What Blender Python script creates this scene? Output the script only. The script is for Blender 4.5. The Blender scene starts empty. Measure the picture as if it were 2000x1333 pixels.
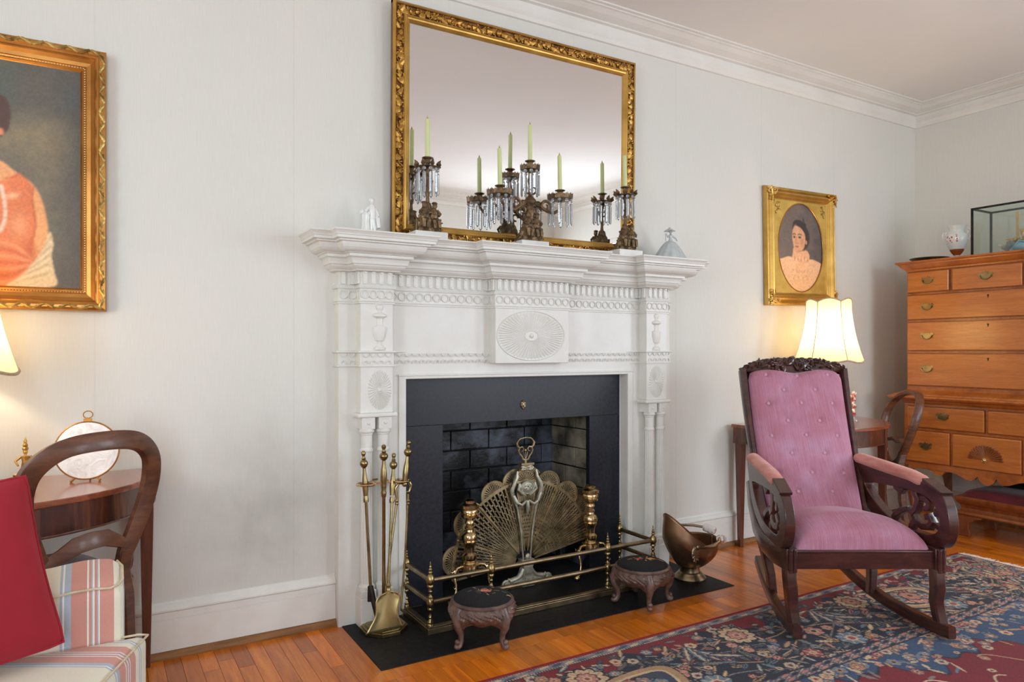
import bpy, bmesh, math, random
import numpy as np
from mathutils import Vector, Matrix
PI = math.pi
random.seed(11)
SC = bpy.context.scene
COL = SC.collection

# ------------------------------------------------------------------ camera, world, lights, exposure
H_CAM, D_CAM, YAW = 1.15, 2.94, math.radians(30.55)
cd = bpy.data.cameras.new('camera'); cam = bpy.data.objects.new('camera', cd); COL.objects.link(cam)
cam.location = (0, -D_CAM, H_CAM); cam.rotation_euler = (PI/2, 0, -YAW)
cd.sensor_width = 36; cd.lens = 36*1381/2000; cd.shift_y = 17.5/2000; cd.clip_start = .05
SC.camera = cam
SC.view_settings.view_transform = 'Standard'; SC.view_settings.look = 'None'
SC.view_settings.gamma = 1; SC.view_settings.use_curve_mapping = False
SC.view_settings.exposure = -0.06
try:
    SC.cycles.use_denoising = True; SC.cycles.max_bounces = 10; SC.cycles.diffuse_bounces = 6
    SC.cycles.transparent_max_bounces = 12; SC.cycles.caustics_reflective = True; SC.cycles.caustics_refractive = False
    SC.cycles.sample_clamp_indirect = 6
except Exception: pass
w = bpy.data.worlds.new('sky'); SC.world = w; w.use_nodes = True
w.node_tree.nodes['Background'].inputs[0].default_value = (.78, .88, 1, 1)
w.node_tree.nodes['Background'].inputs[1].default_value = 1.4
def area(name, loc, direction, sx, sy, power, col):
    l = bpy.data.lights.new(name, 'AREA'); l.shape = 'RECTANGLE'; l.size = sx; l.size_y = sy
    l.energy = power; l.color = col
    o = bpy.data.objects.new(name, l); COL.objects.link(o); o.location = loc
    o.rotation_euler = Vector(direction).to_track_quat('-Z', 'Y').to_euler()
    return o
# daylight standing in the window openings of the room (see the windows below)
DAY = (.80, .90, 1.0)
area('daylight_left', (-2.12, -2.6, 1.55), (1, 0, -.28), 1.15, 1.5, 62, DAY)
area('daylight_right', (5.26, -3.1, 1.55), (-1, 0, -.28), 1.15, 1.5, 62, DAY)
area('daylight_back_1', (-.7, -4.9, 1.4), (0, 1, -.25), 1.15, 1.8, 50, DAY)
area('daylight_back_2', (4.0, -4.9, 1.4), (0, 1, -.25), 1.15, 1.8, 58, DAY)
XR, XL, YB, ZC = 5.14, -2.0, -4.78, 2.9

# ------------------------------------------------------------------ colours and materials
def lin(c):
    r = []
    for x in c[:3]:
        x = x/255.
        r.append(x/12.92 if x <= .04045 else ((x+.055)/1.055)**2.4)
    return (r[0], r[1], r[2], 1)
def newmat(name):
    m = bpy.data.materials.new(name); m.use_nodes = True
    nt = m.node_tree; b = nt.nodes['Principled BSDF']
    return m, nt, b
def N(nt, t, **kw):
    n = nt.nodes.new(t)
    for k, v in kw.items():
        if k.startswith('i_'): n.inputs[k[2:].replace('_', ' ')].default_value = v
        else: setattr(n, k, v)
    return n
def ramp(nt, fac, stops):
    r = nt.nodes.new('ShaderNodeValToRGB'); nt.links.new(fac, r.inputs[0])
    e = r.color_ramp.elements
    while len(e) < len(stops): e.new(.5)
    for k, (p, c) in enumerate(stops):
        e[k].position = p; e[k].color = c
    return r.outputs[0]
def coords(nt, kind='Object', scale=(1, 1, 1), rot=(0, 0, 0)):
    tc = nt.nodes.new('ShaderNodeNewGeometry' if kind == 'Position' else 'ShaderNodeTexCoord'); mp = nt.nodes.new('ShaderNodeMapping')
    mp.inputs['Scale'].default_value = scale; mp.inputs['Rotation'].default_value = rot
    nt.links.new(tc.outputs[kind], mp.inputs[0]); return mp.outputs[0]
def noise(nt, vec, scale, detail=4, rough=.55, dist=0):
    n = nt.nodes.new('ShaderNodeTexNoise'); nt.links.new(vec, n.inputs['Vector'])
    n.inputs['Scale'].default_value = scale; n.inputs['Detail'].default_value = detail
    n.inputs['Roughness'].default_value = rough; n.inputs['Distortion'].default_value = dist
    return n.outputs[0]
def bump(nt, b, h, strength, dist=.01):
    n = nt.nodes.new('ShaderNodeBump'); n.inputs['Strength'].default_value = strength
    n.inputs['Distance'].default_value = dist
    nt.links.new(h, n.inputs['Height']); nt.links.new(n.outputs[0], b.inputs['Normal'])
def mix(nt, fac, a, b_, mode='MIX'):
    n = nt.nodes.new('ShaderNodeMix'); n.data_type = 'RGBA'; n.blend_type = mode
    if hasattr(fac, 'links') or hasattr(fac, 'is_linked'): nt.links.new(fac, n.inputs[0])
    else: n.inputs[0].default_value = fac
    for i, x in ((6, a), (7, b_)):
        if isinstance(x, tuple): n.inputs[i].default_value = x
        else: nt.links.new(x, n.inputs[i])
    return n.outputs[2]
def pm(name, c1, c2=None, scale=6, detail=4, rough=.5, metal=0, bmp=0, bscale=None, st=(1, 1, 1), lo=.35, hi=.65,
       coat=0, sheen=0, sheen_tint=None, trans=0, ior=1.45, rvar=0, spec=.5, emit=None, bdist=.004, kind='Object'):
    m, nt, b = newmat(name)
    b.inputs['Roughness'].default_value = rough; b.inputs['Metallic'].default_value = metal
    b.inputs['Coat Weight'].default_value = coat; b.inputs['Sheen Weight'].default_value = sheen
    b.inputs['Coat Roughness'].default_value = .12
    b.inputs['Transmission Weight'].default_value = trans; b.inputs['IOR'].default_value = ior
    b.inputs['Specular IOR Level'].default_value = spec
    if sheen_tint: b.inputs['Sheen Tint'].default_value = lin(sheen_tint)
    v = coords(nt, kind, st)
    n1 = noise(nt, v, scale, detail)
    c = ramp(nt, n1, [(lo, lin(c1)), (hi, lin(c2 or c1))])
    nt.links.new(c, b.inputs['Base Color'])
    if rvar:
        r = N(nt, 'ShaderNodeMapRange'); r.inputs['To Min'].default_value = max(.02, rough-rvar); r.inputs['To Max'].default_value = rough+rvar
        nt.links.new(n1, r.inputs[0]); nt.links.new(r.outputs[0], b.inputs['Roughness'])
    if bmp: bump(nt, b, noise(nt, v, bscale or scale*4, 3), bmp, bdist)
    return m
MT = {}
MT['paint'] = pm('white_gloss_paint', (228, 228, 222), (222, 221, 214), 9, 5, .36, bmp=.05, bscale=30)
MT['trim'] = pm('trim_paint', (232, 230, 224), (226, 223, 216), 4, 3, .42)
MT['ceil'] = pm('ceiling_paint', (238, 236, 232), (234, 231, 227), 1.2, 3, .8)
MT['slate'] = pm('black_slate', (18, 20, 28), (38, 42, 54), 60, 6, .36, lo=.3, hi=.75, rvar=.1, bmp=.05, bscale=200)
MT['hearth'] = pm('black_hearth_slab', (12, 13, 15), (34, 35, 38), 40, 6, .6, lo=.35, hi=.8, spec=.3, bmp=.1, bscale=90)
MT['soot'] = pm('sooty_brick', (10, 11, 14), (128, 136, 154), 5, 10, .42, lo=.46, hi=.80, bmp=.5, bscale=40, kind='Position')
MT['fire'] = pm('buff_firebrick', (64, 60, 52), (160, 150, 128), 6, 10, .75, lo=.36, hi=.66, bmp=.5, bscale=50, kind='Position')
MT['mortar'] = pm('dark_mortar', (16, 16, 19), (34, 34, 36), 20, 4, .9)
MT['brass'] = pm('aged_brass', (112, 98, 66), (184, 164, 116), 9, 5, .3, 1, lo=.3, hi=.65, rvar=.1, bmp=.1, bscale=60)
MT['brass_b'] = pm('polished_brass', (176, 152, 112), (224, 200, 154), 14, 4, .2, 1, rvar=.08)
MT['brass_d'] = pm('dull_brass', (112, 98, 76), (168, 148, 118), 14, 5, .38, 1, lo=.3, hi=.7, bmp=.15, bscale=80)
MT['fanbrass'] = pm('grey_brass', (122, 108, 80), (196, 178, 138), 18, 5, .38, .85, lo=.3, hi=.7)
MT['silverbrass'] = pm('silvery_brass', (150, 148, 132), (206, 202, 184), 22, 5, .42, .6, bmp=.3, bscale=60)
MT['bronze'] = pm('dark_gilt_bronze', (66, 54, 40), (150, 124, 92), 40, 5, .48, .7, lo=.3, hi=.7, bmp=.6, bscale=120)
MT['bronze_g'] = pm('green_black_bronze', (40, 42, 34), (70, 72, 58), 40, 4, .45, .8)
MT['copper'] = pm('brown_copper', (112, 82, 62), (166, 130, 100), 6, 6, .36, .85, lo=.3, hi=.7, rvar=.1, bmp=.08, bscale=30)
MT['gold'] = pm('antique_gold_leaf', (118, 74, 26), (226, 178, 92), 22, 5, .36, .8, lo=.3, hi=.62, bmp=.3, bscale=90)
MT['gold_d'] = pm('worn_dark_gold', (64, 38, 16), (138, 92, 42), 26, 5, .5, .6, bmp=.3, bscale=80)
MT['gold_s'] = pm('satin_gold', (150, 98, 42), (196, 140, 72), 6, 4, .34, .75, lo=.3, hi=.7, bmp=.06, bscale=70)
MT['gold_soft'] = pm('soft_yellow_gold', (176, 136, 62), (214, 172, 92), 9, 5, .36, .75, lo=.3, hi=.7, bmp=.12, bscale=120)
MT['gold_mat'] = pm('gold_mat_board', (196, 158, 74), (222, 186, 100), 12, 5, .42, .6, bmp=.15, bscale=160)
MT['frame_side'] = pm('brown_frame_side', (106, 76, 54), (134, 100, 72), 10, 3, .6)
MT['wax'] = pm('pale_green_wax', (206, 216, 160), (216, 222, 172), 5, 2, .45)
_b = MT['wax'].node_tree.nodes['Principled BSDF']; _b.inputs['Subsurface Weight'].default_value = .5; _b.inputs['Subsurface Radius'].default_value = (.02, .02, .01); _b.inputs['Subsurface Scale'].default_value = .6
MT['wick'] = pm('candle_wick_tip', (196, 176, 128), (176, 150, 100), 30, 2, .7)
MT['porc'] = pm('white_porcelain', (236, 236, 232), (228, 230, 228), 8, 3, .12, coat=.5)
MT['iron'] = pm('black_iron', (30, 28, 26), (52, 46, 40), 30, 4, .6, .5)
MT['plastic'] = pm('white_tag', (226, 226, 222), None, 5, 2, .5)
MT['velvet_red'] = pm('crimson_cotton', (140, 20, 34), (154, 26, 42), 5, 4, .85, sheen=.5, sheen_tint=(220, 90, 100), bmp=.12, bscale=300)
MT['burgundy'] = pm('burgundy_cloth', (84, 18, 32), (104, 26, 40), 7, 4, .9, sheen=.3, bmp=.2, bscale=200)
MT['black_cloth'] = pm('black_cloth', (14, 15, 20), (30, 32, 40), 6, 4, .7)
MT['shoe'] = pm('brown_floor_moulding', (112, 74, 40), (150, 104, 60), 5, 5, .55, st=(1, 8, 8))
MT['marble'] = pm('white_marble', (228, 226, 222), (206, 204, 200), 12, 6, .25)
MT['blond'] = pm('golden_doll_hair', (196, 152, 80), (232, 196, 126), 90, 3, .5, bmp=.5, bscale=160)
MT['doll_blue'] = pm('light_blue_silk', (122, 176, 204), (170, 206, 222), 16, 3, .45)
MT['doll_grey'] = pm('grey_silk', (96, 104, 116), (160, 166, 160), 22, 3, .5)
MT['doll_red'] = pm('red_silk', (150, 50, 56), (188, 84, 84), 16, 3, .5)
MT['skin'] = pm('pale_doll_skin', (232, 210, 184), None, 5, 2, .5)
MT['pinkglass'] = pm('red_and_white_art_glass', (206, 92, 80), (246, 230, 214), 34, 2, .1, lo=.45, hi=.55, coat=.6)
MT['kraft'] = pm('dark_backing', (48, 34, 24), (60, 44, 32), 9, 3, .8)

def wood(name, c1, c2, c3, grain=(1, 14, 14), scale=3.0, rough=.3, coat=.4, rnd=False, axis_noise=2.0, rv=.1):
    m, nt, b = newmat(name)
    v = coords(nt, 'Object', grain)
    if rnd:
        oi = nt.nodes.new('ShaderNodeObjectInfo'); ad = nt.nodes.new('ShaderNodeVectorMath'); ad.operation = 'ADD'
        sc = nt.nodes.new('ShaderNodeMath'); sc.operation = 'MULTIPLY'; sc.inputs[1].default_value = 37.0
        nt.links.new(oi.outputs['Random'], sc.inputs[0])
        nt.links.new(v, ad.inputs[0]); nt.links.new(sc.outputs[0], ad.inputs[1]); v = ad.outputs[0]
    n1 = noise(nt, v, scale, 6, .6, .6); n2 = noise(nt, v, scale*6, 3, .6)
    base = ramp(nt, n1, [(.3, lin(c1)), (.5, lin(c2)), (.72, lin(c3))])
    fine = ramp(nt, n2, [(.35, (.80, .80, .80, 1)), (.6, (1, 1, 1, 1))])
    c = mix(nt, .55, base, fine, 'MULTIPLY')
    if rnd:
        tone = ramp(nt, oi.outputs['Random'], [(0, (.62, .58, .55, 1)), (.25, (.82, .8, .78, 1)), (.6, (1, 1, 1, 1)), (1, (1.12, 1.08, 1.0, 1))])
        c = mix(nt, 1.0, c, tone, 'MULTIPLY')
    nt.links.new(c, b.inputs['Base Color'])
    b.inputs['Roughness'].default_value = rough; b.inputs['Coat Weight'].default_value = coat
    b.inputs['Coat Roughness'].default_value = .15
    bump(nt, b, n2, .06, .003)
    return m
MT['plank'] = wood('honey_oak_plank', (188, 94, 12), (220, 120, 22), (234, 142, 36), (14, 1.2, 14), 2.6, .3, .35, True)
MT['mahog'] = wood('dark_rocker_mahogany', (44, 22, 18), (66, 34, 28), (88, 48, 38), (3, 3, 10), 3, .28, .6)
MT['mahog_v'] = wood('walnut_chair_frame', (66, 36, 22), (94, 56, 36), (118, 74, 48), (3, 3, 10), 3, .42, .22)
MT['table_top'] = wood('red_mahogany_top', (112, 54, 30), (146, 76, 44), (168, 94, 58), (1.5, 12, 12), 3, .22, .7)
MT['table_apron'] = wood('flame_mahogany_apron', (48, 22, 16), (82, 40, 26), (128, 72, 44), (14, 14, 1.5), 2.2, .25, .6)
MT['table_leg'] = wood('mahogany_leg', (74, 36, 24), (98, 50, 32), (116, 64, 42), (14, 14, 1.5), 3, .3, .5)
MT['cherry'] = wood('cherry_case', (150, 80, 28), (180, 102, 40), (198, 120, 54), (3, 3, 3), 3, .32, .5)
MT['cherry_d'] = wood('cherry_drawer_front', (178, 102, 40), (192, 114, 48), (204, 128, 60), (1.6, 14, 14), 2.6, .3, .5)
MT['cherry_l'] = wood('cherry_leg', (110, 56, 26), (136, 72, 34), (150, 84, 44), (10, 10, 2), 3, .35, .4)
MT['stool'] = wood('carved_stool_walnut', (70, 50, 44), (96, 72, 64), (124, 98, 88), (4, 4, 4), 6, .42, .3)

def wallpaper():
    m, nt, b = newmat('cream_wallpaper')
    v = coords(nt, 'Object')
    fib = noise(nt, coords(nt, 'Object', (260, 260, 14)), 1, 3, .6)
    big = noise(nt, v, .9, 4, .5)
    base = ramp(nt, big, [(.3, lin((218, 219, 213))), (.7, lin((226, 224, 216)))])
    c = mix(nt, .10, base, ramp(nt, fib, [(.3, (.55, .55, .55, 1)), (.7, (1, 1, 1, 1))]), 'MULTIPLY')
    # smoky stain on the paper left of the mantel, water marks: stays put with the wall
    sx = nt.nodes.new('ShaderNodeSeparateXYZ'); nt.links.new(v, sx.inputs[0])
    def bell(out, c0, w0):
        a = N(nt, 'ShaderNodeMath', operation='SUBTRACT'); nt.links.new(out, a.inputs[0]); a.inputs[1].default_value = c0
        d = N(nt, 'ShaderNodeMath', operation='DIVIDE'); nt.links.new(a.outputs[0], d.inputs[0]); d.inputs[1].default_value = w0
        p = N(nt, 'ShaderNodeMath', operation='MULTIPLY'); nt.links.new(d.outputs[0], p.inputs[0]); nt.links.new(d.outputs[0], p.inputs[1])
        e = N(nt, 'ShaderNodeMath', operation='MULTIPLY'); nt.links.new(p.outputs[0], e.inputs[0]); e.inputs[1].default_value = -1
        x = N(nt, 'ShaderNodeMath', operation='EXPONENT'); nt.links.new(e.outputs[0], x.inputs[0]); return x.outputs[0]
    def mul(a, b2):
        n = N(nt, 'ShaderNodeMath', operation='MULTIPLY'); nt.links.new(a, n.inputs[0])
        if isinstance(b2, float): n.inputs[1].default_value = b2
        else: nt.links.new(b2, n.inputs[1])
        return n.outputs[0]
    st = mul(mul(bell(sx.outputs[0], .60, .26), bell(sx.outputs[2], .5, .34)), noise(nt, v, 7, 5, .6))
    c = mix(nt, mul(st, .85), c, lin((150, 148, 140)))
    # paper seams
    wv = N(nt, 'ShaderNodeMath', operation='PINGPONG'); nt.links.new(sx.outputs[0], wv.inputs[0]); wv.inputs[1].default_value = .35
    seam = ramp(nt, wv.outputs[0], [(0, (.93, .925, .92, 1)), (.004, (1, 1, 1, 1))])
    c = mix(nt, 1.0, c, seam, 'MULTIPLY')
    nt.links.new(c, b.inputs['Base Color']); b.inputs['Roughness'].default_value = .62
    bump(nt, b, noise(nt, coords(nt, 'Object', (60, 60, 8)), 1, 4, .6), .12, .004)
    return m
MT['wall'] = wallpaper()

def floor_base():
    m, nt, b = newmat('oak_strip_floor')
    v = coords(nt, 'Object', (1, 1, 1), (0, 0, PI/2))
    br = nt.nodes.new('ShaderNodeTexBrick'); nt.links.new(v, br.inputs['Vector'])
    br.inputs['Color1'].default_value = lin((204, 126, 48)); br.inputs['Color2'].default_value = lin((180, 104, 38))
    br.inputs['Mortar'].default_value = lin((60, 30, 12)); br.inputs['Scale'].default_value = 1
    br.inputs['Mortar Size'].default_value = .0012; br.inputs['Brick Width'].default_value = .7; br.inputs['Row Height'].default_value = .057
    nt.links.new(br.outputs[0], b.inputs['Base Color']); b.inputs['Roughness'].default_value = .3
    return m
MT['floor_base'] = floor_base()

def velvet():
    m, nt, b = newmat('dusty_pink_velvet')
    v = coords(nt, 'Object', (300, 9, 9)); v2 = coords(nt, 'Object')
    n1 = noise(nt, v, 1, 4, .6); n2 = noise(nt, v2, 6, 4, .6)
    c = ramp(nt, n1, [(.3, lin((142, 84, 106))), (.5, lin((176, 118, 142))), (.7, lin((208, 162, 186)))])
    c = mix(nt, .68, c, ramp(nt, n2, [(.3, lin((166, 96, 110))), (.55, lin((180, 124, 146))), (.75, lin((186, 152, 182)))]))
    nt.links.new(c, b.inputs['Base Color']); b.inputs['Roughness'].default_value = .8
    b.inputs['Sheen Weight'].default_value = .6; b.inputs['Sheen Roughness'].default_value = .35
    b.inputs['Sheen Tint'].default_value = lin((236, 200, 214))
    bump(nt, b, n1, .25, .002)
    return m
MT['velvet'] = velvet()
MT['velvet_b'] = pm('button_velvet', (178, 124, 146), (196, 148, 168), 60, 3, .7, sheen=.7, sheen_tint=(240, 210, 224))
MT['velvet_o'] = pm('worn_arm_velvet', (176, 104, 96), (206, 144, 132), 10, 5, .8, st=(1, 1, 4), sheen=.6, sheen_tint=(240, 200, 190), bmp=.2, bscale=120)

def stripes(name, axis, tilt=0, ph=0):
    m, nt, b = newmat(name)
    v = coords(nt, 'Object', (1, 1, 1), (0, 0, tilt))
    sx = nt.nodes.new('ShaderNodeSeparateXYZ'); nt.links.new(v, sx.inputs[0])
    fr = N(nt, 'ShaderNodeMath', operation='MULTIPLY'); nt.links.new(sx.outputs[axis], fr.inputs[0]); fr.inputs[1].default_value = 1/.225
    ad = N(nt, 'ShaderNodeMath', operation='ADD'); nt.links.new(fr.outputs[0], ad.inputs[0]); ad.inputs[1].default_value = ph
    f2 = N(nt, 'ShaderNodeMath', operation='FRACT'); nt.links.new(ad.outputs[0], f2.inputs[0])
    CR, PK, BL, WH = lin((226, 221, 200)), lin((206, 146, 132)), lin((172, 184, 196)), lin((236, 234, 226))
    r = nt.nodes.new('ShaderNodeValToRGB'); r.color_ramp.interpolation = 'CONSTANT'; nt.links.new(f2.outputs[0], r.inputs[0])
    st = [(0, CR), (.36, BL), (.385, WH), (.40, BL), (.46, PK), (.60, WH), (.615, PK), (.64, BL), (.652, WH), (.665, PK), (.69, BL), (.70, WH), (.712, PK), (.84, CR), (.93, BL), (.95, WH), (.965, BL), (.99, CR)]
    e = r.color_ramp.elements
    while len(e) < len(st): e.new(.5)
    for k, (p, c) in enumerate(st): e[k].position = p; e[k].color = c
    wv = noise(nt, coords(nt, 'Object', (400, 400, 400)), 1, 2)
    c = mix(nt, .18, r.outputs[0], ramp(nt, wv, [(.3, (.6, .6, .6, 1)), (.7, (1, 1, 1, 1))]), 'MULTIPLY')
    nt.links.new(c, b.inputs['Base Color']); b.inputs['Roughness'].default_value = .9; b.inputs['Sheen Weight'].default_value = .2
    bump(nt, b, wv, .2, .002)
    return m
MT['stripe_x'] = stripes('striped_linen_upright', 0, 0, -.109)
MT['stripe_y'] = stripes('striped_linen_seat', 1, math.radians(30), .30)
MT['piping'] = pm('cream_piping', (214, 204, 178), (196, 180, 150), 40, 3, .9)

def glass(name, col=(1, 1, 1, 1), rough=0, ior=1.5):
    m, nt, b = newmat(name)
    b.inputs['Base Color'].default_value = col; b.inputs['Transmission Weight'].default_value = 1
    b.inputs['Roughness'].default_value = rough; b.inputs['IOR'].default_value = ior
    return m
MT['crystal'] = pm('cut_crystal', (240, 246, 250), (228, 238, 246), 60, 2, .06, trans=.78, ior=1.5, coat=.6)
MT['figglass'] = pm('frosted_figurine_glass', (222, 230, 230), (206, 216, 218), 30, 3, .2, trans=.35, coat=.5)
def pane():
    m, nt, b = newmat('case_glass')
    t = nt.nodes.new('ShaderNodeBsdfTransparent'); g = nt.nodes.new('ShaderNodeBsdfGlossy'); g.inputs['Roughness'].default_value = .02
    t.inputs[0].default_value = (.93, .96, .94, 1)
    mx = nt.nodes.new('ShaderNodeMixShader'); mx.inputs[0].default_value = .05; nt.links.new(t.outputs[0], mx.inputs[1]); nt.links.new(g.outputs[0], mx.inputs[2])
    nt.links.new(mx.outputs[0], nt.nodes['Material Output'].inputs[0]); return m
MT['pane'] = pane()
def mirror():
    m, nt, b = newmat('old_mirror_glass')
    b.inputs['Metallic'].default_value = 1; b.inputs['Roughness'].default_value = .005
    c = ramp(nt, noise(nt, coords(nt, 'Object'), 30, 2), [(.2, (.86, .86, .85, 1)), (.3, (.90, .90, .89, 1))])
    nt.links.new(c, b.inputs['Base Color']); return m
MT['mirror'] = mirror()
def shade():
    m, nt, b = newmat('cream_silk_shade')
    d = nt.nodes.new('ShaderNodeBsdfDiffuse'); t = nt.nodes.new('ShaderNodeBsdfTranslucent')
    d.inputs[0].default_value = lin((232, 214, 176)); t.inputs[0].default_value = lin((240, 226, 190))
    mx = nt.nodes.new('ShaderNodeMixShader'); mx.inputs[0].default_value = .55
    nt.links.new(d.outputs[0], mx.inputs[1]); nt.links.new(t.outputs[0], mx.inputs[2])
    nt.links.new(mx.outputs[0], nt.nodes['Material Output'].inputs[0]); return m
MT['shade'] = shade()
MT['shade_trim'] = pm('beige_braid', (196, 176, 150), (174, 152, 126), 60, 3, .9)
def emis(name, col, s):
    m, nt, b = newmat(name)
    b.inputs['Emission Color'].default_value = col; b.inputs['Emission Strength'].default_value = s; return m
MT['bulb'] = emis('lit_bulb', (1, .78, .45, 1), 16)
def vcol(name, rough=.6, nz=0, sheen=0, bmp=0, gain=1):
    m, nt, b = newmat(name)
    a = nt.nodes.new('ShaderNodeVertexColor'); a.layer_name = 'paint'
    c = a.outputs[0]
    if nz:
        c = mix(nt, nz, c, ramp(nt, noise(nt, coords(nt, 'Object'), 420, 3), [(.3, (.45, .45, .45, 1)), (.65, (1, 1, 1, 1))]), 'MULTIPLY')
    nt.links.new(c, b.inputs['Base Color']); b.inputs['Roughness'].default_value = rough; b.inputs['Sheen Weight'].default_value = sheen
    if bmp: bump(nt, b, noise(nt, coords(nt, 'Object'), 500, 3), bmp, .003)
    return m
MT['rug'] = vcol('woven_wool_pile', .95, .30, .06, .5)
MT['canvas'] = vcol('oil_on_canvas', .5, .12, 0, .15)
MT['photo'] = vcol('tinted_portrait_print', .55, .1)
MT['needle'] = vcol('needlepoint', .95, .4, .0, .4)

# ------------------------------------------------------------------ mesh helpers
class MB:
    def __init__(s): s.v = []; s.f = []; s.sm = []
    def add(s, vs, fs, smooth=False, M=None):
        o = len(s.v)
        if M is not None: vs = [M @ Vector(p) for p in vs]
        s.v += [tuple(p) for p in vs]
        for f in fs: s.f.append(tuple(i+o for i in f)); s.sm.append(smooth)
        return s
    def box(s, x0, x1, y0, y1, z0, z1, M=None):
        vs = [(x, y, z) for z in (z0, z1) for y in (y0, y1) for x in (x0, x1)]
        return s.add(vs, [(0, 2, 3, 1), (4, 5, 7, 6), (0, 1, 5, 4), (2, 6, 7, 3), (0, 4, 6, 2), (1, 3, 7, 5)], False, M)
    def cbox(s, c, size, M=None):
        c = Vector(c); h = Vector(size)/2
        return s.box(c.x-h.x, c.x+h.x, c.y-h.y, c.y+h.y, c.z-h.z, c.z+h.z, M)
    def lathe(s, prof, c=(0, 0, 0), seg=20, M=None, sx=1, sy=1, smooth=True, flute=0, fd=.08, a0=0, a1=2*PI):
        full = abs(a1-a0-2*PI) < 1e-6
        n = seg if full else seg+1
        vs = []; fs = []
        for r, z in prof:
            for k in range(n):
                a = a0+(a1-a0)*k/seg
                rr = r*(1-fd*abs(math.sin(flute*a/2))) if flute else r
                vs.append((c[0]+rr*math.cos(a)*sx, c[1]+rr*math.sin(a)*sy, c[2]+z))
        for i in range(len(prof)-1):
            for k in range(seg):
                k2 = (k+1) % n
                fs.append((i*n+k, i*n+k2, (i+1)*n+k2, (i+1)*n+k))
        if full:
            if prof[0][0] > 1e-5: fs.append(tuple(range(n))[::-1])
            if prof[-1][0] > 1e-5: fs.append(tuple((len(prof)-1)*n+k for k in range(n)))
        return s.add(vs, fs, smooth, M)
    def tube(s, pts, r, seg=8, closed=False, sec=None, M=None, smooth=True, up=None):
        pts = [Vector(p) for p in pts]; n = len(pts)
        rs = r if isinstance(r, (list, tuple)) else [r]*n
        T = []
        for i in range(n):
            a = pts[i-1] if (i > 0 or closed) else pts[i]
            b = pts[(i+1) % n] if (i < n-1 or closed) else pts[i]
            t = (b-a); T.append(t.normalized() if t.length > 1e-9 else Vector((0, 0, 1)))
        if up is None:
            u = Vector((0, 0, 1)) if abs(T[0].z) < .9 else Vector((1, 0, 0))
        else: u = Vector(up)
        vs = []; q = sec or [(math.cos(2*PI*k/seg), math.sin(2*PI*k/seg)) for k in range(seg)]
        m = len(q)
        for i in range(n):
            t = T[i]
            if up is not None: u = Vector(up)
            u = (u-t*u.dot(t))
            u = u.normalized() if u.length > 1e-6 else t.orthogonal().normalized()
            w_ = t.cross(u)
            for (a, b) in q: vs.append(pts[i]+w_*(a*rs[i])+u*(b*rs[i]))
        fs = []
        for i in range(n if closed else n-1):
            j = (i+1) % n
            for k in range(m):
                k2 = (k+1) % m; fs.append((i*m+k, i*m+k2, j*m+k2, j*m+k))
        if not closed:
            fs.append(tuple(range(m))[::-1]); fs.append(tuple((n-1)*m+k for k in range(m)))
        return s.add(vs, fs, smooth, M)
    def ell(s, c, r, seg=12, rings=8, M=None):
        if not isinstance(r, (tuple, list)): r = (r, r, r)
        prof = [(math.sin(PI*i/rings), -math.cos(PI*i/rings)) for i in range(rings+1)]
        vs = []; fs = []
        for p, z in prof:
            for k in range(seg):
                a = 2*PI*k/seg; vs.append((c[0]+r[0]*p*math.cos(a), c[1]+r[1]*p*math.sin(a), c[2]+r[2]*z))
        for i in range(rings):
            for k in range(seg):
                k2 = (k+1) % seg; fs.append((i*seg+k, i*seg+k2, (i+1)*seg+k2, (i+1)*seg+k))
        return s.add(vs, fs, True, M)
    def prism(s, poly, y0, y1, M=None, smooth=False):       # poly in the local x-z plane, pushed along y
        n = len(poly); vs = [(x, y0, z) for x, z in poly]+[(x, y1, z) for x, z in poly]
        fs = [tuple(range(n)), tuple(range(2*n-1, n-1, -1))]
        s.add(vs, fs, False, M); o = len(s.v)-2*n
        for k in range(n):
            k2 = (k+1) % n; s.f.append((o+k, o+n+k, o+n+k2, o+k2)); s.sm.append(smooth)
        return s
    def ringprism(s, outer, inner, y0, y1, M=None, smooth=True):   # same count of points
        n = len(outer)
        vs = [(x, y0, z) for x, z in outer]+[(x, y0, z) for x, z in inner]+[(x, y1, z) for x, z in outer]+[(x, y1, z) for x, z in inner]
        o = len(s.v); s.add(vs, [], False, M)
        for k in range(n):
            k2 = (k+1) % n
            for f, sm in (((k, n+k, n+k2, k2), False), ((2*n+k, 2*n+k2, 3*n+k2, 3*n+k), False), ((k, k2, 2*n+k2, 2*n+k), smooth), ((n+k, 3*n+k, 3*n+k2, n+k2), smooth)):
                s.f.append(tuple(i+o for i in f)); s.sm.append(sm)
        return s
    def grid(s, fn, nu, nv, smooth=True, M=None):
        vs = [fn(i/nu, j/nv) for j in range(nv+1) for i in range(nu+1)]
        fs = [(j*(nu+1)+i, j*(nu+1)+i+1, (j+1)*(nu+1)+i+1, (j+1)*(nu+1)+i) for j in range(nv) for i in range(nu)]
        return s.add(vs, fs, smooth, M)
    def rectframe(s, x0, x1, z0, z1, prof, y=0, M=None):     # prof: (inward, forward) ; faces -y
        rows = []
        for a, d in prof:
            rows.append([(x0+a, y-d, z0+a), (x1-a, y-d, z0+a), (x1-a, y-d, z1-a), (x0+a, y-d, z1-a)])
        vs = [p for r in rows for p in r]; fs = []
        for i in range(len(rows)-1):
            for k in range(4):
                k2 = (k+1) % 4; fs.append((i*4+k, i*4+k2, (i+1)*4+k2, (i+1)*4+k))
        return s.add(vs, fs, False, M)

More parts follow.
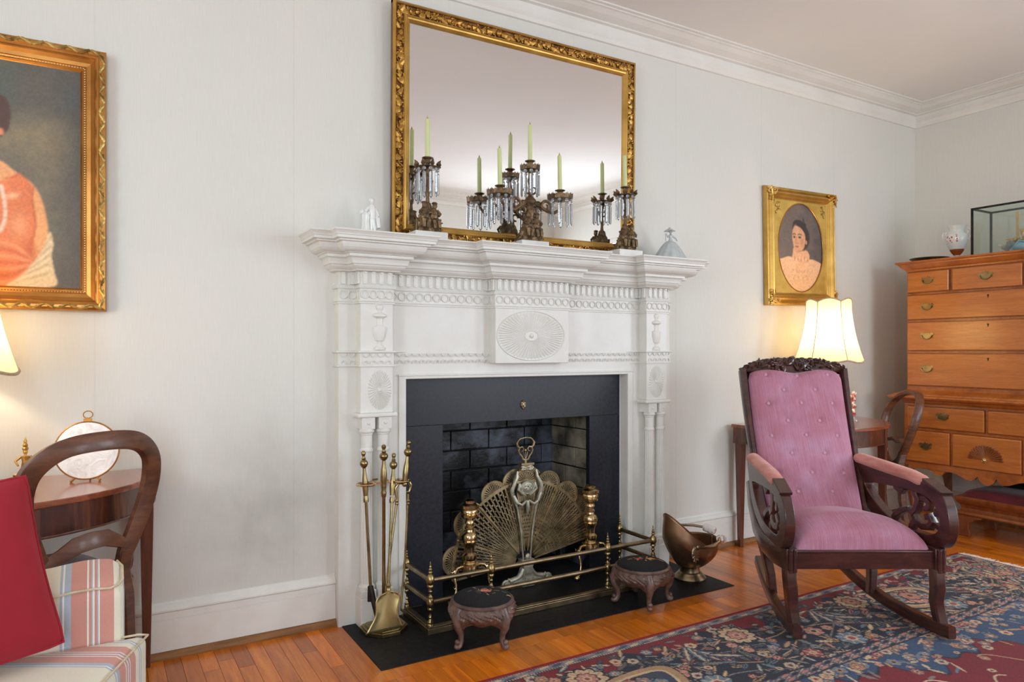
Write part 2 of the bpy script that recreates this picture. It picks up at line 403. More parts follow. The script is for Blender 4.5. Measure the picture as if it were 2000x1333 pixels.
def setp(o, label=None, cat=None, group=None, kind=None):
    if label: o['label'] = label
    if cat: o['category'] = cat
    if group: o['group'] = group
    if kind: o['kind'] = kind
    return o
def thing(name, label, cat, loc=(0, 0, 0), rz=0, group=None):
    o = bpy.data.objects.new(name, None); COL.objects.link(o); o.empty_display_size = .05
    o.location = loc; o.rotation_euler = (0, 0, rz)
    return setp(o, label, cat, group)
def rootmat(p):
    while p.parent is not None: p = p.parent
    return Matrix.Translation(p.location) @ p.rotation_euler.to_matrix().to_4x4()
def obj(name, mb, mat, parent=None, world=False, bev=0, sub=0, label=None, kind=None, weld=False):
    me = bpy.data.meshes.new(name)
    vs = mb.v
    if parent is not None and world:
        I = rootmat(parent).inverted(); vs = [tuple(I @ Vector(p)) for p in vs]
    me.from_pydata(vs, [], mb.f); me.polygons.foreach_set('use_smooth', mb.sm)
    me.update()
    bm = bmesh.new(); bm.from_mesh(me); bmesh.ops.recalc_face_normals(bm, faces=bm.faces); bm.to_mesh(me); bm.free()
    if any(mb.sm): me.set_sharp_from_angle(angle=math.radians(38))
    o = bpy.data.objects.new(name, me); COL.objects.link(o)
    me.materials.append(MT[mat] if isinstance(mat, str) else mat)
    if parent is not None: o.parent = parent
    if bev:
        md = o.modifiers.new('bevel', 'BEVEL'); md.width = bev; md.segments = 2; md.limit_method = 'ANGLE'; md.angle_limit = math.radians(40)
    if sub:
        md = o.modifiers.new('sub', 'SUBSURF'); md.levels = sub; md.render_levels = sub
    if label: o['label'] = label
    if kind: o['kind'] = kind
    return o
def inst(src, parent, loc=None, rot=None, scale=None):
    o = src.copy(); COL.objects.link(o); o.parent = parent
    if loc is not None: o.location = loc
    if rot is not None: o.rotation_euler = rot
    if scale is not None: o.scale = scale
    return o
def dup(root, loc, rz=None, label=None, scale=None):
    r = root.copy(); COL.objects.link(r); r.location = loc
    if rz is not None: r.rotation_euler = (0, 0, rz)
    if label: r['label'] = label
    if scale: r.scale = scale
    def kids(a, b):
        for ch in list(a.children):
            c = ch.copy(); COL.objects.link(c); c.parent = b; kids(ch, c)
    kids(root, r); return r
def vgrid(name, mat, P00, eu, ev, w_, h_, arr, parent=None, world=True, lift=None, kind=None):
    """flat or lifted grid with one painted colour per vertex; arr is (nv, nu, 3) sRGB 0-255"""
    nv, nu = arr.shape[:2]
    U, V = np.meshgrid(np.linspace(0, 1, nu), np.linspace(0, 1, nv))
    P = np.array(P00)[None, None]+U[..., None]*w_*np.array(eu)+V[..., None]*h_*np.array(ev)
    if lift is not None: P = P+lift
    if parent is not None and world:
        I = np.array(rootmat(parent).inverted()); P = P @ I[:3, :3].T+I[:3, 3]
    idx = np.arange(nu*nv).reshape(nv, nu)
    F = np.stack([idx[:-1, :-1], idx[:-1, 1:], idx[1:, 1:], idx[1:, :-1]], -1).reshape(-1, 4)
    me = bpy.data.meshes.new(name)
    me.vertices.add(nu*nv); me.vertices.foreach_set('co', P.reshape(-1).astype(np.float32))
    me.loops.add(F.size); me.loops.foreach_set('vertex_index', F.reshape(-1).astype(np.int32))
    me.polygons.add(len(F)); me.polygons.foreach_set('loop_start', np.arange(0, F.size, 4, dtype=np.int32))
    me.polygons.foreach_set('loop_total', np.full(len(F), 4, dtype=np.int32))
    me.update(calc_edges=True)
    c = np.clip(arr/255., 0, 1); c = np.where(c <= .04045, c/12.92, ((c+.055)/1.055)**2.4)
    at = me.color_attributes.new('paint', 'FLOAT_COLOR', 'POINT')
    at.data.foreach_set('color', np.concatenate([c, np.ones(c.shape[:2]+(1,))], -1).reshape(-1).astype(np.float32))
    o = bpy.data.objects.new(name, me); COL.objects.link(o); me.materials.append(MT[mat])
    if parent is not None: o.parent = parent
    if kind: o['kind'] = kind
    return o

# ------------------------------------------------------------------ room shell
def struct(name, mb, mat, parent=None):
    o = obj(name, mb, mat, parent)
    if parent is None: o['kind'] = 'structure'
    return o
FX0, FX1, FZ = 1.17, 2.398, 1.02           # hole for the fireplace
b = MB()
b.box(XL-.12, FX0, 0, .12, 0, ZC); b.box(FX1, XR+.12, 0, .12, 0, ZC); b.box(FX0, FX1, 0, .12, FZ, ZC)
struct('wall_front', b, 'wall')
def wall_hole(name, axis, pos, th, lo, hi, holes):
    b = MB()
    def bx(a0, a1, z0, z1):
        if axis == 'x': b.box(min(pos, pos+th), max(pos, pos+th), a0, a1, z0, z1)
        else: b.box(a0, a1, min(pos, pos+th), max(pos, pos+th), z0, z1)
    cur = lo
    for (a0, a1, z0, z1) in holes:
        bx(cur, a0, 0, ZC); bx(a0, a1, 0, z0); bx(a0, a1, z1, ZC); cur = a1
    bx(cur, hi, 0, ZC)
    return struct(name, b, 'wall')
wall_hole('wall_right', 'x', XR, .15, YB-.15, 0, [(-3.7, -2.5, .75, 2.35)])
wall_hole('wall_left', 'x', XL, -.15, YB-.15, 0, [(-3.2, -2.0, .75, 2.35)])
wall_hole('wall_back', 'y', YB, -.15, XL, XR, [(-1.3, -.1, .45, 2.35), (3.4, 4.6, .45, 2.35)])
b = MB(); b.box(XL-.15, XR+.15, YB-.15, .12, ZC, ZC+.1); struct('ceiling', b, 'ceil')
def window(n, axis, pos, a0, a1, z0, z1):
    b = MB(); t = .045
    def bx(p0, p1, q0, q1, d0=-.03, d1=.03):
        if axis == 'x': b.box(pos+d0, pos+d1, p0, p1, q0, q1)
        else: b.box(p0, p1, pos+d0, pos+d1, q0, q1)
    bx(a0, a1, z0, z0+t); bx(a0, a1, z1-t, z1); bx(a0, a0+t, z0, z1); bx(a1-t, a1, z0, z1); bx(a0, a1, (z0+z1)/2-.02, (z0+z1)/2+.02)
    am = (a0+a1)/2; bx(am-.012, am+.012, z0, z1, -.015, .015)
    for k in (.25, .75): bx(a0, a1, z0+(z1-z0)*k-.012, z0+(z1-z0)*k+.012, -.015, .015)
    struct('window_%d' % n, b, 'trim')
window(1, 'x', XR+.06, -3.7, -2.5, .75, 2.35); window(2, 'x', XL-.06, -3.2, -2.0, .75, 2.35)
window(3, 'y', YB-.06, -1.3, -.1, .45, 2.35); window(4, 'y', YB-.06, 3.4, 4.6, .45, 2.35)
CROWN = [(0, 2.755), (.012, 2.757), (.015, 2.775), (.024, 2.790), (.024, 2.802), (.012, 2.803), (.013, 2.842), (.032, 2.845), (.032, 2.852), (.045, 2.856), (.072, 2.866), (.096, 2.882), (.108, 2.885), (.108, 2.89), (.125, 2.892), (.125, 2.9)]
BASE = [(.018, .0), (.018, .140), (.0155, .141), (.0155, .143), (.018, .144), (.018, .170), (.014, .171), (.022, .174), (.022, .18), (.014, .192), (.006, .2), (.004, .207), (0, .208)]
def run(name, mat, prof, A, B, nrm, ma=0, mb_=0):
    """straight moulding from A to B (xy), nrm = into the room; ends mitred by ma / mb_"""
    A = Vector(A); B = Vector(B); d = (B-A).normalized(); n = Vector(nrm)
    b = MB(); vs = []
    for p, z in prof:
        for q, m, sgn in ((A, ma, 1), (B, mb_, -1)):
            x = q+n*p+d*(sgn*m*p); vs.append((x.x, x.y, z))
    k = len(prof); fs = [(2*i, 2*i+1, 2*i+3, 2*i+2) for i in range(k-1)]
    b.add(vs, fs)
    return struct(name, b, mat)
run('trim_1', 'trim', CROWN, (XL, 0), (XR, 0), (0, -1), 1, 1)
run('trim_2', 'trim', CROWN, (XR, 0), (XR, YB), (-1, 0), 1, 1)
run('trim_3', 'trim', CROWN, (XR, YB), (XL, YB), (0, 1), 1, 1)
run('trim_4', 'trim', CROWN, (XL, YB), (XL, 0), (1, 0), 1, 1)
run('baseboard_front_left', 'paint', BASE, (XL, 0), (.868, 0), (0, -1), 1, 0)
run('baseboard_front_right', 'paint', BASE, (2.701, 0), (XR, 0), (0, -1), 0, 1)
run('baseboard_right', 'paint', BASE, (XR, 0), (XR, YB), (-1, 0), 1, 1)
run('baseboard_back', 'paint', BASE, (XR, YB), (XL, YB), (0, 1), 1, 1)
run('baseboard_left', 'paint', BASE, (XL, YB), (XL, 0), (1, 0), 1, 1)
SHOE = [(.034, 0), (.034, .006), (.031, .018), (.026, .025), (.018, .027)]
run('trim_5', 'shoe', SHOE, (XL, 0), (.868, 0), (0, -1), 1, 0)
run('trim_6', 'shoe', SHOE, (2.701, 0), (XR, 0), (0, -1), 0, 1)
run('trim_7', 'shoe', SHOE, (XR, 0), (XR, YB), (-1, 0), 1, 1)

# floor: boards one by one where they can be told apart, the rest under the rug and behind the camera as one slab
fl = MB(); fl.box(XL-.15, XR+.15, YB-.15, .12, -.08, -.012)
floor = struct('floor', fl, 'floor_base')
f2 = MB(); f2.box(XL, XR, YB, -1.42, -.013, 0); f2.box(1.3, 4.05, -1.42, -.93, -.013, 0)
o = obj('strip_flooring', f2, 'floor_base', floor); o['kind'] = 'stuff'
HX0, HX1, HY = .883, 2.685, -.525; BW = .082
PW = .0573
def plank(x0, x1, y0, y1):
    b = MB(); g = .0006; b.box(x0+g, x1-g, y0+g, y1-g, -.013, 0)
    return obj('plank', b, 'plank', floor)
rr = random.Random(5)
x = XL+.5
while x < XR:
    x1 = x+PW
    if x1 > -.35:
        end = -1.42 if (x < 1.3 or x1 > 4.05) else -.93
        y = -rr.uniform(0, .25); cuts = [0, y] if rr.random() < .6 else [0]
        while cuts[-1] > end: cuts.append(max(end, cuts[-1]-rr.choice((.28, .36, .45, .6, .75))))
        for ya, yb in zip(cuts[:-1], cuts[1:]):
            if ya-yb < .01: continue
            for (za, zb) in ((ya, max(yb, HY-BW)), (min(ya, HY-BW), yb)):
                if za-zb < .004: continue
                if za <= HY-BW+1e-6: spans = [(x, min(x1, XR))]
                else: spans = [(x, min(x1, HX0-BW)), (max(x, HX1+BW), min(x1, XR))]
                for xa, xb in spans:
                    if xb-xa > .003: plank(xa, xb, zb, za)
    x = x1
b = MB(); b.box(XL, -.35, -1.42, 0, -.013, 0); obj('strip_flooring', b, 'floor_base', floor)['kind'] = 'stuff'
# mitred border boards round the hearth
for poly in ([(HX0-BW, 0), (HX0, 0), (HX0, HY), (HX0-BW, HY-BW)], [(HX1, 0), (HX1+BW, 0), (HX1+BW, HY-BW), (HX1, HY)],
             [(HX0, HY), (1.62, HY), (1.62, HY-BW), (HX0-BW, HY-BW)], [(1.621, HY), (HX1, HY), (HX1+BW, HY-BW), (1.621, HY-BW)]):
    b = MB(); b.add([(p[0], p[1], -.013) for p in poly]+[(p[0], p[1], .0003) for p in poly], [(0, 1, 2, 3), (7, 6, 5, 4), (0, 4, 5, 1), (1, 5, 6, 2), (2, 6, 7, 3), (3, 7, 4, 0)])
    obj('border_plank', b, 'plank', floor)

# ------------------------------------------------------------------ mantelpiece
XC = 1.784
mt = thing('fireplace_mantel', 'tall white carved wooden mantelpiece with paired columns and stepped cornice shelf', 'mantelpiece', (XC, 0, 0))
b = MB(); OW, OZ = .618, 1.023
b.prism([(-.915, 0), (-OW, 0), (-OW, OZ), (OW, OZ), (OW, 0), (.915, 0), (.915, 1.478), (-.915, 1.478)], -.055, -.0005)
obj('backboard', b, 'paint', mt)
b = MB()      # architrave strip round the opening
b.prism([(-.652, 0), (-OW-.001, 0), (-OW-.001, OZ+.001), (OW+.001, OZ+.001), (OW+.001, 0), (.652, 0), (.652, 1.041), (-.652, 1.041)], -.062, -.0551)
b.prism([(-.655, 1.036), (.655, 1.036), (.655, 1.044), (-.655, 1.044)], -.067, -.0551)
obj('architrave', b, 'paint', mt, bev=.002)
CORN = [(0, 1.474), (.022, 1.476), (.026, 1.482), (.033, 1.486), (.040, 1.493), (.043, 1.5), (.048, 1.502), (.05, 1.512), (.054, 1.522), (.060, 1.527), (.066, 1.528),
        (.066, 1.539), (.074, 1.541), (.076, 1.544), (.088, 1.546), (.097, 1.551), (.104, 1.559), (.108, 1.569), (.110, 1.578), (.122, 1.580), (.122, 1.585), (.126, 1.587), (.137, 1.588), (.137, 1.598),
        (.140, 1.600), (.142, 1.606), (.147, 1.613), (.151, 1.617), (.151, 1.622), (.0, 1.622)]
def breakfront(pts, prof):
    b = MB(); n = len(pts); dirs = [(Vector(pts[i+1])-Vector(pts[i])).normalized() for i in range(n-1)]
    nr = [Vector((d.y, -d.x)) for d in dirs]
    off = []
    for i in range(n):
        if i == 0: off.append(nr[0])
        elif i == n-1: off.append(nr[-1])
        else: off.append(nr[i-1]+nr[i] if abs(nr[i-1].dot(nr[i])) < .5 else nr[i])
    vs = []
    for q, z in prof:
        for i in range(n):
            p = Vector(pts[i])+off[i]*q; vs.append((p.x, min(p.y, -.0005) if i not in (0, n-1) else -.0005, z))
    fs = []
    for j in range(len(prof)-1):
        for i in range(n-1): fs.append((j*n+i, j*n+i+1, (j+1)*n+i+1, (j+1)*n+i))
    b.add(vs, fs); return b
PB, PF = -.055, -.115
PATH = [(-.915, 0), (-.915, PB), (-.841, PB), (-.841, PF), (-.70, PF), (-.70, PB), (-.204, PB), (-.204, PF), (.204, PF), (.204, PB), (.70, PB), (.70, PF), (.841, PF), (.841, PB), (.915, PB), (.915, 0)]
b = breakfront(PATH, CORN)
obj('shelf_cornice', b, 'paint', mt)
b = MB(); b.prism([(-.915, 1.60), (.915, 1.60), (.915, 1.6215), (-.915, 1.6215)], -.05, -.001)
obj('shelf_top', b, 'paint', mt)
b = breakfront(PATH, [(0, 1.342), (.006, 1.343), (.006, 1.349), (.010, 1.351), (.010, 1.355), (.003, 1.357), (.003, 1.404), (.010, 1.405), (.012, 1.412), (.008, 1.418), (.006, 1.42), (.0, 1.421)])
obj('upper_frieze_band', b, 'paint', mt)
LP = PATH
b = breakfront([(-.915, 0), (-.915, PB), (-.841, PB), (-.841, PF), (-.70, PF), (-.70, PB), (-.2045, PB)], [(0, 1.080), (.008, 1.081), (.008, 1.088), (.003, 1.089), (.003, 1.136), (.008, 1.137), (.012, 1.14), (.012, 1.146), (0, 1.147)])
obj('lower_frieze_band', b, 'paint', mt)
b = breakfront([(.2045, PB), (.70, PB), (.70, PF), (.841, PF), (.841, PB), (.915, PB), (.915, 0)], [(0, 1.080), (.008, 1.081), (.008, 1.088), (.003, 1.089), (.003, 1.136), (.008, 1.137), (.012, 1.14), (.012, 1.146), (0, 1.147)])
obj('lower_frieze_band', b, 'paint', mt)

# dentils, rings and scallops, one by one with shared meshes
b = MB()
b.prism([(-.0085, 1.424), (.0085, 1.424), (.0085, 1.474), (-.0085, 1.474)], -.009, 0)
b.prism([(-.0085, 1.424), (.0085, 1.424), (0, 1.434)], -.013, -.009); b.prism([(-.0085, 1.474), (0, 1.464), (.0085, 1.474)], -.013, -.009)
dent = obj('dentil', b, 'paint', mt)
b = MB(); b.tube([(.0165*math.cos(a), -.003, 1.3805+.0165*math.sin(a)) for a in [2*PI*k/16 for k in range(16)]], .0028, 5, closed=True, up=(0, -1, 0))
ring = obj('ring_ornament', b, 'paint', mt)
b = MB()
b.tube([(.012*math.cos(a), -.003, 1.135-.014*math.sin(a)) for a in [PI*k/8 for k in range(9)]], .0024, 5, up=(0, -1, 0))
b.tube([(.011*math.cos(a), -.003, 1.091+.014*math.sin(a)) for a in [PI*k/8 for k in range(9)]], .0024, 5, up=(0, -1, 0))
scal = obj('scallop_ornament', b, 'paint', mt)
def row(src, x0, x1, y, pitch, first=[None], skip=False):
    n = max(1, round((x1-x0)/pitch)); st = (x1-x0)/n
    for k in range(n):
        inst(src, mt, (x0+st*(k+.5), y, 0))
for sgn in (-1, 1):
    a, c = (-.70, -.204) if sgn < 0 else (.204, .70)
    row(dent, a+.004, c-.004, PB, .034); row(ring, a+.002, c-.002, PB-.003, .040); row(scal, a+.004, c-.004, PB-.003, .034)
    a, c = (-.841, -.70) if sgn < 0 else (.70, .841)
    row(dent, a, c, PF, .034); row(ring, a, c, PF-.003, .040); row(scal, a+.004, c-.004, PF-.003, .034)
    a, c = (-.915, -.841) if sgn < 0 else (.841, .915)
    row(dent, a, c, PB, .036); row(ring, a, c, PB-.003, .037); row(scal, a, c, PB-.003, .034)
row(dent, -.204, .204, PF, .034); row(ring, -.204, .204, PF-.003, .040)
for xs in (-.841, .70, -.204):     # returns that face left
    for (o_, zz) in ((dent, 0), (ring, 0)):
        for yy in (-.070, -.100):
            inst(o_, mt, (xs-.0005, yy, 0), (0, 0, -PI/2))
for o_, xx in ((dent, 0), (ring, 0), (scal, 0)):
    bpy.data.objects.remove(o_)

def sunburst(cx, y, cz, rx, rz, n, hub, name='sunburst', par=None, inner=.16):
    b = MB()
    for k in range(n):
        a = 2*PI*k/n; da = PI/n*.78
        def pt(aa, f, d): return (cx+rx*f*math.cos(aa), y-d, cz+rz*f*math.sin(aa))
        vs = [pt(a-da*.8, inner, .0008), pt(a+da*.8, inner, .0008), pt(a+da, .93, .0015), pt(a, 1.0, .0015), pt(a-da, .93, .0015), pt(a, inner, .002), pt(a, .94, .0042)]
        vs += [pt(a-da*.8, inner, 0), pt(a+da*.8, inner, 0), pt(a+da, .93, 0), pt(a, 1.0, 0), pt(a-da, .93, 0)]
        b.add(vs, [(0, 5, 6, 4), (5, 1, 2, 6), (6, 2, 3), (4, 6, 3), (1, 8, 9, 2), (2, 9, 10, 3), (3, 10, 11, 4), (4, 11, 7, 0)])
    b.ell((cx, y, cz), (hub, .008, hub), 14, 6)
    b.tube([(cx+rx*inner*.95*math.cos(a), y-.001, cz+rz*inner*.95*math.sin(a)) for a in [2*PI*k/24 for k in range(24)]], .0025, 5, closed=True, up=(0, -1, 0))
    o = obj(name, b, 'paint', par or mt); o['kind'] = 'stuff'; return o
for sgn in (-1, 1):
    xa, xb = (-.841, -.70) if sgn < 0 else (.70, .841)
    b = MB(); b.box(xa, xb, PF, PB+.001, .888, 1.474)
    pil = obj('pilaster_panel', b, 'paint', mt, bev=.002)
    b = MB(); b.box(xa-.016, xb+.016, PF-.016, PB+.001, .870, .888)
    obj('pilaster_ledge', b, 'paint', pil, bev=.006)
    cx = (xa+xb)/2+(.012 if sgn < 0 else -.004)
    sunburst(cx, PF, .983, .052, .085, 36, .010, par=pil)
    b = MB(); cz = 0
    prof = [(.004, 1.150), (.026, 1.151), (.027, 1.158), (.020, 1.164), (.011, 1.170), (.010, 1.180), (.013, 1.187), (.020, 1.19)]
    b.lathe(prof, (cx, PF, 0), 16, sy=.5)
    b.lathe([(.019, 1.188), (.026, 1.205), (.030, 1.225), (.031, 1.243), (.028, 1.249)], (cx, PF, 0), 32, sy=.5, flute=14, fd=.14)
    b.lathe([(.024, 1.247), (.016, 1.252), (.014, 1.258), (.014, 1.281), (.02, 1.284), (.031, 1.290), (.031, 1.297), (.02, 1.303), (.010, 1.308), (.010, 1.316), (.014, 1.319), (.017, 1.328), (.015, 1.336), (.0, 1.341)], (cx, PF, 0), 16, sy=.5)
    obj('carved_urn', b, 'paint', pil)
    for cxx in ((-.809, -.736) if sgn < 0 else (.736, .809)):
        b = MB(); yc = -.096
        b.box(cxx-.028, cxx+.028, yc-.027, PB+.001, .822, .8695)
        b.ell((cxx, yc-.027, .846), (.007, .006, .007), 10, 6)
        for k in range(20):
            a = 2*PI*k/20; b.add([(cxx+.012*math.cos(a), yc-.0285, .846+.012*math.sin(a)), (cxx+.0235*math.cos(a-.08), yc-.0275, .846+.0235*math.sin(a-.08)), (cxx+.0235*math.cos(a+.08), yc-.0275, .846+.0235*math.sin(a+.08))], [(0, 1, 2)])
        cap = obj('column_capital', b, 'paint', mt)
        b = MB()
        b.lathe([(.023, .744), (.0235, .796), (.026, .799), (.026, .804), (.031, .808), (.032, .815), (.027, .822)], (cxx, yc, 0), 24)
        b.lathe([(.026, .727), (.0275, .731), (.0275, .737), (.0245, .741), (.023, .745)], (cxx, yc, 0), 24)
        b.lathe([(.0255, .178), (.0245, .35), (.0235, .55), (.023, .728)], (cxx, yc, 0), 64, flute=16, fd=.10)
        b.lathe([(.032, .155), (.034, .162), (.033, .17), (.028, .174), (.0255, .18)], (cxx, yc, 0), 24)
        obj('fluted_column', b, 'paint', mt)
        b = MB(); b.box(cxx-.0355, cxx+.0355, -.130, PB+.001, .0036, .125); b.box(cxx-.0325, cxx+.0325, -.127, PB+.001, .125, .155)
        obj('column_plinth', b, 'paint', mt, bev=.003)
b = MB(); b.box(-.204, .204, PF, PB+.001, 1.088, 1.474)
tab = obj('center_tablet', b, 'paint', mt, bev=.002)
sunburst(-.010, PF, 1.217, .183, .112, 56, .012, 'oval_sunburst', tab, .22)
b = MB(); b.tube([(-.010+.187*math.cos(a), PF-.001, 1.217+.1155*math.sin(a)) for a in [2*PI*k/64 for k in range(64)]], .0028, 5, closed=True, up=(0, -1, 0))
obj('oval_rim', b, 'paint', tab)

# ------------------------------------------------------------------ slate surround, brick firebox, hearth
sl = thing('slate_surround', 'black slate facing around the firebox opening with a small brass emblem', 'fireplace surround', (XC, 0, 0))
b = MB(); b.box(-.612, -.4155, .0, .03, .0035, .8085); obj('slate_slab', b, 'slate', sl, bev=.001)
b = MB(); b.box(.4155, .612, .0, .03, .0035, .8085); obj('slate_slab', b, 'slate', sl, bev=.001)
b = MB(); b.box(-.612, .612, .0, .03, .8095, 1.0205); obj('slate_lintel', b, 'slate', sl, bev=.001)
b = MB(); cx, cz = 1.797-XC, .884
for k, (dx, dz, r) in enumerate([(0, 0, .012), (-.006, .008, .008), (.007, .007, .008), (-.008, -.005, .007), (.006, -.009, .008), (0, -.017, .006), (0, .017, .005)]):
    b.ell((cx+dx, -.002, cz+dz), (r, .006, r*1.15), 8, 6)
b.tube([(cx+.012*math.cos(a), -.004, cz+.016*math.sin(a)) for a in [2*PI*k/14 for k in range(14)]], .0025, 5, closed=True, up=(0, -1, 0))
obj('brass_emblem', b, 'brass_d', sl)

fb = thing('firebox', 'soot-blackened brick firebox with paler bricks on its right side wall', 'firebox', (XC, .03, 0))
FD = .36
b = MB()      # mortar shell
b.box(-.47, .47, FD-.03, FD, .0, 1.05); b.box(-.50, -.47, 0, FD, .0, 1.05); b.box(.47, .50, 0, FD, .0, 1.05); b.box(-.5, .5, 0, FD, 1.05, 1.08); b.box(-.5, .5, 0.001, FD, -.03, .003)
b.box(-.50, .50, .0, .02, .86, 1.05)
obj('mortar_lining', b, 'mortar', fb)
bh, bw, g = .103, .222, .004
rb = random.Random(3)
def brick(mat, M, w_, h_, d=.012):
    b = MB(); j = [rb.uniform(-.0015, .0015) for _ in range(4)]
    b.box(-w_/2+.001, w_/2-.001, -d, 0, -h_/2+.001+j[0], h_/2-.001+j[1])
    o = obj('brick', b, mat, fb, bev=.003); o.matrix_local = M; return o
def course(x0, x1, off, fn, zc):
    x = x0-off
    while x < x1-.02:
        a, c = max(x, x0), min(x+bw, x1)
        if c-a > .02: fn((a+c)/2, c-a-g)
        x += bw
for r in range(9):
    z = .012+(r+.5)*bh
    if z+bh/2 > .93: break
    off = bw/2 if r % 2 else 0
    course(-.43, .43, off, lambda c, ww: brick('soot', Matrix.Translation((c, FD-.03, z)), ww, bh-g), z)
    for sgn in (1, -1):
        p0 = Vector((.424*sgn, .012)); p1 = Vector((.408*sgn, FD-.045)); L = (p1-p0).length; d = (p1-p0).normalized()
        ang = math.atan2(d.y, d.x)
        def fn(c, ww):
            q = p0+d*c
            th = ang if sgn < 0 else ang+PI
            mat = 'fire' if (sgn > 0 and z > .25 and c < .26) else ('fire' if sgn > 0 and z > .4 else 'soot')
            brick(mat, Matrix.Translation((q.x+(.012 if sgn > 0 else -.012), q.y, z)) @ Matrix.Rotation((-PI/2 if sgn > 0 else PI/2), 4, 'Z') @ Matrix.Rotation(.045*sgn, 4, 'Z'), ww, bh-g)
        course(0, L, .13 if r % 2 else .04, fn, z)
hs = MB(); hs.box(HX0+.0005, HX1-.0005, HY+.0005, -.0005, -.012, .0032)
he = thing('hearth_slab', 'flat black stone hearth set flush in the oak floor', 'hearth', (XC, -.26, 0)); obj('stone_slab', hs, 'hearth', he, world=True, bev=.0012)

# ------------------------------------------------------------------ andirons
ANX = (1.482, 2.172); ANY = -.045
def andiron(x, label):
    t = thing('andiron', label, 'andiron', (x, ANY, .0035), 0, 'pair of brass andirons')
    b = MB()
    P = [(.036, .142), (.044, .145), (.046, .165), (.045, .172), (.030, .175), (.026, .180), (.031, .188), (.034, .200), (.034, .214), (.028, .219), (.022, .224),
         (.023, .240), (.027, .258), (.034, .270), (.034, .276), (.031, .279), (.036, .284), (.037, .300), (.030, .313), (.020, .320), (.018, .328),
         (.023, .333), (.023, .340), (.017, .345), (.017, .352), (.023, .357), (.023, .364), (.018, .371), (.030, .382), (.039, .388), (.040, .398), (.035, .402),
         (.040, .407), (.040, .417), (.037, .421), (.044, .428), (.045, .441), (.034, .449), (.026, .452), (.026, .461), (.015, .468), (0, .470)]
    P = [(r, .135+(z-.142)*(.465-.135)/(.470-.142)) for r, z in P]
    obj('turned_column', b.lathe(P, seg=28), 'brass_b', t)
    for s in (-1, 1):
        b = MB()
        pts = [(s*.03, -.002, .150), (s*.05, -.006, .158), (s*.070, -.012, .155), (s*.084, -.018, .138), (s*.088, -.024, .115), (s*.084, -.03, .09), (s*.086, -.036, .065), (s*.094, -.042, .04), (s*.106, -.046, .02), (s*.118, -.048, .014)]
        b.tube(pts, [.009, .008, .0075, .007, .007, .0065, .006, .0065, .007, .008], 10)
        b.tube([(s*.082, -.015, .148), (s*.097, -.018, .142), (s*.107, -.02, .146), (s*.108, -.02, .154)], [.005, .004, .004, .002], 8)
        b.tube([(s*.084, -.034, .078), (s*.095, -.036, .074), (s*.098, -.036, .082)], [.004, .0035, .002], 8)
        b.ell((s*.118, -.048, .016), (.016, .016, .016), 14, 10)
        obj('scroll_leg', b, 'brass_b', t)
    b = MB(); b.box(-.008, .008, .0, .30, .10, .118); b.box(-.008, .008, .285, .30, .0, .10); b.box(-.03, .03, -.008, .008, .125, .136)
    obj('log_bar', b, 'iron', t)
    return t
andiron(ANX[0], 'brass andiron at the left side of the firebox opening')
andiron(ANX[1], 'brass andiron in front of the right slate upright')

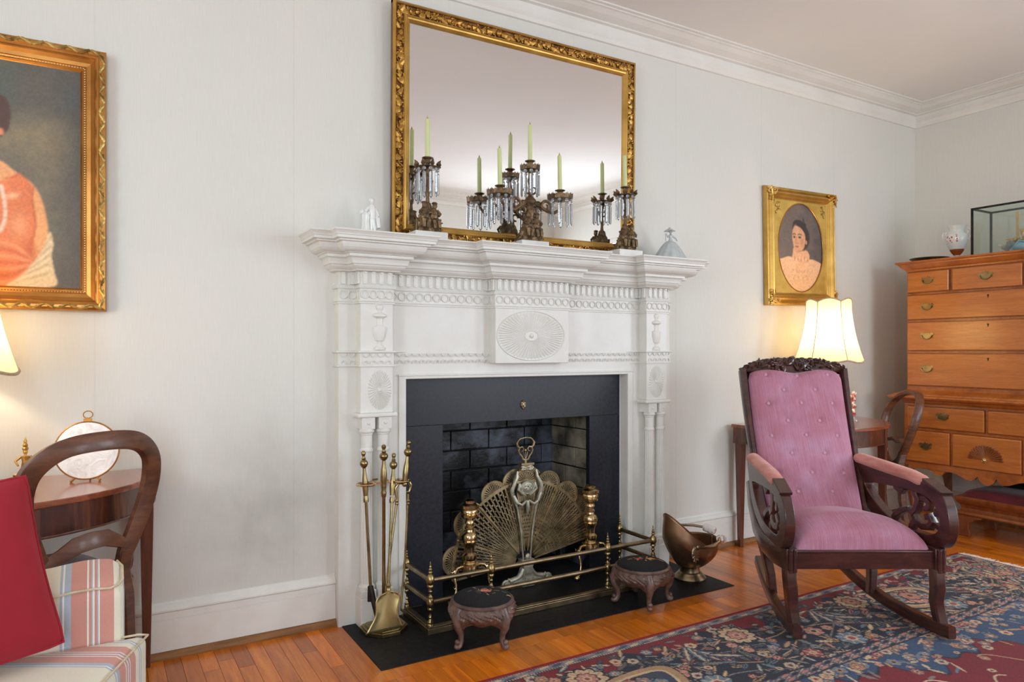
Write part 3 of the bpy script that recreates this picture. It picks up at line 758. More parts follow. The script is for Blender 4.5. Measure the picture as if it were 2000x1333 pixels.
# ------------------------------------------------------------------ peacock fan fire screen
fs = thing('fan_fire_screen', 'folding brass fan fire screen with pierced petals and scroll feet', 'fire screen', (1.812, .0, .0035))
PVZ = .112; RI, RO = .055, .392
def panel(a, half, ydep, mat, label=None):
    """one pierced leaf of the fan; a = mid angle from +x"""
    b = MB(); M = Matrix.Rotation(0, 4, 'Z')
    def pt(r, an, y): return (r*math.cos(an), y, PVZ+r*math.sin(an))
    def bar(r0, a0, r1, a1, w0, w1, th=.0022, y=ydep):
        p = Vector((r0*math.cos(a0), r0*math.sin(a0))); q = Vector((r1*math.cos(a1), r1*math.sin(a1)))
        d = (q-p).normalized(); n = Vector((-d.y, d.x))
        c = [p+n*w0/2, p-n*w0/2, q-n*w1/2, q+n*w1/2]
        b.add([(k.x, y-th, PVZ+k.y) for k in c]+[(k.x, y+th, PVZ+k.y) for k in c], [(0, 1, 2, 3), (7, 6, 5, 4), (0, 4, 5, 1), (1, 5, 6, 2), (2, 6, 7, 3), (3, 7, 4, 0)])
    nb = 8
    for k in range(nb+1):
        an = a-half+2*half*k/nb; edge = k in (0, nb)
        bar(RI, an, RO, an, .0046 if not edge else .005, .0088 if not edge else .0105, .0022 if not edge else .004)
    for k in range(nb):
        a0 = a-half+2*half*k/nb; a1 = a0+2*half/nb
        r = .12+(.016 if k % 2 else 0)
        while r < RO-.02:
            bar(r, a0, r, a1, .007, .007); r += .035
    # outer hoop band
    for k in range(8):
        bar(RO, a-half+2*half*k/8, RO, a-half+2*half*(k+1)/8, .014, .014, .004)
    p = obj('fan_leaf', b, mat, fs)
    # petal: half disc with dart slots
    b = MB(); cr = .068; cx, cz = RO*math.cos(half)*math.cos(a), PVZ+RO*math.cos(half)*math.sin(a)
    def pp(r, th, y): return (cx+r*math.cos(a+th), y, cz+r*math.sin(a+th))
    n = 14
    rim = [pp(cr*1.0, -PI/2+PI*k/24, ydep) for k in range(25)]
    b.tube(rim, .0042, 6, up=(0, -1, 0)); b.tube([pp(cr*.86, -PI/2+PI*k/24, ydep) for k in range(25)], .002, 5, up=(0, -1, 0))
    # rim plate
    for k in range(24):
        t0, t1 = -PI/2+PI*k/24, -PI/2+PI*(k+1)/24
        b.add([pp(cr*.78, t0, ydep-.001), pp(cr, t0, ydep-.001), pp(cr, t1, ydep-.001), pp(cr*.78, t1, ydep-.001), pp(cr*.78, t0, ydep+.001), pp(cr, t0, ydep+.001), pp(cr, t1, ydep+.001), pp(cr*.78, t1, ydep+.001)], [(0, 1, 2, 3), (7, 6, 5, 4), (0, 3, 7, 4)])
        b.add([pp(0, t0, ydep-.001), pp(cr*.26, t0, ydep-.001), pp(cr*.26, t1, ydep-.001)], [(0, 1, 2)])
    for k in range(n+1):
        th = -PI/2+PI*k/n; w_ = .10
        b.add([pp(cr*.2, th-w_*.5, ydep-.0012), pp(cr*.8, th-w_*.55, ydep-.0012), pp(cr*.8, th+w_*.55, ydep-.0012), pp(cr*.2, th+w_*.5, ydep-.0012),
               pp(cr*.2, th-w_*.5, ydep+.0012), pp(cr*.8, th-w_*.55, ydep+.0012), pp(cr*.8, th+w_*.55, ydep+.0012), pp(cr*.2, th+w_*.5, ydep+.0012)], [(0, 1, 2, 3), (7, 6, 5, 4), (0, 4, 5, 1), (2, 6, 7, 3)])
    b.ell(pp(cr*.02, 0, ydep), (.006, .003, .006), 10, 6)
    obj('petal', b, mat, p)
hw = math.radians(9.4)
for k, a in enumerate((171, 145, 117, 69, 51, 35, 20)):
    panel(math.radians(a), hw*(1.42 if a > 90 else 1.0), (.012 if k % 2 else .004)+(.004 if a > 90 else .0)*0, 'fanbrass')
panel(math.radians(97), hw, .020, 'fanbrass'); panel(math.radians(84), hw, .024, 'fanbrass')
b = MB()      # central cover with cap
b.box(-.037, .037, -.024, .012, .585, .597); b.box(-.032, .032, -.02, .010, .56, .585)
obj('center_cap', b, 'fanbrass', fs, bev=.002)
panel(PI/2, hw*.86, -.003, 'fanbrass')
b = MB(); y = -.012
for s in (-1, 1):
    b.tube([(s*.020, y, .13), (s*.032, y, .26), (s*.044, y, .38), (s*.055, y, .44)], [.004, .0045, .005, .006], 8)
    b.tube([(s*.055, y, .44), (s*.060, y-.004, .47), (s*.052, y-.006, .50), (s*.040, y-.004, .53), (s*.046, y, .56)], [.007, .008, .007, .006, .004], 8)
    b.tube([(s*.055, y-.004, .445), (s*.045, y-.008, .41), (s*.026, y-.010, .395), (s*.004, y-.008, .415)], [.007, .008, .008, .005], 8)
    b.tube([(s*.03, y-.004, .50), (s*.036, y-.008, .47), (s*.02, y-.008, .45), (s*.008, y-.006, .44)], [.005, .006, .006, .004], 8)
b.tube([(0, y-.008, .415), (0, y-.01, .395), (.002, y-.008, .37), (0, y-.006, .345)], [.006, .008, .009, .002], 8)
b.ell((0, y-.004, .478), (.026, .010, .030), 18, 10); b.tube([(.026*math.cos(a), y-.008, .478+.030*math.sin(a)) for a in [2*PI*k/20 for k in range(20)]], .004, 6, closed=True, up=(0, -1, 0))
for k in range(14): b.ell((rb.uniform(-.014, .014), y-.011, .478+rb.uniform(-.018, .018)), (.005, .005, .006), 6, 5)
for k in range(22): b.ell((rb.uniform(-.027, .027), -.021, rb.uniform(.563, .583)), (.006, .004, .005), 6, 5)
b.v = [(x*(1+.42*max(0, min(1, (z-.34)/.08))*(1 if z < .55 else .4)), y, z) for x, y, z in b.v]
obj('swag_and_medallion', b, 'silverbrass', fs)
b = MB()      # lyre handle
b.tube([(0, 0, .597), (0, 0, .607)], .007, 10)
for s in (-1, 1):
    b.tube([(0, 0, .607), (s*.016, 0, .614), (s*.022, 0, .628), (s*.034, 0, .640), (s*.040, 0, .656), (s*.034, 0, .670), (s*.020, 0, .674), (s*.012, 0, .664), (s*.016, 0, .653), (s*.026, 0, .652)], [.005, .006, .005, .005, .0055, .0055, .005, .004, .004, .002], 8)
    b.tube([(s*.034, 0, .668), (s*.046, 0, .680), (s*.049, 0, .694), (s*.040, 0, .706)], [.006, .007, .006, .004], 8)
    b.tube([(0, 0, .612), (s*.008, 0, .632), (s*.012, 0, .648)], .002, 6)
b.tube([(0, 0, .612), (0, 0, .655)], .002, 6)
b.tube([(-.040, 0, .706), (-.03, 0, .714), (0, 0, .718), (.03, 0, .714), (.040, 0, .706)], .0042, 8)
b.ell((0, 0, .656), (.006, .005, .008), 8, 6)
obj('lyre_handle', b, 'fanbrass', fs)
b = MB()      # base
b.prism([(-.034, .0), (.034, .0), (.030, .05), (.022, .085), (.030, .105), (.034, .13), (-.034, .13), (-.030, .105), (-.022, .085), (-.030, .05)], -.030, .016)
b.prism([(-.088, .0), (.088, .0), (.080, .022), (.050, .042), (.034, .062), (.026, .085), (-.026, .085), (-.034, .062), (-.050, .042), (-.080, .022)], -.022, .012); b.box(-.037, .037, -.033, .018, .105, .116); b.ell((0, -.02, .140), (.014, .010, .018), 12, 8)
for s in (-1, 1):
    b.tube([(s*.02, -.015, .085), (s*.034, -.015, .06), (s*.05, -.015, .045), (s*.075, -.015, .040), (s*.10, -.015, .036)], [.010, .012, .013, .013, .012], 10)
    b.tube([(s*.118+s*.020*math.cos(t)*(1-t/12), -.015, .024+.020*math.sin(t)*(1-t/12)) for t in [2.2-k*.5 if s > 0 else 2.2-k*.5 for k in range(14)]], .006, 8)
    b.tube([(s*.118, -.03, .024), (s*.118, .0, .024)], .016, 12)
    b.prism([(s*.03, .002), (s*.105, .002), (s*.10, .02), (s*.07, .034), (s*.03, .04)] if s > 0 else [(s*.03, .04), (s*.07, .034), (s*.10, .02), (s*.105, .002), (s*.03, .002)], -.026, -.006)
b.prism([(-.02, .06), (.02, .06), (.016, .1), (-.016, .1)], -.034, -.03); b.prism([(-.028, .006), (.028, .006), (.018, .045), (-.018, .045)], -.040, -.028)
obj('scroll_base', b, 'silverbrass', fs, bev=.0015)

# ------------------------------------------------------------------ fender
fd = thing('fireplace_fender', 'low brass fender rail with ball finial posts around the hearth', 'fender', (1.765, -.18, .0035))
FL, FR, FF, FB = 1.168, 2.352, -.312, -.045
b = MB()
for (x0, x1, y0, y1) in ((FL-.017, FR+.017, FF-.017, FF+.017), (FL-.017, FL+.017, FF+.017, FB), (FR-.017, FR+.017, FF+.017, FB)):
    b.box(x0, x1, y0, y1, .0035, .028); b.box(x0+.005, x1-.005, y0+.005, y1-(0.005 if y1 > FF+.02 else .005), .028, .034)
obj('base_curb', b, 'brass_d', fd, world=True, bev=.002)
PP = [(.019, .034), (.019, .040), (.015, .044), (.017, .050), (.012, .056), (.009, .064), (.013, .070), (.009, .077), (.008, .088), (.012, .094), (.015, .099), (.016, .103),
      (.013, .108), (.019, .118), (.0205, .130), (.018, .142), (.012, .147), (.015, .151), (.010, .157), (.007, .166), (.012, .174), (.008, .182), (.011, .189), (.018, .192), (.018, .198),
      (.015, .201), (.022, .210), (.0235, .220), (.021, .231), (.013, .240), (.007, .244), (.012, .250), (.007, .256), (.010, .262), (.005, .268), (.007, .273), (.003, .280), (.0045, .285), (0, .295)]
PPS = [(r*.74, z) for r, z in PP]
posts = [(FL, FF), (1.448, FF), (2.072, FF), (FR, FF), (FL, FB-.012), (FR, FB-.012)]
b = MB(); b.lathe(PPS, seg=14)
p0 = obj('turned_post', b, 'brass', fd)
I = rootmat(fd).inverted()
for k, (x, y) in enumerate(posts):
    q = I @ Vector((x, y, 0))
    if k == 0: p0.location = q
    else: inst(p0, fd, q)
for z in (.218, .130):
    r = .0100
    for a, c in (((FL, FF), (FR, FF)), ((FL, FF), (FL, FB-.01)), ((FR, FF), (FR, FB-.01))):
        b = MB(); b.tube([(a[0], a[1], z), (c[0], c[1], z)], r, 12); obj('rail', b, 'brass_d', fd, world=True)

# ------------------------------------------------------------------ fire tools on their stand
TX, TY = 1.022, -.172
ts = thing('fire_tool_stand', 'brass stand with octagonal foot that carries the fireplace tools', 'tool stand', (TX, TY, .0035))
b = MB(); oc = [(.098*math.cos(PI/8+k*PI/4), .098*math.sin(PI/8+k*PI/4)) for k in range(8)]
for f, z0, z1 in ((1, .0, .016), (.93, .016, .022), (.80, .022, .026)):
    b.add([(x*f, y*f, z0) for x, y in oc]+[(x*f, y*f, z1) for x, y in oc], [tuple(range(7, -1, -1)), tuple(range(8, 16))]+[(k, (k+1) % 8, 8+(k+1) % 8, 8+k) for k in range(8)])
obj('octagonal_foot', b, 'brass', ts, bev=.002)
KN = [(.0105, .0), (.011, .01), (.013, .03), (.0135, .05), (.011, .075), (.0075, .10), (.0065, .118), (.009, .121), (.013, .125), (.0175, .134), (.0175, .144), (.013, .151), (.008, .154), (.0095, .160), (.006, .166), (.006, .171), (.0095, .177), (.0095, .186), (.005, .192), (0, .193)]
b = MB(); b.lathe([(.012, .026), (.010, .04), (.0075, .05), (.007, .54), (.010, .545), (.0115, .56), (.009, .57), (.011, .585), (.011, .6), (.009, .605)], seg=14); b.lathe([(r, z*.9+.585) for r, z in KN], seg=16)
obj('center_post', b, 'brass', ts)
b = MB()
b.box(-.115, .115, -.004, .004, .598, .606)
for cx in (-.075, .075):
    b.tube([(cx+.036*math.cos(a), .036*math.sin(a)-.0, .602) for a in [2*PI*k/20 for k in range(20)]], .0045, 6, closed=True)
b.tube([(.036*math.cos(a), .05+.036*math.sin(a), .602) for a in [2*PI*k/20 for k in range(20)]], .004, 6, closed=True)
obj('hanger_rings', b, 'brass_b', ts)
def tilt(p0, p1):
    p0, p1 = Vector(p0), Vector(p1); d = (p1-p0); q = d.to_track_quat('Z', 'Y')
    return Matrix.Translation(p0) @ q.to_matrix().to_4x4(), d.length
# brush (left), shovel, small poker, tongs/poker with hook (right)
def tool(name, label, base, top, hk=True):
    t = thing(name, label, name.replace('_', ' '), (base[0], base[1], base[2]), 0, 'tools on the fireplace stand')
    M, L = tilt((0, 0, 0), Vector(top)-Vector(base)); return t, M, L
t, M, L = tool('fire_poker', 'brass-handled fire poker with a dark iron tip at the left of the tool stand', (TX-.058, TY-.005, .19), (TX-.083, TY+.012, .742))
b = MB(); b.lathe([(.006, 0), (.006, L-.18)], seg=10, M=M); b.lathe([(r*.92, z*.95+L-.185) for r, z in KN], seg=14, M=M); b.lathe([(.011, L-.21), (.011, L-.2), (.008, L-.185)], seg=12, M=M); obj('handle', b, 'brass', t)
b = MB(); b.lathe([(.013, -.06), (.012, .0), (.007, .004)], seg=12, sy=.7); b.tube([(0, 0, .0), (.004, -.03, -.06), (.012, -.052, -.12), (.022, -.066, -.155)], [.012, .011, .009, .005], 8)
obj('iron_tip', b, 'iron', t)
t, M, L = tool('fire_shovel', 'brass fire shovel leaning at the front of the tool stand', (TX-.004, TY-.062, .180), (TX+.052, TY+.02, .722))
b = MB(); b.lathe([(.0055, 0), (.0055, L-.18)], seg=10, M=M); b.lathe([(r*.92, z*.9+L-.175) for r, z in KN], seg=14, M=M); b.lathe([(.010, L-.205), (.011, L-.195), (.008, L-.18)], seg=12, M=M)
b.lathe([(.009, -.005), (.011, .004), (.007, .012), (.011, .02), (.006, .03)], seg=12, M=M); obj('handle', b, 'brass', t)
b = MB()
def sc(u, v):
    a = (u-.5)*2; zz = .002-.150*v
    wd = .052*(1-(1-min(1, v/.22))**2)**.5*(1-.10*math.sin(min(1, max(0, (v-.25)/.55))*PI))+.028*max(0, (v-.55)/.45)**1.6
    return (a*wd-.002-.022*v, -.006-.018*v+.014*(a*a)*(-1)*(1-v*.6), zz)
b.grid(sc, 14, 16)
o = obj('shovel_blade', b, pm('shovel_brass', (176, 158, 108), (206, 186, 130), 7, 3, .28, .85, rvar=.05), t); md = o.modifiers.new('s', 'SOLIDIFY'); md.thickness = .003
t, M, L = tool('fire_tongs', 'brass fire tongs with hinged arms hanging at the right of the stand', (TX+.088, TY-.01, .60), (TX+.112, TY+.0, .775))
b = MB(); b.lathe([(r*.95, z*.9+.0) for r, z in KN], seg=14, M=M); obj('handle', b, 'brass', t)
b = MB(); b.ell((0, 0, -.008), (.012, .008, .012), 12, 8)
b.tube([(0, 0, -.005), (-.024, 0, .0), (-.040, 0, -.02), (-.036, 0, -.05), (-.034, 0, -.07), (-.056, -.01, -.2), (-.10, -.03, -.46)], [.007, .007, .006, .006, .0055, .005, .0045], 8)
b.tube([(0, 0, -.005), (.018, 0, .002), (.028, 0, -.018), (.020, 0, -.04), (.006, 0, -.042)], [.007, .007, .0065, .005, .003], 8)
b.tube([(.016, 0, -.05), (.014, 0, -.08), (.0, -.006, -.30), (-.022, -.012, -.52)], [.006, .0055, .005, .0045], 8)
b.tube([(-.022, -.012, -.52), (-.010, -.014, -.535), (-.016, -.014, -.55)], [.005, .004, .003], 8)
for x_, z_ in ((-.0355, -.08), (.0145, -.085)): b.lathe([(.006, -.012), (.009, -.006), (.006, 0), (.009, .006), (.006, .012)], (x_, 0, z_), 10)
obj('tong_arms', b, 'brass', t)

# ------------------------------------------------------------------ footstools
def stool(x, y, rz, label, flower):
    t = thing('footstool', label, 'footstool', (x, y, .0035), rz, 'pair of round needlepoint footstools')
    R = .122
    b = MB()
    def apr(u, v):      # carved apron with scalloped edge
        a = 2*PI*u; k = (math.cos(4*a)+1)/2           # 1 at the legs
        z1 = .166; z0 = .100-.012*math.cos(8*a)*.6-.018*k
        z = z1+(z0-z1)*v
        bul = math.sin(PI*min(1, v*1.05))**.8
        r = R-.012+.024*bul+.010*k*v
        r += .0034*math.sin(a*24+5*math.sin(v*7))*math.sin(v*PI)
        return (r*math.cos(a), r*math.sin(a), z)
    b.grid(apr, 240, 18); 
    o = obj('carved_apron', b, 'stool', t); md = o.modifiers.new('s', 'SOLIDIFY'); md.thickness = .010
    b = MB(); b.lathe([(R-.020, .156), (R-.004, .156), (R+.003, .160), (R+.003, .165), (R-.003, .169), (R-.009, .170), (R-.013, .166)], seg=48)
    obj('top_rim', b, 'stool', t)
    for k in range(4):
        a = k*PI/2; M = Matrix.Rotation(a, 4, 'Z')
        b = MB()
        b.tube([(R-.010, 0, .150), (R+.008, 0, .118), (R+.004, 0, .085), (R-.010, 0, .055), (R-.010, 0, .030), (R+.002, 0, .014)], [.020, .022, .017, .012, .011, .014], 10, M=M)
        b.ell((R+.006, 0, .013), (.017, .014, .0125), 10, 8, M=M)
        b.ell((R+.008, 0, .030), (.010, .012, .010), 10, 8, M=M)
        obj('leg', b, 'stool', t)
    n = 90; yy, xx = np.mgrid[-1:1:n*1j, -1:1:n*1j]
    rr_ = np.sqrt(xx**2+yy**2)
    col = np.zeros((n, n, 3))+np.array([16, 16, 20])
    g_ = np.random.RandomState(4)
    col += g_.rand(n, n, 1)*8
    def blob(cx, cy, rx, ry, an, c, soft=1):
        u = (xx/1.5-cx)*math.cos(an)+(yy/1.5-cy)*math.sin(an); v = -(xx/1.5-cx)*math.sin(an)+(yy/1.5-cy)*math.cos(an)
        m = (u/rx)**2+(v/ry)**2 < 1; col[m] = c
    if flower == 0:
        for k in range(16):
            a = k*2.4; L = .18+.14*(k % 3); blob(.1+L*math.cos(a)*1.3, .12+L*math.sin(a)*.7, .07, .022, a*1.1, [(150, 140, 96), (96, 104, 80), (196, 156, 96)][k % 3])
        for k in range(7):
            a = k*.9; blob(.08+.09*math.cos(a), .10+.07*math.sin(a), .06, .05, a, [(206, 118, 104), (224, 150, 130), (168, 74, 68)][k % 3])
        blob(.08, .1, .05, .04, 0, (232, 170, 140))
    else:
        for k in range(14):
            a = k*2.4; L = .14+.1*(k % 3); blob(.05+L*math.cos(a)*1.6, .10+L*math.sin(a)*.6, .07, .024, a, [(120, 110, 70), (196, 120, 70), (206, 168, 110)][k % 3])
        for s_, cs in ((-.12, [(186, 70, 50), (214, 110, 76), (150, 50, 40)]), (.2, [(220, 160, 96), (236, 196, 130), (196, 120, 70)])):
            for k in range(6):
                a = k*1.05; blob(.05+s_+.075*math.cos(a), .10+.06*math.sin(a), .05, .042, a, cs[k % 3])
    rz_ = -rz+math.radians(-30)
    P = np.stack([xx*math.cos(rz_)-yy*math.sin(rz_), xx*math.sin(rz_)+yy*math.cos(rz_), 0*xx], -1)*(R-.007)
    # square to disc mapping keeps the cushion edge round
    mx = np.maximum(np.abs(xx), np.abs(yy)); f = np.where(rr_ > 0, mx/np.maximum(rr_, 1e-6), 1)[..., None]
    P = P*f; rad = np.sqrt((P**2).sum(-1))/(R-.007)
    P[..., 2] = .168+.024*np.sqrt(np.clip(1-rad**3, 0, 1))
    me_o = vgrid('cushion', 'needle', (0, 0, 0), (0, 0, 0), (0, 0, 0), 1, 1, col, t, world=False, lift=P)
    me_o.data.polygons.foreach_set('use_smooth', [True]*len(me_o.data.polygons))
    return t
stool(1.318, -.478, math.radians(14.5), 'round footstool in front of the left end of the fender', 0)
stool(2.148, -.468, math.radians(-26), 'round footstool beside the coal scuttle, orange and yellow flowers on its seat', 1)

# ------------------------------------------------------------------ coal scuttle
cs = thing('coal_scuttle', 'brown copper helmet coal scuttle with brass foot and ceramic handle grips', 'coal scuttle', (2.575, -.335, .0035), math.radians(-8))
b = MB(); b.lathe([(.0, .0), (.078, .0), (.080, .008), (.074, .016), (.066, .024), (.060, .03), (.058, .034), (.050, .038), (.047, .06), (.05, .068)], seg=36)
obj('foot', b, pm('pale_worn_brass', (150, 136, 108), (186, 172, 136), 14, 4, .3, 1, rvar=.08), cs)
b = MB()
def scut(u, v):
    a = 2*PI*u; c = -math.cos(a)                     # c=1 toward the spout, local -x
    top = .200+.135*(max(0, c)**1.15)-.008*(1-abs(c))
    tt = v; z = .062+(top-.062)*tt
    R0 = .05+.078*math.sin(min(1, tt*1.35)*PI/2)**.8
    if c > 0: R0 = R0*(1-.18*c*max(0, tt-.55)/.45)
    x = -R0*1.12*c; y = R0*math.sin(a)
    lift_ = max(0, z-.19)
    x -= lift_*.16*max(0, c)**.8
    y *= 1-.8*lift_*max(0, c)
    return (x, y, z)
b.grid(scut, 56, 22)
o = obj('bowl', b, 'copper', cs); md = o.modifiers.new('s', 'SOLIDIFY'); md.thickness = .003; md.offset = -1
b = MB(); b.tube([scut(k/56, 1) for k in range(56)], .0035, 6, closed=True); obj('rolled_rim', b, 'copper', cs)
b = MB()
for s in (-1,):
    for k in range(40):
        a = rb.uniform(0, 2*PI); q = rb.random()**.5
        b.ell((-.052+.020*q*math.cos(a), s*.118, .165+.034*q*math.sin(a)-.012), (.006, .004, .007), 6, 5)
    b.ell((-.052, s*.112, .155), (.022, .010, .040), 12, 8)
obj('cast_bracket', b, 'brass_d', cs)
b = MB()
b.tube([(-.04, -.122, .190), (-.01, -.130, .187), (.05, -.124, .187), (.10, -.10, .194), (.128, -.072, .204)], .0075, 8)
b.ell((-.04, -.122, .19), (.012, .008, .012), 10, 8); obj('bail_handle', b, 'brass_d', cs)
b = MB(); b.tube([(.0, .118, .232), (.03, .116, .238), (.09, .09, .236), (.128, .05, .232)], .0065, 8)
b.ell((.0, .118, .232), (.010, .008, .009), 10, 8); obj('bail_handle', b, 'brass_d', cs)
for p, q in (((.128, -.072, .204), (.158, -.058, .190)), ((.128, .05, .232), (.150, .0, .222))):
    b = MB(); M, L = tilt(p, q); b.lathe([(.012, -.004), (.020, .0), (.021, .02), (.021, L), (.016, L+.004), (.0, L+.005)], seg=16, M=M)
    obj('ceramic_grip', b, pm('transfer_ceramic', (236, 228, 224), (186, 130, 124), 60, 2, .2, lo=.55, hi=.7, coat=.5), cs)

# ------------------------------------------------------------------ gilt mirror leaning on the mantel shelf
mi = thing('gilt_mirror', 'large wall mirror in a carved gold leaf frame standing on the mantel shelf', 'mirror', (1.785, -.030, 1.6222))
mi.rotation_euler = (math.radians(.72), 0, 0)
MW, MH = .678, 1.045
b = MB()
PR = [(0, .006), (0, .008), (.006, .014), (.010, .020), (.014, .016), (.018, .010), (.030, .006), (.048, .008), (.056, .016), (.061, .018), (.065, .014), (.070, .012), (.074, .010), (.078, .006), (.082, .0)]
b.rectframe(-MW, MW, 0, MH, PR, 0); obj('carved_frame', b, 'gold_d', mi)
fr = mi.children[0]
b = MB(); b.rectframe(-MW, MW, 0, MH, [(.0515, .012), (.056, .0175), (.061, .0195), (.065, .0155), (.071, .0135), (.078, .0075), (.083, .0)], -.0004)
b.rectframe(-MW, MW, 0, MH, [(.0, .0085), (.006, .0145), (.010, .0205), (.0145, .0165)], -.0004); obj('gold_bead_moulding', b, 'gold_soft', fr)
b = MB()
for (x0, x1, z0, z1) in ((-MW, -MW+.012, 0, MH), (MW-.012, MW, 0, MH), (-MW, MW, MH-.012, MH), (-MW, MW, 0, .012)): b.box(x0, x1, -.010, .011, z0, z1)
obj('frame_side', b, 'frame_side', mi)
b = MB(); b.box(-MW+.07, MW-.07, .0, .004, .07, MH-.07); obj('mirror_glass', b, 'mirror', mi)
rl = random.Random(9)
def leafmesh(w_, l_):
    b = MB(); st = [(0, 0), (.45, .12), (.5, .3), (.38, .42), (.55, .55), (.42, .72), (.25, .8), (0, 1), (-.25, .8), (-.42, .72), (-.55, .55), (-.38, .42), (-.5, .3), (-.45, .12)]
    vs = [(0, -.007, l_*.45)]+[(x*w_, -.001-.002*math.cos(x*5), z*l_) for x, z in st]+[(x*w_, .004, z*l_) for x, z in st]
    n = len(st); fs = [(0, 1+(k+1) % n, 1+k) for k in range(n)]+[(1+k, 1+(k+1) % n, 1+n+(k+1) % n, 1+n+k) for k in range(n)]
    b.add(vs, fs, True); return b
lf = [obj('leaf', leafmesh(.026, .036), 'gold', fr), obj('leaf', leafmesh(.020, .030), 'gold', fr), obj('leaf', leafmesh(.032, .030), 'gold', fr)]
used = [0, 0, 0]
cnt = 0; bb = MB()
def side(n, fn, base):
    global cnt
    for k in range(n):
        u = (k+.5)/n; x, z, a = fn(u); j = rl.randrange(3)
        o = lf[j] if not used[j] else inst(lf[j], fr)
        used[j] = 1
        o.location = (x, -.012, z); o.rotation_euler = (rl.uniform(-.3, .1), a+rl.uniform(-.9, .9), 0); cnt += 1
        for q in range(5):
            dx, dz = rl.uniform(-.020, .020), rl.uniform(-.026, .026)
            bb.ell((x+dx, -.011, z+dz), (.0042, .004, .0042), 6, 4)
        px = [(x+rl.uniform(-.02, .02), -.0115, z+rl.uniform(-.02, .02)) for _ in range(4)]
        bb.tube(px, [.002, .003, .0025, .001], 5)
side(38, lambda u: (-MW+.033, .03+u*(MH-.06), 0), 0); side(38, lambda u: (MW-.033, .03+u*(MH-.06), PI), 0)
side(50, lambda u: (-MW+.04+u*(2*MW-.08), MH-.033, PI/2), 0); side(50, lambda u: (-MW+.04+u*(2*MW-.08), .033, -PI/2), 0)
obj('berries_and_tendrils', bb, 'gold', fr)['kind'] = 'stuff'

# ------------------------------------------------------------------ girandoles, candelabrum and candles
SH = 1.6222
def bronze_group(par, R=.052, h=.15, z0=.034):
    """rocky base with two seated figures, cast in one piece"""
    b = MB(); rg = random.Random(7)
    def rock(u, v):
        a = 2*PI*u; r = R*(1-.78*v**1.0)*(1+.13*math.sin(a*5+v*7)+.10*math.sin(a*9-v*15)+.05*math.sin(a*17+v*30)); return (r*math.cos(a)*1.15, r*math.sin(a)*.72, z0+h*.80*v)
    b.grid(rock, 48, 18)
    for s in (-1, 1):       # seated figures either side of the stem
        g = MB(); x = 0; zz = 0
        g.ell((x, -.004, zz), (.016, .014, .024), 12, 8); g.ell((x+s*.002, -.006, zz+.030), (.0085, .009, .0105), 10, 8); g.ell((x+s*.002, -.004, zz+.038), (.010, .010, .005), 10, 6)
        g.tube([(x+s*.010, -.006, zz+.016), (x+s*.020, -.012, zz+.004), (x+s*.012, -.020, zz-.004)], [.005, .0045, .0035], 7)
        g.tube([(x-s*.008, -.008, zz+.016), (x-s*.013, -.018, zz+.006), (x-s*.002, -.024, zz+.002)], [.005, .0045, .0035], 7)
        g.tube([(x, -.010, zz-.016), (x+s*.010, -.026, zz-.020), (x+s*.012, -.028, zz-.042)], [.009, .0075, .005], 8)
        g.tube([(x, -.010, zz-.016), (x-s*.006, -.026, zz-.022), (x-s*.004, -.028, zz-.044)], [.009, .0075, .005], 8)
        b.add([(s*.021+p[0]*1.35, -.016+p[1]*1.1, z0+h*.46+p[2]*1.35) for p in g.v], g.f, True)
        b.tube([(s*.055, -.012, z0), (s*.056, -.012, z0+.055)], [.004, .003], 6); b.tube([(s*.048, -.012, z0+.040), (s*.066, -.012, z0+.046)], [.003, .003], 6)
        b.ell((s*.056, -.012, z0+.058), (.005, .004, .005), 6, 5)
    for k in range(70):
        a = rg.uniform(0, 2*PI); v = rg.random()**1.2*.8; p = rock(a/2/PI, v)
        b.ell(p, (rg.uniform(.003, .008), rg.uniform(.003, .006), rg.uniform(.003, .009)), 6, 5)
    return obj('figure_base', b, 'bronze', par)
def crown(par, x, y, z, r, gal, mat='bronze'):
    """galleried drip crown with socket; z = rim level"""
    b = MB()
    b.lathe([(.008, -.012), (.012, -.002), (r-.004, .0), (r, .002), (r, .005), (r-.006, .006), (.012, .006), (.010, .012), (.011, .02), (.013, .036), (.016, .040), (.024, .043), (.025, .046), (.020, .048), (.010, .048)], (x, y, z), 24)
    n = 16
    for k in range(n):
        a = 2*PI*k/n
        if gal:
            vs = []
            for (da, rr_, zz) in ((-.17, 1, .004), (.17, 1, .004), (.20, 1.02, .018), (.10, 1.03, .024), (.03, 1.03, .020), (0, 1.04, .030), (-.05, 1.03, .020), (-.12, 1.03, .026), (-.20, 1.02, .018)):
                vs.append((x+r*rr_*math.cos(a+da), y+r*rr_*math.sin(a+da), z+zz))
            vs += [(p[0]*1+(x-p[0])*.04, p[1]+(y-p[1])*.04, p[2]) for p in vs]
            b.add(vs, [tuple(range(9)), tuple(range(17, 8, -1))]+[(k2, (k2+1) % 9, 9+(k2+1) % 9, 9+k2) for k2 in range(9)])
        elif k % 2 == 0:
            ca, sa = math.cos(a), math.sin(a)
            b.tube([(x+r*ca*.9, y+r*sa*.9, z+.002), (x+r*ca*1.05, y+r*sa*1.05, z+.012), (x+r*ca*1.02, y+r*sa*1.02, z+.022), (x+r*ca*1.16, y+r*sa*1.16, z+.030)], [.005, .009, .007, .001], 6)
            b.ell((x+r*ca*.95, y+r*sa*.95, z+.014), (.010, .010, .008), 8, 5)
    return obj('drip_crown', b, mat, par)
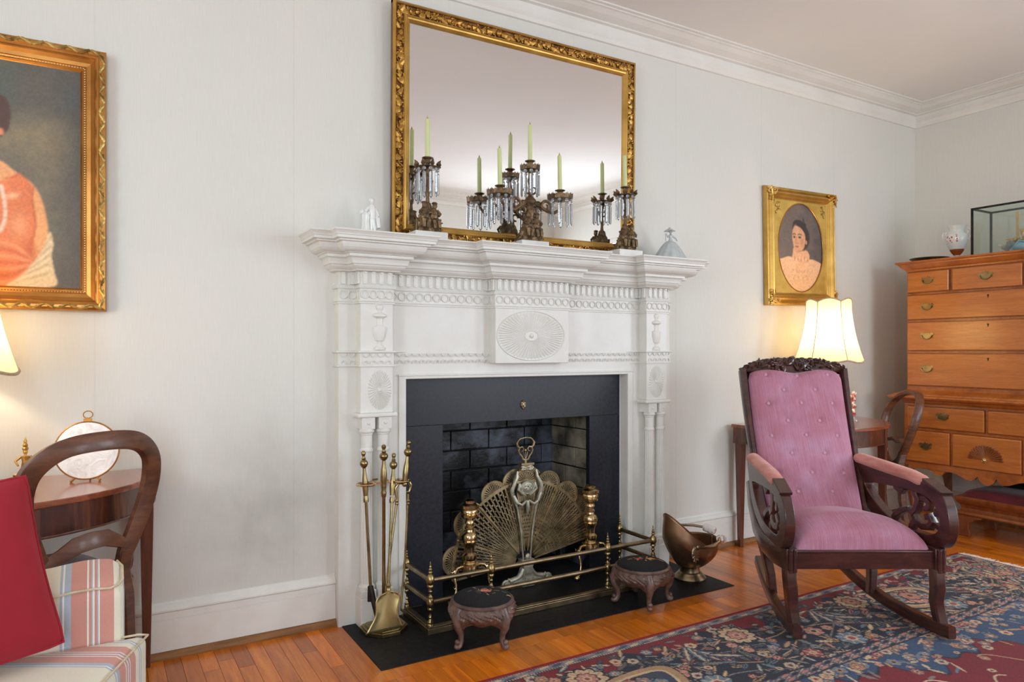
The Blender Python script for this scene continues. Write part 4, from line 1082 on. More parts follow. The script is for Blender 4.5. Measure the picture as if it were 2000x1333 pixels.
def prism_mesh(L):
    b = MB()
    q = [(.0086, 0), (.006, .006), (0, .0086), (-.006, .006), (-.0086, 0), (-.006, -.006), (0, -.0086), (.006, -.006)]
    def sec(z, f): return [(x*f, y*f*.6, z) for x, y in q]
    lv = [(0, .2), (-.004, .95), (-.012, .95), (-.016, .12), (-.0205, .12), (-.024, .7)]
    z = -.024
    while z > -L+.014: lv += [(z-.001, .98), (z-.006, .86), (z-.007, 1.0)]; z -= .0075
    lv += [(-L+.010, 1.0), (-L, .05)]
    vs = []; 
    for z_, f in lv: vs += sec(z_, f)
    n = 8; fs = [(i*n+k, i*n+(k+1) % n, (i+1)*n+(k+1) % n, (i+1)*n+k) for i in range(len(lv)-1) for k in range(n)]
    fs += [tuple(range(n)), tuple((len(lv)-1)*n+k for k in range(n))[::-1]]
    b.add(vs, fs); return b
prm = None
def prisms(par, x, y, z, r, n, L, a0=0):
    src = obj('crystal_prism', prism_mesh(L), 'crystal', par)
    for k in range(n):
        a = a0+2*PI*k/n
        o = src if k == 0 else inst(src, par)
        o.location = (x+r*math.cos(a), y+r*math.sin(a), z); o.rotation_euler = (0, 0, a+PI/2)
def candle(x, y, z, h, label, lean=0):
    b = MB(); b.lathe([(.0105, 0), (.0100, h-.010), (.0098, h-.006), (.0085, h-.003), (.0, h-.002)], seg=16)
    t = thing('candle', label, 'candle', (x, y, z), 0, 'pale green candles on the mantel')
    t.rotation_euler = (0, lean, 0)
    obj('wax_stick', b, 'wax', t)
    b = MB(); b.lathe([(.0055, h-.003), (.003, h+.004), (.0012, h+.010), (0, h+.013)], seg=10); obj('wick', b, 'wick', t)
def plinth(par, w_=.14, d_=.095, h_=.034):
    b = MB(); b.box(-w_/2, w_/2, -d_/2, d_/2, 0, h_); obj('marble_plinth', b, 'marble', par, bev=.002)
def girandole(x, y, label, a0):
    t = thing('girandole', label, 'candlestick', (x, y, SH), 0)
    plinth(t, .150, .095)
    bronze_group(t, .055, .160)
    b = MB(); b.lathe([(.012, .12), (.010, .15), (.007, .19), (.011, .21), (.007, .225), (.006, .27), (.010, .285), (.014, .30), (.010, .312)], seg=14)
    for s in (-1, 1): b.tube([(s*.006, 0, .235), (s*.020, 0, .245), (s*.024, 0, .262), (s*.014, 0, .268), (s*.012, 0, .256)], [.004, .004, .0035, .003, .002], 6)
    obj('stem', b, 'bronze', t)
    crown(t, 0, 0, .312, .052, False)
    prisms(t, 0, 0, .312, .046, 10, .118, a0)
    return t
girandole(1.238, -.125, 'single bronze girandole with crystal prisms at the left of the mirror', .2)
candle(1.238, -.125, SH+.352, .176, 'leftmost candle, standing in the left girandole')
girandole(2.330, -.129, 'single bronze girandole with crystal prisms in front of the right side of the mirror frame', .5)
candle(2.330, -.129, SH+.352, .170, 'candle in the right girandole, against the gold frame', -.03)
cn = thing('candelabrum', 'three-branched bronze candelabrum hung with crystal prisms at the center of the shelf', 'candelabrum', (1.758, -.128, SH))
plinth(cn, .150, .100); bronze_group(cn, .060, .172)
b = MB(); b.lathe([(.018, .14), (.022, .17), (.014, .20), (.026, .215), (.030, .225), (.022, .238), (.010, .25), (.008, .30), (.012, .32), (.008, .345), (.010, .37)], seg=16)
for s in (-1, 1): b.tube([(s*.008, 0, .26), (s*.022, 0, .262), (s*.034, 0, .275), (s*.030, 0, .290), (s*.016, 0, .292), (s*.014, 0, .280)], [.004, .005, .005, .0045, .003, .002], 6)
obj('stem', b, 'bronze', cn)
arms = [(-.165, -.006, .232), (.146, -.035, .240)]
for (ax, ay, az) in arms:
    s = 1 if ax > 0 else -1; b = MB()
    yy = lambda f: ay*f
    pts = [(s*.02, yy(.1), .222), (s*.05, yy(.3), .205), (s*.085, yy(.55), .182), (s*.115, yy(.75), .175), (s*.140, yy(.9), .19), (ax, ay, .215), (ax, ay, az)]
    b.tube(pts, [.010, .009, .008, .0075, .007, .006, .008], 8)
    b.tube([(s*(.075+.030*math.cos(t)*(1-t/11)), yy(.5), .205+.030*math.sin(t)*(1-t/11)) for t in [k*.55-.8 for k in range(16)]], [.0075]*12+[.006, .005, .004, .003], 7)
    b.tube([(s*(.040+.016*math.cos(t)), yy(.3), .180+.016*math.sin(t)) for t in [k*.5 for k in range(11)]], .005, 6)
    b.ell((s*.04, yy(.2), .215), (.016, .010, .014), 10, 8); b.ell((s*.105, yy(.7), .215), (.010, .007, .008), 8, 6)
    obj('scroll_arm', b, 'bronze', cn)
    crown(cn, ax, ay, az, .060, True); prisms(cn, ax, ay, az+.001, .056, 10, .125, .3)
crown(cn, 0, 0, .368, .046, True); prisms(cn, 0, 0, .369, .042, 9, .122, .1)
candle(1.758, -.128, SH+.368+.042, .176, 'tallest candle, on the center branch of the candelabrum')
candle(1.758-.165, -.134, SH+.232+.042, .176, 'candle on the left branch of the candelabrum', -.02)
candle(1.758+.146, -.163, SH+.240+.042, .172, 'candle on the right branch of the candelabrum', -.02)

# ------------------------------------------------------------------ two figurines on the shelf
fg = thing('porcelain_figurine', 'white porcelain figurine of a standing youth leaning on a tree stump', 'figurine', (.985, -.120, SH))
b = MB()
b.lathe([(.034, 0), (.035, .006), (.030, .01), (.0, .011)], (0, 0, 0), 20)
b.lathe([(.020, .008), (.017, .03), (.015, .06), (.016, .085), (.019, .092), (.012, .096), (0, .097)], (-.022, 0, 0), 18, flute=9, fd=.16)
for k in range(12): b.ell((-.022+.017*math.cos(k*.9), .010*math.sin(k*.9), .094+.004*math.sin(k*2)), (.008, .007, .007), 8, 5)
obj('tree_stump', b, 'porc', fg)
b = MB()
b.tube([(.002, 0, .010), (.003, 0, .045), (.004, 0, .075)], [.0055, .0075, .011], 10); b.tube([(.018, -.004, .010), (.013, -.003, .045), (.008, 0, .075)], [.0055, .0075, .011], 10)
b.tube([(.006, 0, .070), (.006, 0, .090), (.005, 0, .110), (.005, 0, .124), (.005, 0, .132)], [.014, .013, .016, .013, .006], 12)
b.tube([(.016, 0, .118), (.026, -.004, .100), (.030, -.012, .082)], [.0065, .0055, .004], 8); b.tube([(-.006, 0, .118), (-.018, -.006, .108), (-.026, -.008, .098)], [.0065, .0055, .004], 8)
b.tube([(.020, .004, .11), (.030, .004, .07), (.034, .0, .035)], [.008, .011, .009], 8)
for s in (-1, 1): b.ell((.018 if s > 0 else .002, -.008, .012), (.005, .010, .004), 8, 5)
obj('body', b, 'porc', fg)
b = MB(); b.ell((.004, -.002, .144), (.0095, .0105, .0125), 14, 10); b.ell((.004, .002, .149), (.0112, .0112, .010), 12, 8); b.ell((.004, -.0125, .143), (.002, .0025, .0025), 6, 5); b.ell((.0, -.0110, .146), (.0013, .0015, .0012), 5, 4); b.ell((.008, -.0110, .146), (.0013, .0015, .0012), 5, 4)
obj('head', b, 'porc', fg)
fg = thing('glass_figurine', 'pale frosted glass figurine of a lady in a wide spreading skirt', 'figurine', (2.618, -.150, SH))
b = MB()
def skirt(u, v):
    a = 2*PI*u; r = (.012+.090*(v**.72))*(1+.05*math.sin(a*13+v*3)*v); return (r*math.cos(a), r*math.sin(a)*.62, .103-.101*v**1.25)
b.grid(skirt, 78, 16); obj('pleated_skirt', b, 'figglass', fg)
b = MB(); b.tube([(0, 0, .100), (0, 0, .115), (.002, 0, .130), (.002, 0, .142)], [.012, .0085, .012, .004], 12)
b.tube([(.012, 0, .131), (.034, -.004, .118), (.046, -.004, .106)], [.005, .0045, .003], 8); b.tube([(-.008, 0, .131), (-.024, -.006, .122), (-.036, -.004, .140)], [.005, .0045, .003], 8)
b.tube([(-.036, -.004, .098), (-.038, -.004, .14)], .002, 6)
obj('bodice', b, 'figglass', fg)
b = MB(); b.ell((.002, 0, .152), (.0085, .009, .011), 12, 8); b.lathe([(.0, .178), (.008, .168), (.030, .156), (.031, .1545), (.008, .160)], (-.004, .002, 0), 20); b.ell((.002, -.0095, .151), (.0016, .002, .002), 6, 4)
obj('head_and_hat', b, 'figglass', fg)

# ------------------------------------------------------------------ painted pictures
def noise2(h, w_, cell, seed):
    g = np.random.RandomState(seed); a = g.rand(h//cell+3, w_//cell+3)
    ys = np.arange(h)/cell; xs = np.arange(w_)/cell; y0 = ys.astype(int); x0 = xs.astype(int); fy = (ys-y0)[:, None]; fx = (xs-x0)[None]
    fy = fy*fy*(3-2*fy); fx = fx*fx*(3-2*fx)
    A = a[y0][:, x0]; B = a[y0][:, x0+1]; C = a[y0+1][:, x0]; D = a[y0+1][:, x0+1]
    return A*(1-fx)*(1-fy)+B*fx*(1-fy)+C*(1-fx)*fy+D*fx*fy
class Canvas:
    def __init__(s, w_, h_, base):     # x right 0..1, z up 0..1
        s.w, s.h = w_, h_; s.X, s.Z = np.meshgrid(np.linspace(0, 1, w_), np.linspace(0, 1, h_)); s.asp = w_/h_
        s.c = np.zeros((h_, w_, 3))+np.array(base, float)
    def blend(s, m, col):
        m = np.clip(m, 0, 1)[..., None]; s.c = s.c*(1-m)+np.array(col, float)*m
    def ell(s, cx, cz, rx, rz, col, an=0, soft=.12, op=1):
        dx, dz = (s.X-cx)*s.asp, s.Z-cz; u = dx*math.cos(an)+dz*math.sin(an); v = -dx*math.sin(an)+dz*math.cos(an)
        d = np.sqrt((u/(rx*s.asp))**2+(v/rz)**2); s.blend((1-d)/soft*op if soft else (d < 1)*op, col) if op == 1 else s.blend(np.clip((1-d)/soft, 0, 1)*op, col)
    def poly(s, pts, col, op=1, soft=0):
        m = np.zeros_like(s.X, bool); n = len(pts)
        for i in range(n):
            (x1, z1), (x2, z2) = pts[i], pts[(i+1) % n]
            c_ = ((z1 > s.Z) != (z2 > s.Z)); 
            with np.errstate(divide='ignore', invalid='ignore'):
                m ^= c_ & (s.X < (x2-x1)*(s.Z-z1)/(z2-z1+1e-12)+x1)
        s.blend(m*float(op), col)
    def line(s, pts, r, col, op=1):
        d = np.full_like(s.X, 9.)
        for (x1, z1), (x2, z2) in zip(pts[:-1], pts[1:]):
            ax, az = x1*s.asp, z1; bx, bz = x2*s.asp, z2; px, pz = s.X*s.asp, s.Z
            L = (bx-ax)**2+(bz-az)**2+1e-12; t = np.clip(((px-ax)*(bx-ax)+(pz-az)*(bz-az))/L, 0, 1)
            d = np.minimum(d, np.hypot(px-ax-t*(bx-ax), pz-az-t*(bz-az)))
        s.blend(np.clip((r-d)/(r*.5), 0, 1)*op, col)
def smooth_poly(pts, n=6):
    P = [Vector(p) for p in pts]; m = len(P); out = []
    for i in range(m):
        p0, p1, p2, p3 = P[i-1], P[i], P[(i+1) % m], P[(i+2) % m]
        for k in range(n):
            t = k/n; out.append(tuple(.5*((2*p1)+(-p0+p2)*t+(2*p0-5*p1+4*p2-p3)*t*t+(-p0+3*p1-3*p2+p3)*t**3)))
    return out

# left portrait: world frame x -.72...034, z 1.288..2.208, sight -.665..-.036
PX0, PX1, PZ0, PZ1 = -.700, .036, 1.287, 2.209
pt = thing('oil_portrait', 'oil portrait of a woman in an orange dress in a wide gold frame', 'painting', ((PX0+PX1)/2, -.004, PZ0))
b = MB()
PR = [(0, 0), (0, .034), (.004, .042), (.012, .047), (.020, .047), (.026, .042), (.030, .040), (.034, .042), (.037, .036), (.048, .026), (.060, .022), (.064, .024), (.068, .020), (.073, .021), (.078, .014), (.080, .012)]
b.rectframe(PX0, PX1, PZ0, PZ1, PR, -.004); fro = obj('frame', b, 'gold_s', pt, world=True)
b = MB()
cxx, czz = (PX0+PX1)/2, (PZ0+PZ1)/2
def wave(x0, z0, x1, z1, n):
    d = Vector((x1-x0, z1-z0)); L = d.length; d.normalize(); nn = Vector((-d.y, d.x))
    for k in range(n):
        p = Vector((x0, z0))+d*(L*(k+.5)/n); s = 1 if k % 2 else -1
        pts = [p+d*(L/n)*t+nn*s*.0065*math.sin(t*PI*1.2) for t in (-.62, -.4, -.15, .1, .35, .6)]
        b.tube([(q.x, -.0525, q.y) for q in pts], [.002, .0045, .0052, .0052, .0045, .0015], 6)
        pts = [p+d*(L/n)*t+nn*(-s)*.0045*math.sin((t+.2)*PI) for t in (-.3, -.1, .1, .3)]
        b.tube([(q.x, -.0520, q.y) for q in pts], [.0015, .0038, .0038, .0012], 5)
q = .014
wave(PX1-q, PZ0+q, PX1-q, PZ1-q, 26); wave(PX0+q, PZ0+q, PX1-q, PZ0+q, 21); wave(PX0+q, PZ1-q, PX1-q, PZ1-q, 21); wave(PX0+q, PZ0+q, PX0+q, PZ1-q, 26)
obj('carved_scroll_border', b, pm('olive_gold', (120, 92, 44), (206, 176, 104), 30, 3, .4, .75), fro, world=True)['kind'] = 'stuff'
b = MB(); q = .0655
for (x0, z0, x1, z1) in ((PX1-q, PZ0+q, PX1-q, PZ1-q), (PX0+q, PZ0+q, PX1-q, PZ0+q), (PX0+q, PZ1-q, PX1-q, PZ1-q)):
    L = math.hypot(x1-x0, z1-z0); n = int(L/.0085)
    for k in range(n):
        t = (k+.5)/n; b.ell((x0+(x1-x0)*t, -.0255, z0+(z1-z0)*t), .0026, 5, 4)
obj('bead_row', b, pm('pale_bead_gold', (216, 190, 140), None, 5, 2, .35, .5), fro, world=True)['kind'] = 'stuff'
CW, CZ0 = PX1-PX0-.156, PZ0+.078
c = Canvas(220, 270, (98, 94, 86))
n1 = noise2(270, 220, 60, 1); n2_ = noise2(270, 220, 26, 2); n3 = noise2(270, 220, 6, 3)
c.blend((n1-.3)*1.6, (130, 120, 98)); c.blend((n2_-.55)*1.6, (84, 98, 92)); c.blend((n2_*n1-.2)*1.2, (146, 128, 96)); c.blend((c.X-.82)*3.2*.8, (74, 70, 72)); c.blend((n3-.5)*.25, (60, 60, 60))
c.ell(.40, .80, .34, .22, (76, 92, 84), soft=.9, op=.8)
def px2c(px, py):      # picture position of things inside the painting, measured on the frame's plane
    d = (px-1000)/1381; r = (math.sin(YAW)+d*math.cos(YAW), math.cos(YAW)-d*math.sin(YAW)); t = (D_CAM-.022)/r[1]
    return ((r[0]*t-(PX0+.078))/CW, (H_CAM+t*(684-py)/1381-CZ0)/(PZ1-PZ0-.156))
SK, SK2, OR, OR2, OR3 = (222, 160, 112), (200, 130, 84), (222, 126, 80), (238, 164, 118), (186, 92, 54)
A = px2c
def pp(*L): return [A(*q) for q in L]
c.poly(smooth_poly([A(-60, 300), A(0, 313), A(24, 330), A(60, 355), A(80, 385), A(92, 430), A(95, 470), A(98, 520), A(60, 562), A(-200, 575), A(-210, 420), A(-120, 330)]), SK)
c.poly(smooth_poly([A(66, 372), A(78, 390), A(91, 430), A(94, 470), A(86, 500), A(60, 500), A(64, 430)]), (232, 166, 110))
c.poly(smooth_poly([A(-40, 352), A(10, 352), A(34, 338), A(62, 362), A(66, 400), A(70, 440), A(58, 510), A(20, 560), A(-60, 562), A(-200, 560), A(-180, 400), A(-100, 350)]), OR)
c.ell(*A(24, 382), .06, .022, (246, 190, 150), 0.3, .9, .9); c.ell(*A(36, 440), .07, .09, OR2, 0, .95, .8); c.ell(*A(62, 500), .05, .10, OR3, .2, .95, .7); c.ell(*A(10, 540), .09, .04, OR3, 0, .95, .6)
for k in range(7): c.line([A(-10, 470+k*14), A(30, 480+k*11), A(60, 505+k*3)], .010, OR3 if k % 2 else OR2, .55)
c.line(pp((8, 348), (30, 345), (38, 337)), .004, OR3, .8); c.line(pp((66, 366), (62, 385), (66, 410), (70, 440), (60, 480)), .004, OR3, .7)
for k in range(11): c.line([A(0, 366+k*0.1)], .001, SK) if False else None
sh = smooth_poly([A(97, 452), A(104, 475), A(101, 500), A(106, 530), A(106, 560), A(14, 560), A(40, 540), A(62, 515), A(84, 485)])
c.poly(sh, (226, 200, 158))
for k in range(9): c.line([A(100-k*1.0, 462+k*9), A(80-k*5, 500+k*6), A(40-k*3, 545+k*2)], .006, (244, 228, 196) if k % 2 else (190, 158, 116), .6)
c.poly(smooth_poly([A(-120, 130), A(-60, 150), A(-20, 175), A(10, 190), A(20, 215), A(17, 245), A(6, 262), A(-60, 300), A(-150, 280)]), (84, 62, 56))
c.poly(smooth_poly([A(-110, 190), A(-60, 180), A(-20, 215), A(-2, 250), A(-12, 285), A(-60, 320), A(-110, 300), A(-130, 240)]), SK); c.ell(*A(1, 256), .018, .018, (222, 140, 96), 0, .3)
for ex in (-50, -88): c.ell(*A(ex, 240), .022, .008, (70, 52, 44), 0, .5); c.line(pp((ex-10, 230), (ex+10, 229)), .004, (84, 60, 50))
c.line(pp((-72, 250), (-76, 268), (-68, 272)), .004, SK2); c.ell(*A(-70, 286), .03, .009, (186, 74, 64), 0, .4)
pearls = [A(*q) for q in ((2, 362), (5, 376), (8, 392), (10, 410), (9, 428), (4, 444), (-4, 454))]
for i in range(len(pearls)-1):
    for k in range(5):
        t = k/5; c.ell(pearls[i][0]*(1-t)+pearls[i+1][0]*t, pearls[i][1]*(1-t)+pearls[i+1][1]*t, .013, .009, (244, 222, 204) if k % 2 else (222, 190, 170), 0, .5)
def blur(a, k):
    for _ in range(k):
        p = np.pad(a, ((1, 1), (1, 1), (0, 0)), 'edge'); a = (p[:-2, 1:-1]+p[2:, 1:-1]+p[1:-1, :-2]+p[1:-1, 2:]+2*a)/6
    return a
c.c = blur(c.c, 3)*(1+.10*(noise2(270, 220, 2, 31)-.5))[..., None]*(1+.05*(noise2(270, 220, 9, 32)-.5))[..., None]
vgrid('canvas', 'canvas', (PX0+.078, -.016, CZ0), (1, 0, 0), (0, 0, 1), CW, PZ1-PZ0-.156, c.c, pt)
b = MB(); b.box(PX0+.02, PX1-.02, -.014, -.004, PZ0+.02, PZ1-.02); obj('backing', b, 'kraft', pt, world=True)

# right portrait in the gold frame
QX0, QX1, QZ0, QZ1 = 3.520, 4.180, 1.430, 2.160
gp = thing('framed_portrait_print', 'antique oval portrait of a dark-haired woman in a gilt frame above the lamp', 'picture', ((QX0+QX1)/2, -.004, QZ0))
gp.rotation_euler = (0, math.radians(-1.2), 0)
cxq = (QX0+QX1)/2
def loc(mb): 
    mb.v = [(x-cxq, y+.004, z-QZ0) for x, y, z in mb.v]; return mb
b = MB(); b.rectframe(QX0, QX1, QZ0, QZ1, [(0, 0), (0, .012), (.004, .03), (.012, .034), (.018, .032), (.020, .026), (.024, .028), (.036, .045), (.044, .047), (.05, .040), (.056, .030), (.060, .031), (.066, .024), (.072, .018), (.080, .016)], -.004)
fq = obj('frame', loc(b), 'gold_soft', gp)
b = MB(); r5 = random.Random(2)
for (cx, cz, sx, sz) in ((QX0, QZ0, 1, 1), (QX1, QZ0, -1, 1), (QX0, QZ1, 1, -1), (QX1, QZ1, -1, -1)):
    for k in range(34):
        t = r5.random(); along = r5.random()*.095; d = .012+r5.random()*.034
        px, pz = (cx+sx*along, cz+sz*d) if k % 2 else (cx+sx*d, cz+sz*along)
        b.ell((px, -.046, pz), (r5.uniform(.005, .010), .010, r5.uniform(.005, .010)), 7, 5)
    b.tube([(cx+sx*.01, -.05, cz+sz*.09), (cx+sx*.03, -.055, cz+sz*.06), (cx+sx*.022, -.056, cz+sz*.03), (cx+sx*.05, -.055, cz+sz*.02), (cx+sx*.09, -.05, cz+sz*.012)], [.003, .007, .008, .007, .003], 7)
obj('corner_ornament', loc(b), pm('bright_gilt', (190, 138, 52), (250, 220, 140), 30, 3, .28, .85), fq)['kind'] = 'stuff'
ocx, ocz, orx, orz = 3.847, 1.795, .216, .278
n = 72; outer = []
hx0, hx1, hz0, hz1 = QX0+.078, QX1-.078, QZ0+.078, QZ1-.078
for k in range(n):
    a = 2*PI*k/n; ca, sa = math.cos(a), math.sin(a)
    t = min((hx1-ocx)/ca if ca > 1e-6 else ((hx0-ocx)/ca if ca < -1e-6 else 9), (hz1-ocz)/sa if sa > 1e-6 else ((hz0-ocz)/sa if sa < -1e-6 else 9))
    outer.append((ocx+ca*t, ocz+sa*t))
inner = [(ocx+orx*math.cos(2*PI*k/n), ocz+orz*math.sin(2*PI*k/n)) for k in range(n)]
b = MB(); b.ringprism(outer, inner, -.024, -.020, smooth=False); obj('gold_mat', loc(b), 'gold_mat', gp)
b = MB(); b.tube([(x, -.0245, z) for x, z in inner], .0035, 6, closed=True, up=(0, -1, 0))
obj('oval_bead', loc(b), 'gold_s', gp)
b = MB()
for (sx, sz) in ((-1, 1), (1, 1)):
    for k in range(9):
        cx, cz = ocx+sx*(orx-.012+.012*(k % 3)), hz1-.022-.014*(k//2)
        b.tube([(cx+.012*math.cos(t+k)*(1-t/8), -.0245, cz+.012*math.sin(t+k)*(1-t/8)) for t in (0, 1, 2, 3, 4)], [.0008, .0016, .0018, .0014, .0006], 5)
obj('embossed_scrolls', loc(b), 'gold_d', gp)['kind'] = 'stuff'
c = Canvas(170, 216, (112, 98, 90))
n1 = noise2(216, 170, 40, 5); n2_ = noise2(216, 170, 14, 6)
c.blend((n1-.3)*1.2, (134, 116, 104)); c.blend((c.X-.45)*1.4+(n2_-.5)*.6, (76, 70, 70)); c.blend((.5-c.Z)*1.4*.6, (96, 84, 80))
DR, DR2 = (236, 186, 142), (222, 158, 112)
c.poly(smooth_poly([(-.05, .30), (.12, .375), (.28, .40), (.36, .37), (.62, .36), (.74, .38), (.95, .34), (1.1, .25), (1.1, -.1), (-.1, -.1)]), DR)
c.blend(np.clip((.34-c.Z)*1.4, 0, .6)*(c.Z < .4), (240, 186, 118))
for k in range(16): c.line([(.42+.01*k, .34), (.30+.03*k, .02)], .004, DR2, .55)
for k in range(26): c.ell(.30+.035*(k % 13)+.01*(k//13), .20+.05*math.sin(k*1.7), .012, .010, (170, 124, 96) if k % 3 else (250, 222, 184), k, .5, .7)
c.poly(smooth_poly([(.36, .50), (.33, .44), (.32, .36), (.48, .34), (.66, .35), (.70, .42), (.62, .48), (.48, .46)]), (224, 168, 128))
for k in range(10): c.ell(.34+.035*k, .375+.012*math.sin(k*2), .022, .026, (204, 142, 104) if k % 2 else (238, 194, 150), 0, .6)
HR = (58, 48, 46)
c.ell(.575, .61, .145, .15, HR, -.2, .25); c.ell(.49, .715, .13, .060, HR, .1, .3); c.ell(.575, .80, .028, .055, (74, 62, 56), .15, .4); c.ell(.60, .755, .04, .03, HR, .5, .3)
FC = (212, 158, 118)
c.poly(smooth_poly([(.335, .70), (.40, .745), (.52, .72), (.60, .66), (.61, .58), (.575, .50), (.50, .455), (.43, .445), (.375, .475), (.345, .53), (.325, .60)]), FC)
c.ell(.44, .66, .09, .07, (224, 174, 132), 0, .9, .8); c.ell(.54, .56, .06, .06, (190, 126, 92), 0, .9, .7); c.ell(.63, .565, .024, .03, (206, 146, 108), 0, .3)
c.poly(smooth_poly([(.33, .69), (.38, .755), (.48, .745), (.60, .68), (.62, .74), (.50, .81), (.36, .79)]), HR)
for ex, w_ in ((.372, .030), (.487, .038)): c.ell(ex, .618, w_, .011, (60, 48, 46), 0, .4); c.ell(ex, .617, .012, .009, (30, 26, 26), 0, .4); c.line([(ex-w_*1.1, .645), (ex, .655), (ex+w_*1.1, .645)], .006, (84, 62, 52))
c.line([(.42, .62), (.40, .58), (.395, .555), (.425, .548), (.45, .553)], .005, (168, 106, 78)); c.ell(.425, .512, .042, .010, (164, 84, 72), .03, .5); c.line([(.385, .513), (.465, .514)], .003, (120, 58, 52))
c.line([(.44, .46), (.54, .47), (.60, .52)], .006, (164, 108, 80), .7)
c.c = blur(c.c, 3)*(1+.10*(noise2(216, 170, 3, 33)-.5))[..., None]
vg = vgrid('print', 'photo', (ocx-orx-.004-cxq, -.0155, ocz-orz-.004-QZ0), (1, 0, 0), (0, 0, 1), 2*orx+.008, 2*orz+.008, c.c, gp, world=False)
b = MB(); b.box(QX0+.02, QX1-.02, -.014, -.004, QZ0+.02, QZ1-.02); obj('backing', loc(b), 'kraft', gp)

# ------------------------------------------------------------------ demilune tables
def demilune(x, label, leg_angles):
    t = thing('demilune_table', label, 'table', (x, -.030, 0), 0)
    R = .54
    def half(r, n=40): return [(r*math.cos(PI+PI*k/n), r*math.sin(PI+PI*k/n)) for k in range(n+1)]
    b = MB(); h = half(R); n = len(h)
    b.add([(px, py, .698) for px, py in h]+[(px, py, .717) for px, py in h], [tuple(range(n))[::-1], tuple(range(n, 2*n))]+[(k, (k+1) % n, n+(k+1) % n, n+k) for k in range(n)])
    obj('table_top', b, 'table_top', t, bev=.003)
    b = MB(); a, c_ = half(R-.018), half(R-.038)
    vs = [(px, py, z) for z in (.605, .6975) for px, py in a]+[(px, py, z) for z in (.605, .6975) for px, py in c_]
    fs = []
    for k in range(n-1): fs += [(k, k+1, n+k+1, n+k), (2*n+k+1, 2*n+k, 3*n+k, 3*n+k+1), (k+1, k, 2*n+k, 2*n+k+1), (n+k, n+k+1, 3*n+k+1, 3*n+k)]
    fs += [(0, n, 3*n, 2*n), (n-1, 3*n-1, 4*n-1, 2*n-1)]
    b.add(vs, fs, True); b.box(-R+.02, R-.02, -.022, -.002, .605, .697)
    b2 = b; obj('apron', b2, 'table_apron', t)
    b = MB(); b.tube([(px, py, .609) for px, py in half(R-.016)], .003, 6); obj('bead_strip', b, 'table_leg', t)
    for deg in leg_angles:
        a_ = math.radians(deg); cx, cy = (R-.03)*math.cos(a_), (R-.03)*math.sin(a_)
        if abs(cy) < .04: cy = -.030; cx = math.copysign(R-.045, cx)
        b = MB(); M = Matrix.Translation((cx, cy, 0)) @ Matrix.Rotation(a_ if abs(cy) > .05 else 0, 4, 'Z')
        w0, w1 = .012, .0215
        b.add([(-w0, -w0, 0), (w0, -w0, 0), (w0, w0, 0), (-w0, w0, 0), (-w1, -w1, .56), (w1, -w1, .56), (w1, w1, .56), (-w1, w1, .56), (-w1, -w1, .697), (w1, -w1, .697), (w1, w1, .697), (-w1, w1, .697)],
              [(3, 2, 1, 0)]+[(i, (i+1) % 4, 4+(i+1) % 4, 4+i) for i in range(4)]+[(4+i, 4+(i+1) % 4, 8+(i+1) % 4, 8+i) for i in range(4)]+[(8, 9, 10, 11)], False, M)
        obj('leg', b, 'table_leg', t, bev=.002)
    return t
demilune(3.745, 'half-round mahogany side table behind the pink rocking chair', (180, 250, 290, 360))
demilune(-.333, 'half-round mahogany side table behind the striped sofa', (180, 250, 290, 360))
TT = .7172

# ------------------------------------------------------------------ lamps
def lamp(x, y, label, rz=0, power=9):
    t = thing('table_lamp', label, 'lamp', (x, y, TT), rz)
    b = MB(); b.lathe([(.062, 0), (.064, .012), (.05, .02), (.03, .03), (.028, .05), (.055, .10), (.078, .16), (.082, .21), (.066, .27), (.035, .315), (.028, .34), (.032, .35), (.0, .352)], seg=32)
    obj('lamp_base', b, 'porc', t)
    b = MB(); b.lathe([(.012, .352), (.010, .40), (.014, .405), (.014, .43), (.0, .44)], seg=12)
    b.tube([(0, 0, .70), (0, 0, .73)], [.004, .006], 8)
    for s in (-1, 1): b.tube([(0, s*.012, .40), (0, s*.05, .45), (0, s*.055, .55), (0, s*.03, .66), (0, 0, .70)], .0022, 6)
    obj('socket_and_harp', b, 'brass', t)
    b = MB(); b.ell((0, 0, .47), (.028, .028, .035), 16, 10); obj('light_bulb', b, 'bulb', t)
    ns = 6
    def rad(v, u):
        a = 2*PI*u*ns; lobe = 1-.045*abs(math.sin(a/2))**.8*(1)+.0
        return (.124+.066*v**1.9)*(1.0-.020*(1-abs(math.cos(a/2))))
    def shf(u, v):
        a = 2*PI*u; c2 = abs(math.sin(ns*a/2))
        z = .372+.346*(1-v)
        z += (.006*c2)*(1-v)**6+0*v - (0 if v < .999 else 0)
        if v > .80: z -= (v-.80)/.20*.014*c2
        if v < .12: z += (.12-v)/.12*.012*c2
        r = rad(v, u); return (r*math.cos(a), r*math.sin(a), z)
    b = MB(); b.grid(shf, 128, 22); obj('lamp_shade', b, 'shade', t)
    s_ = t.children[-1]
    b = MB()
    for v, r in ((1, .0055), (0, .0045)):
        b.tube([shf(k/128, v) for k in range(128)], r, 6, closed=True)
    for k in range(ns): b.tube([shf(k/ns, v/14) for v in range(15)], .0024, 5)
    for k in range(ns): b.ell(shf(k/ns, 0), .006, 6, 5)
    obj('braid_trim', b, 'shade_trim', s_)
    l = bpy.data.lights.new('bulb_light', 'POINT'); l.energy = power; l.color = (1, .80, .54); l.shadow_soft_size = .04
    lo_ = bpy.data.objects.new('bulb_light', l); COL.objects.link(lo_); lo_.parent = t; lo_.location = (0, 0, .52)
    return t
lamp(3.782, -.260, 'lit lamp with a cream scalloped bell shade in front of the gilt picture', .12, 9)
lamp(-.395, -.245, 'lit lamp with a cream scalloped shade under the oil portrait', .25, 9)

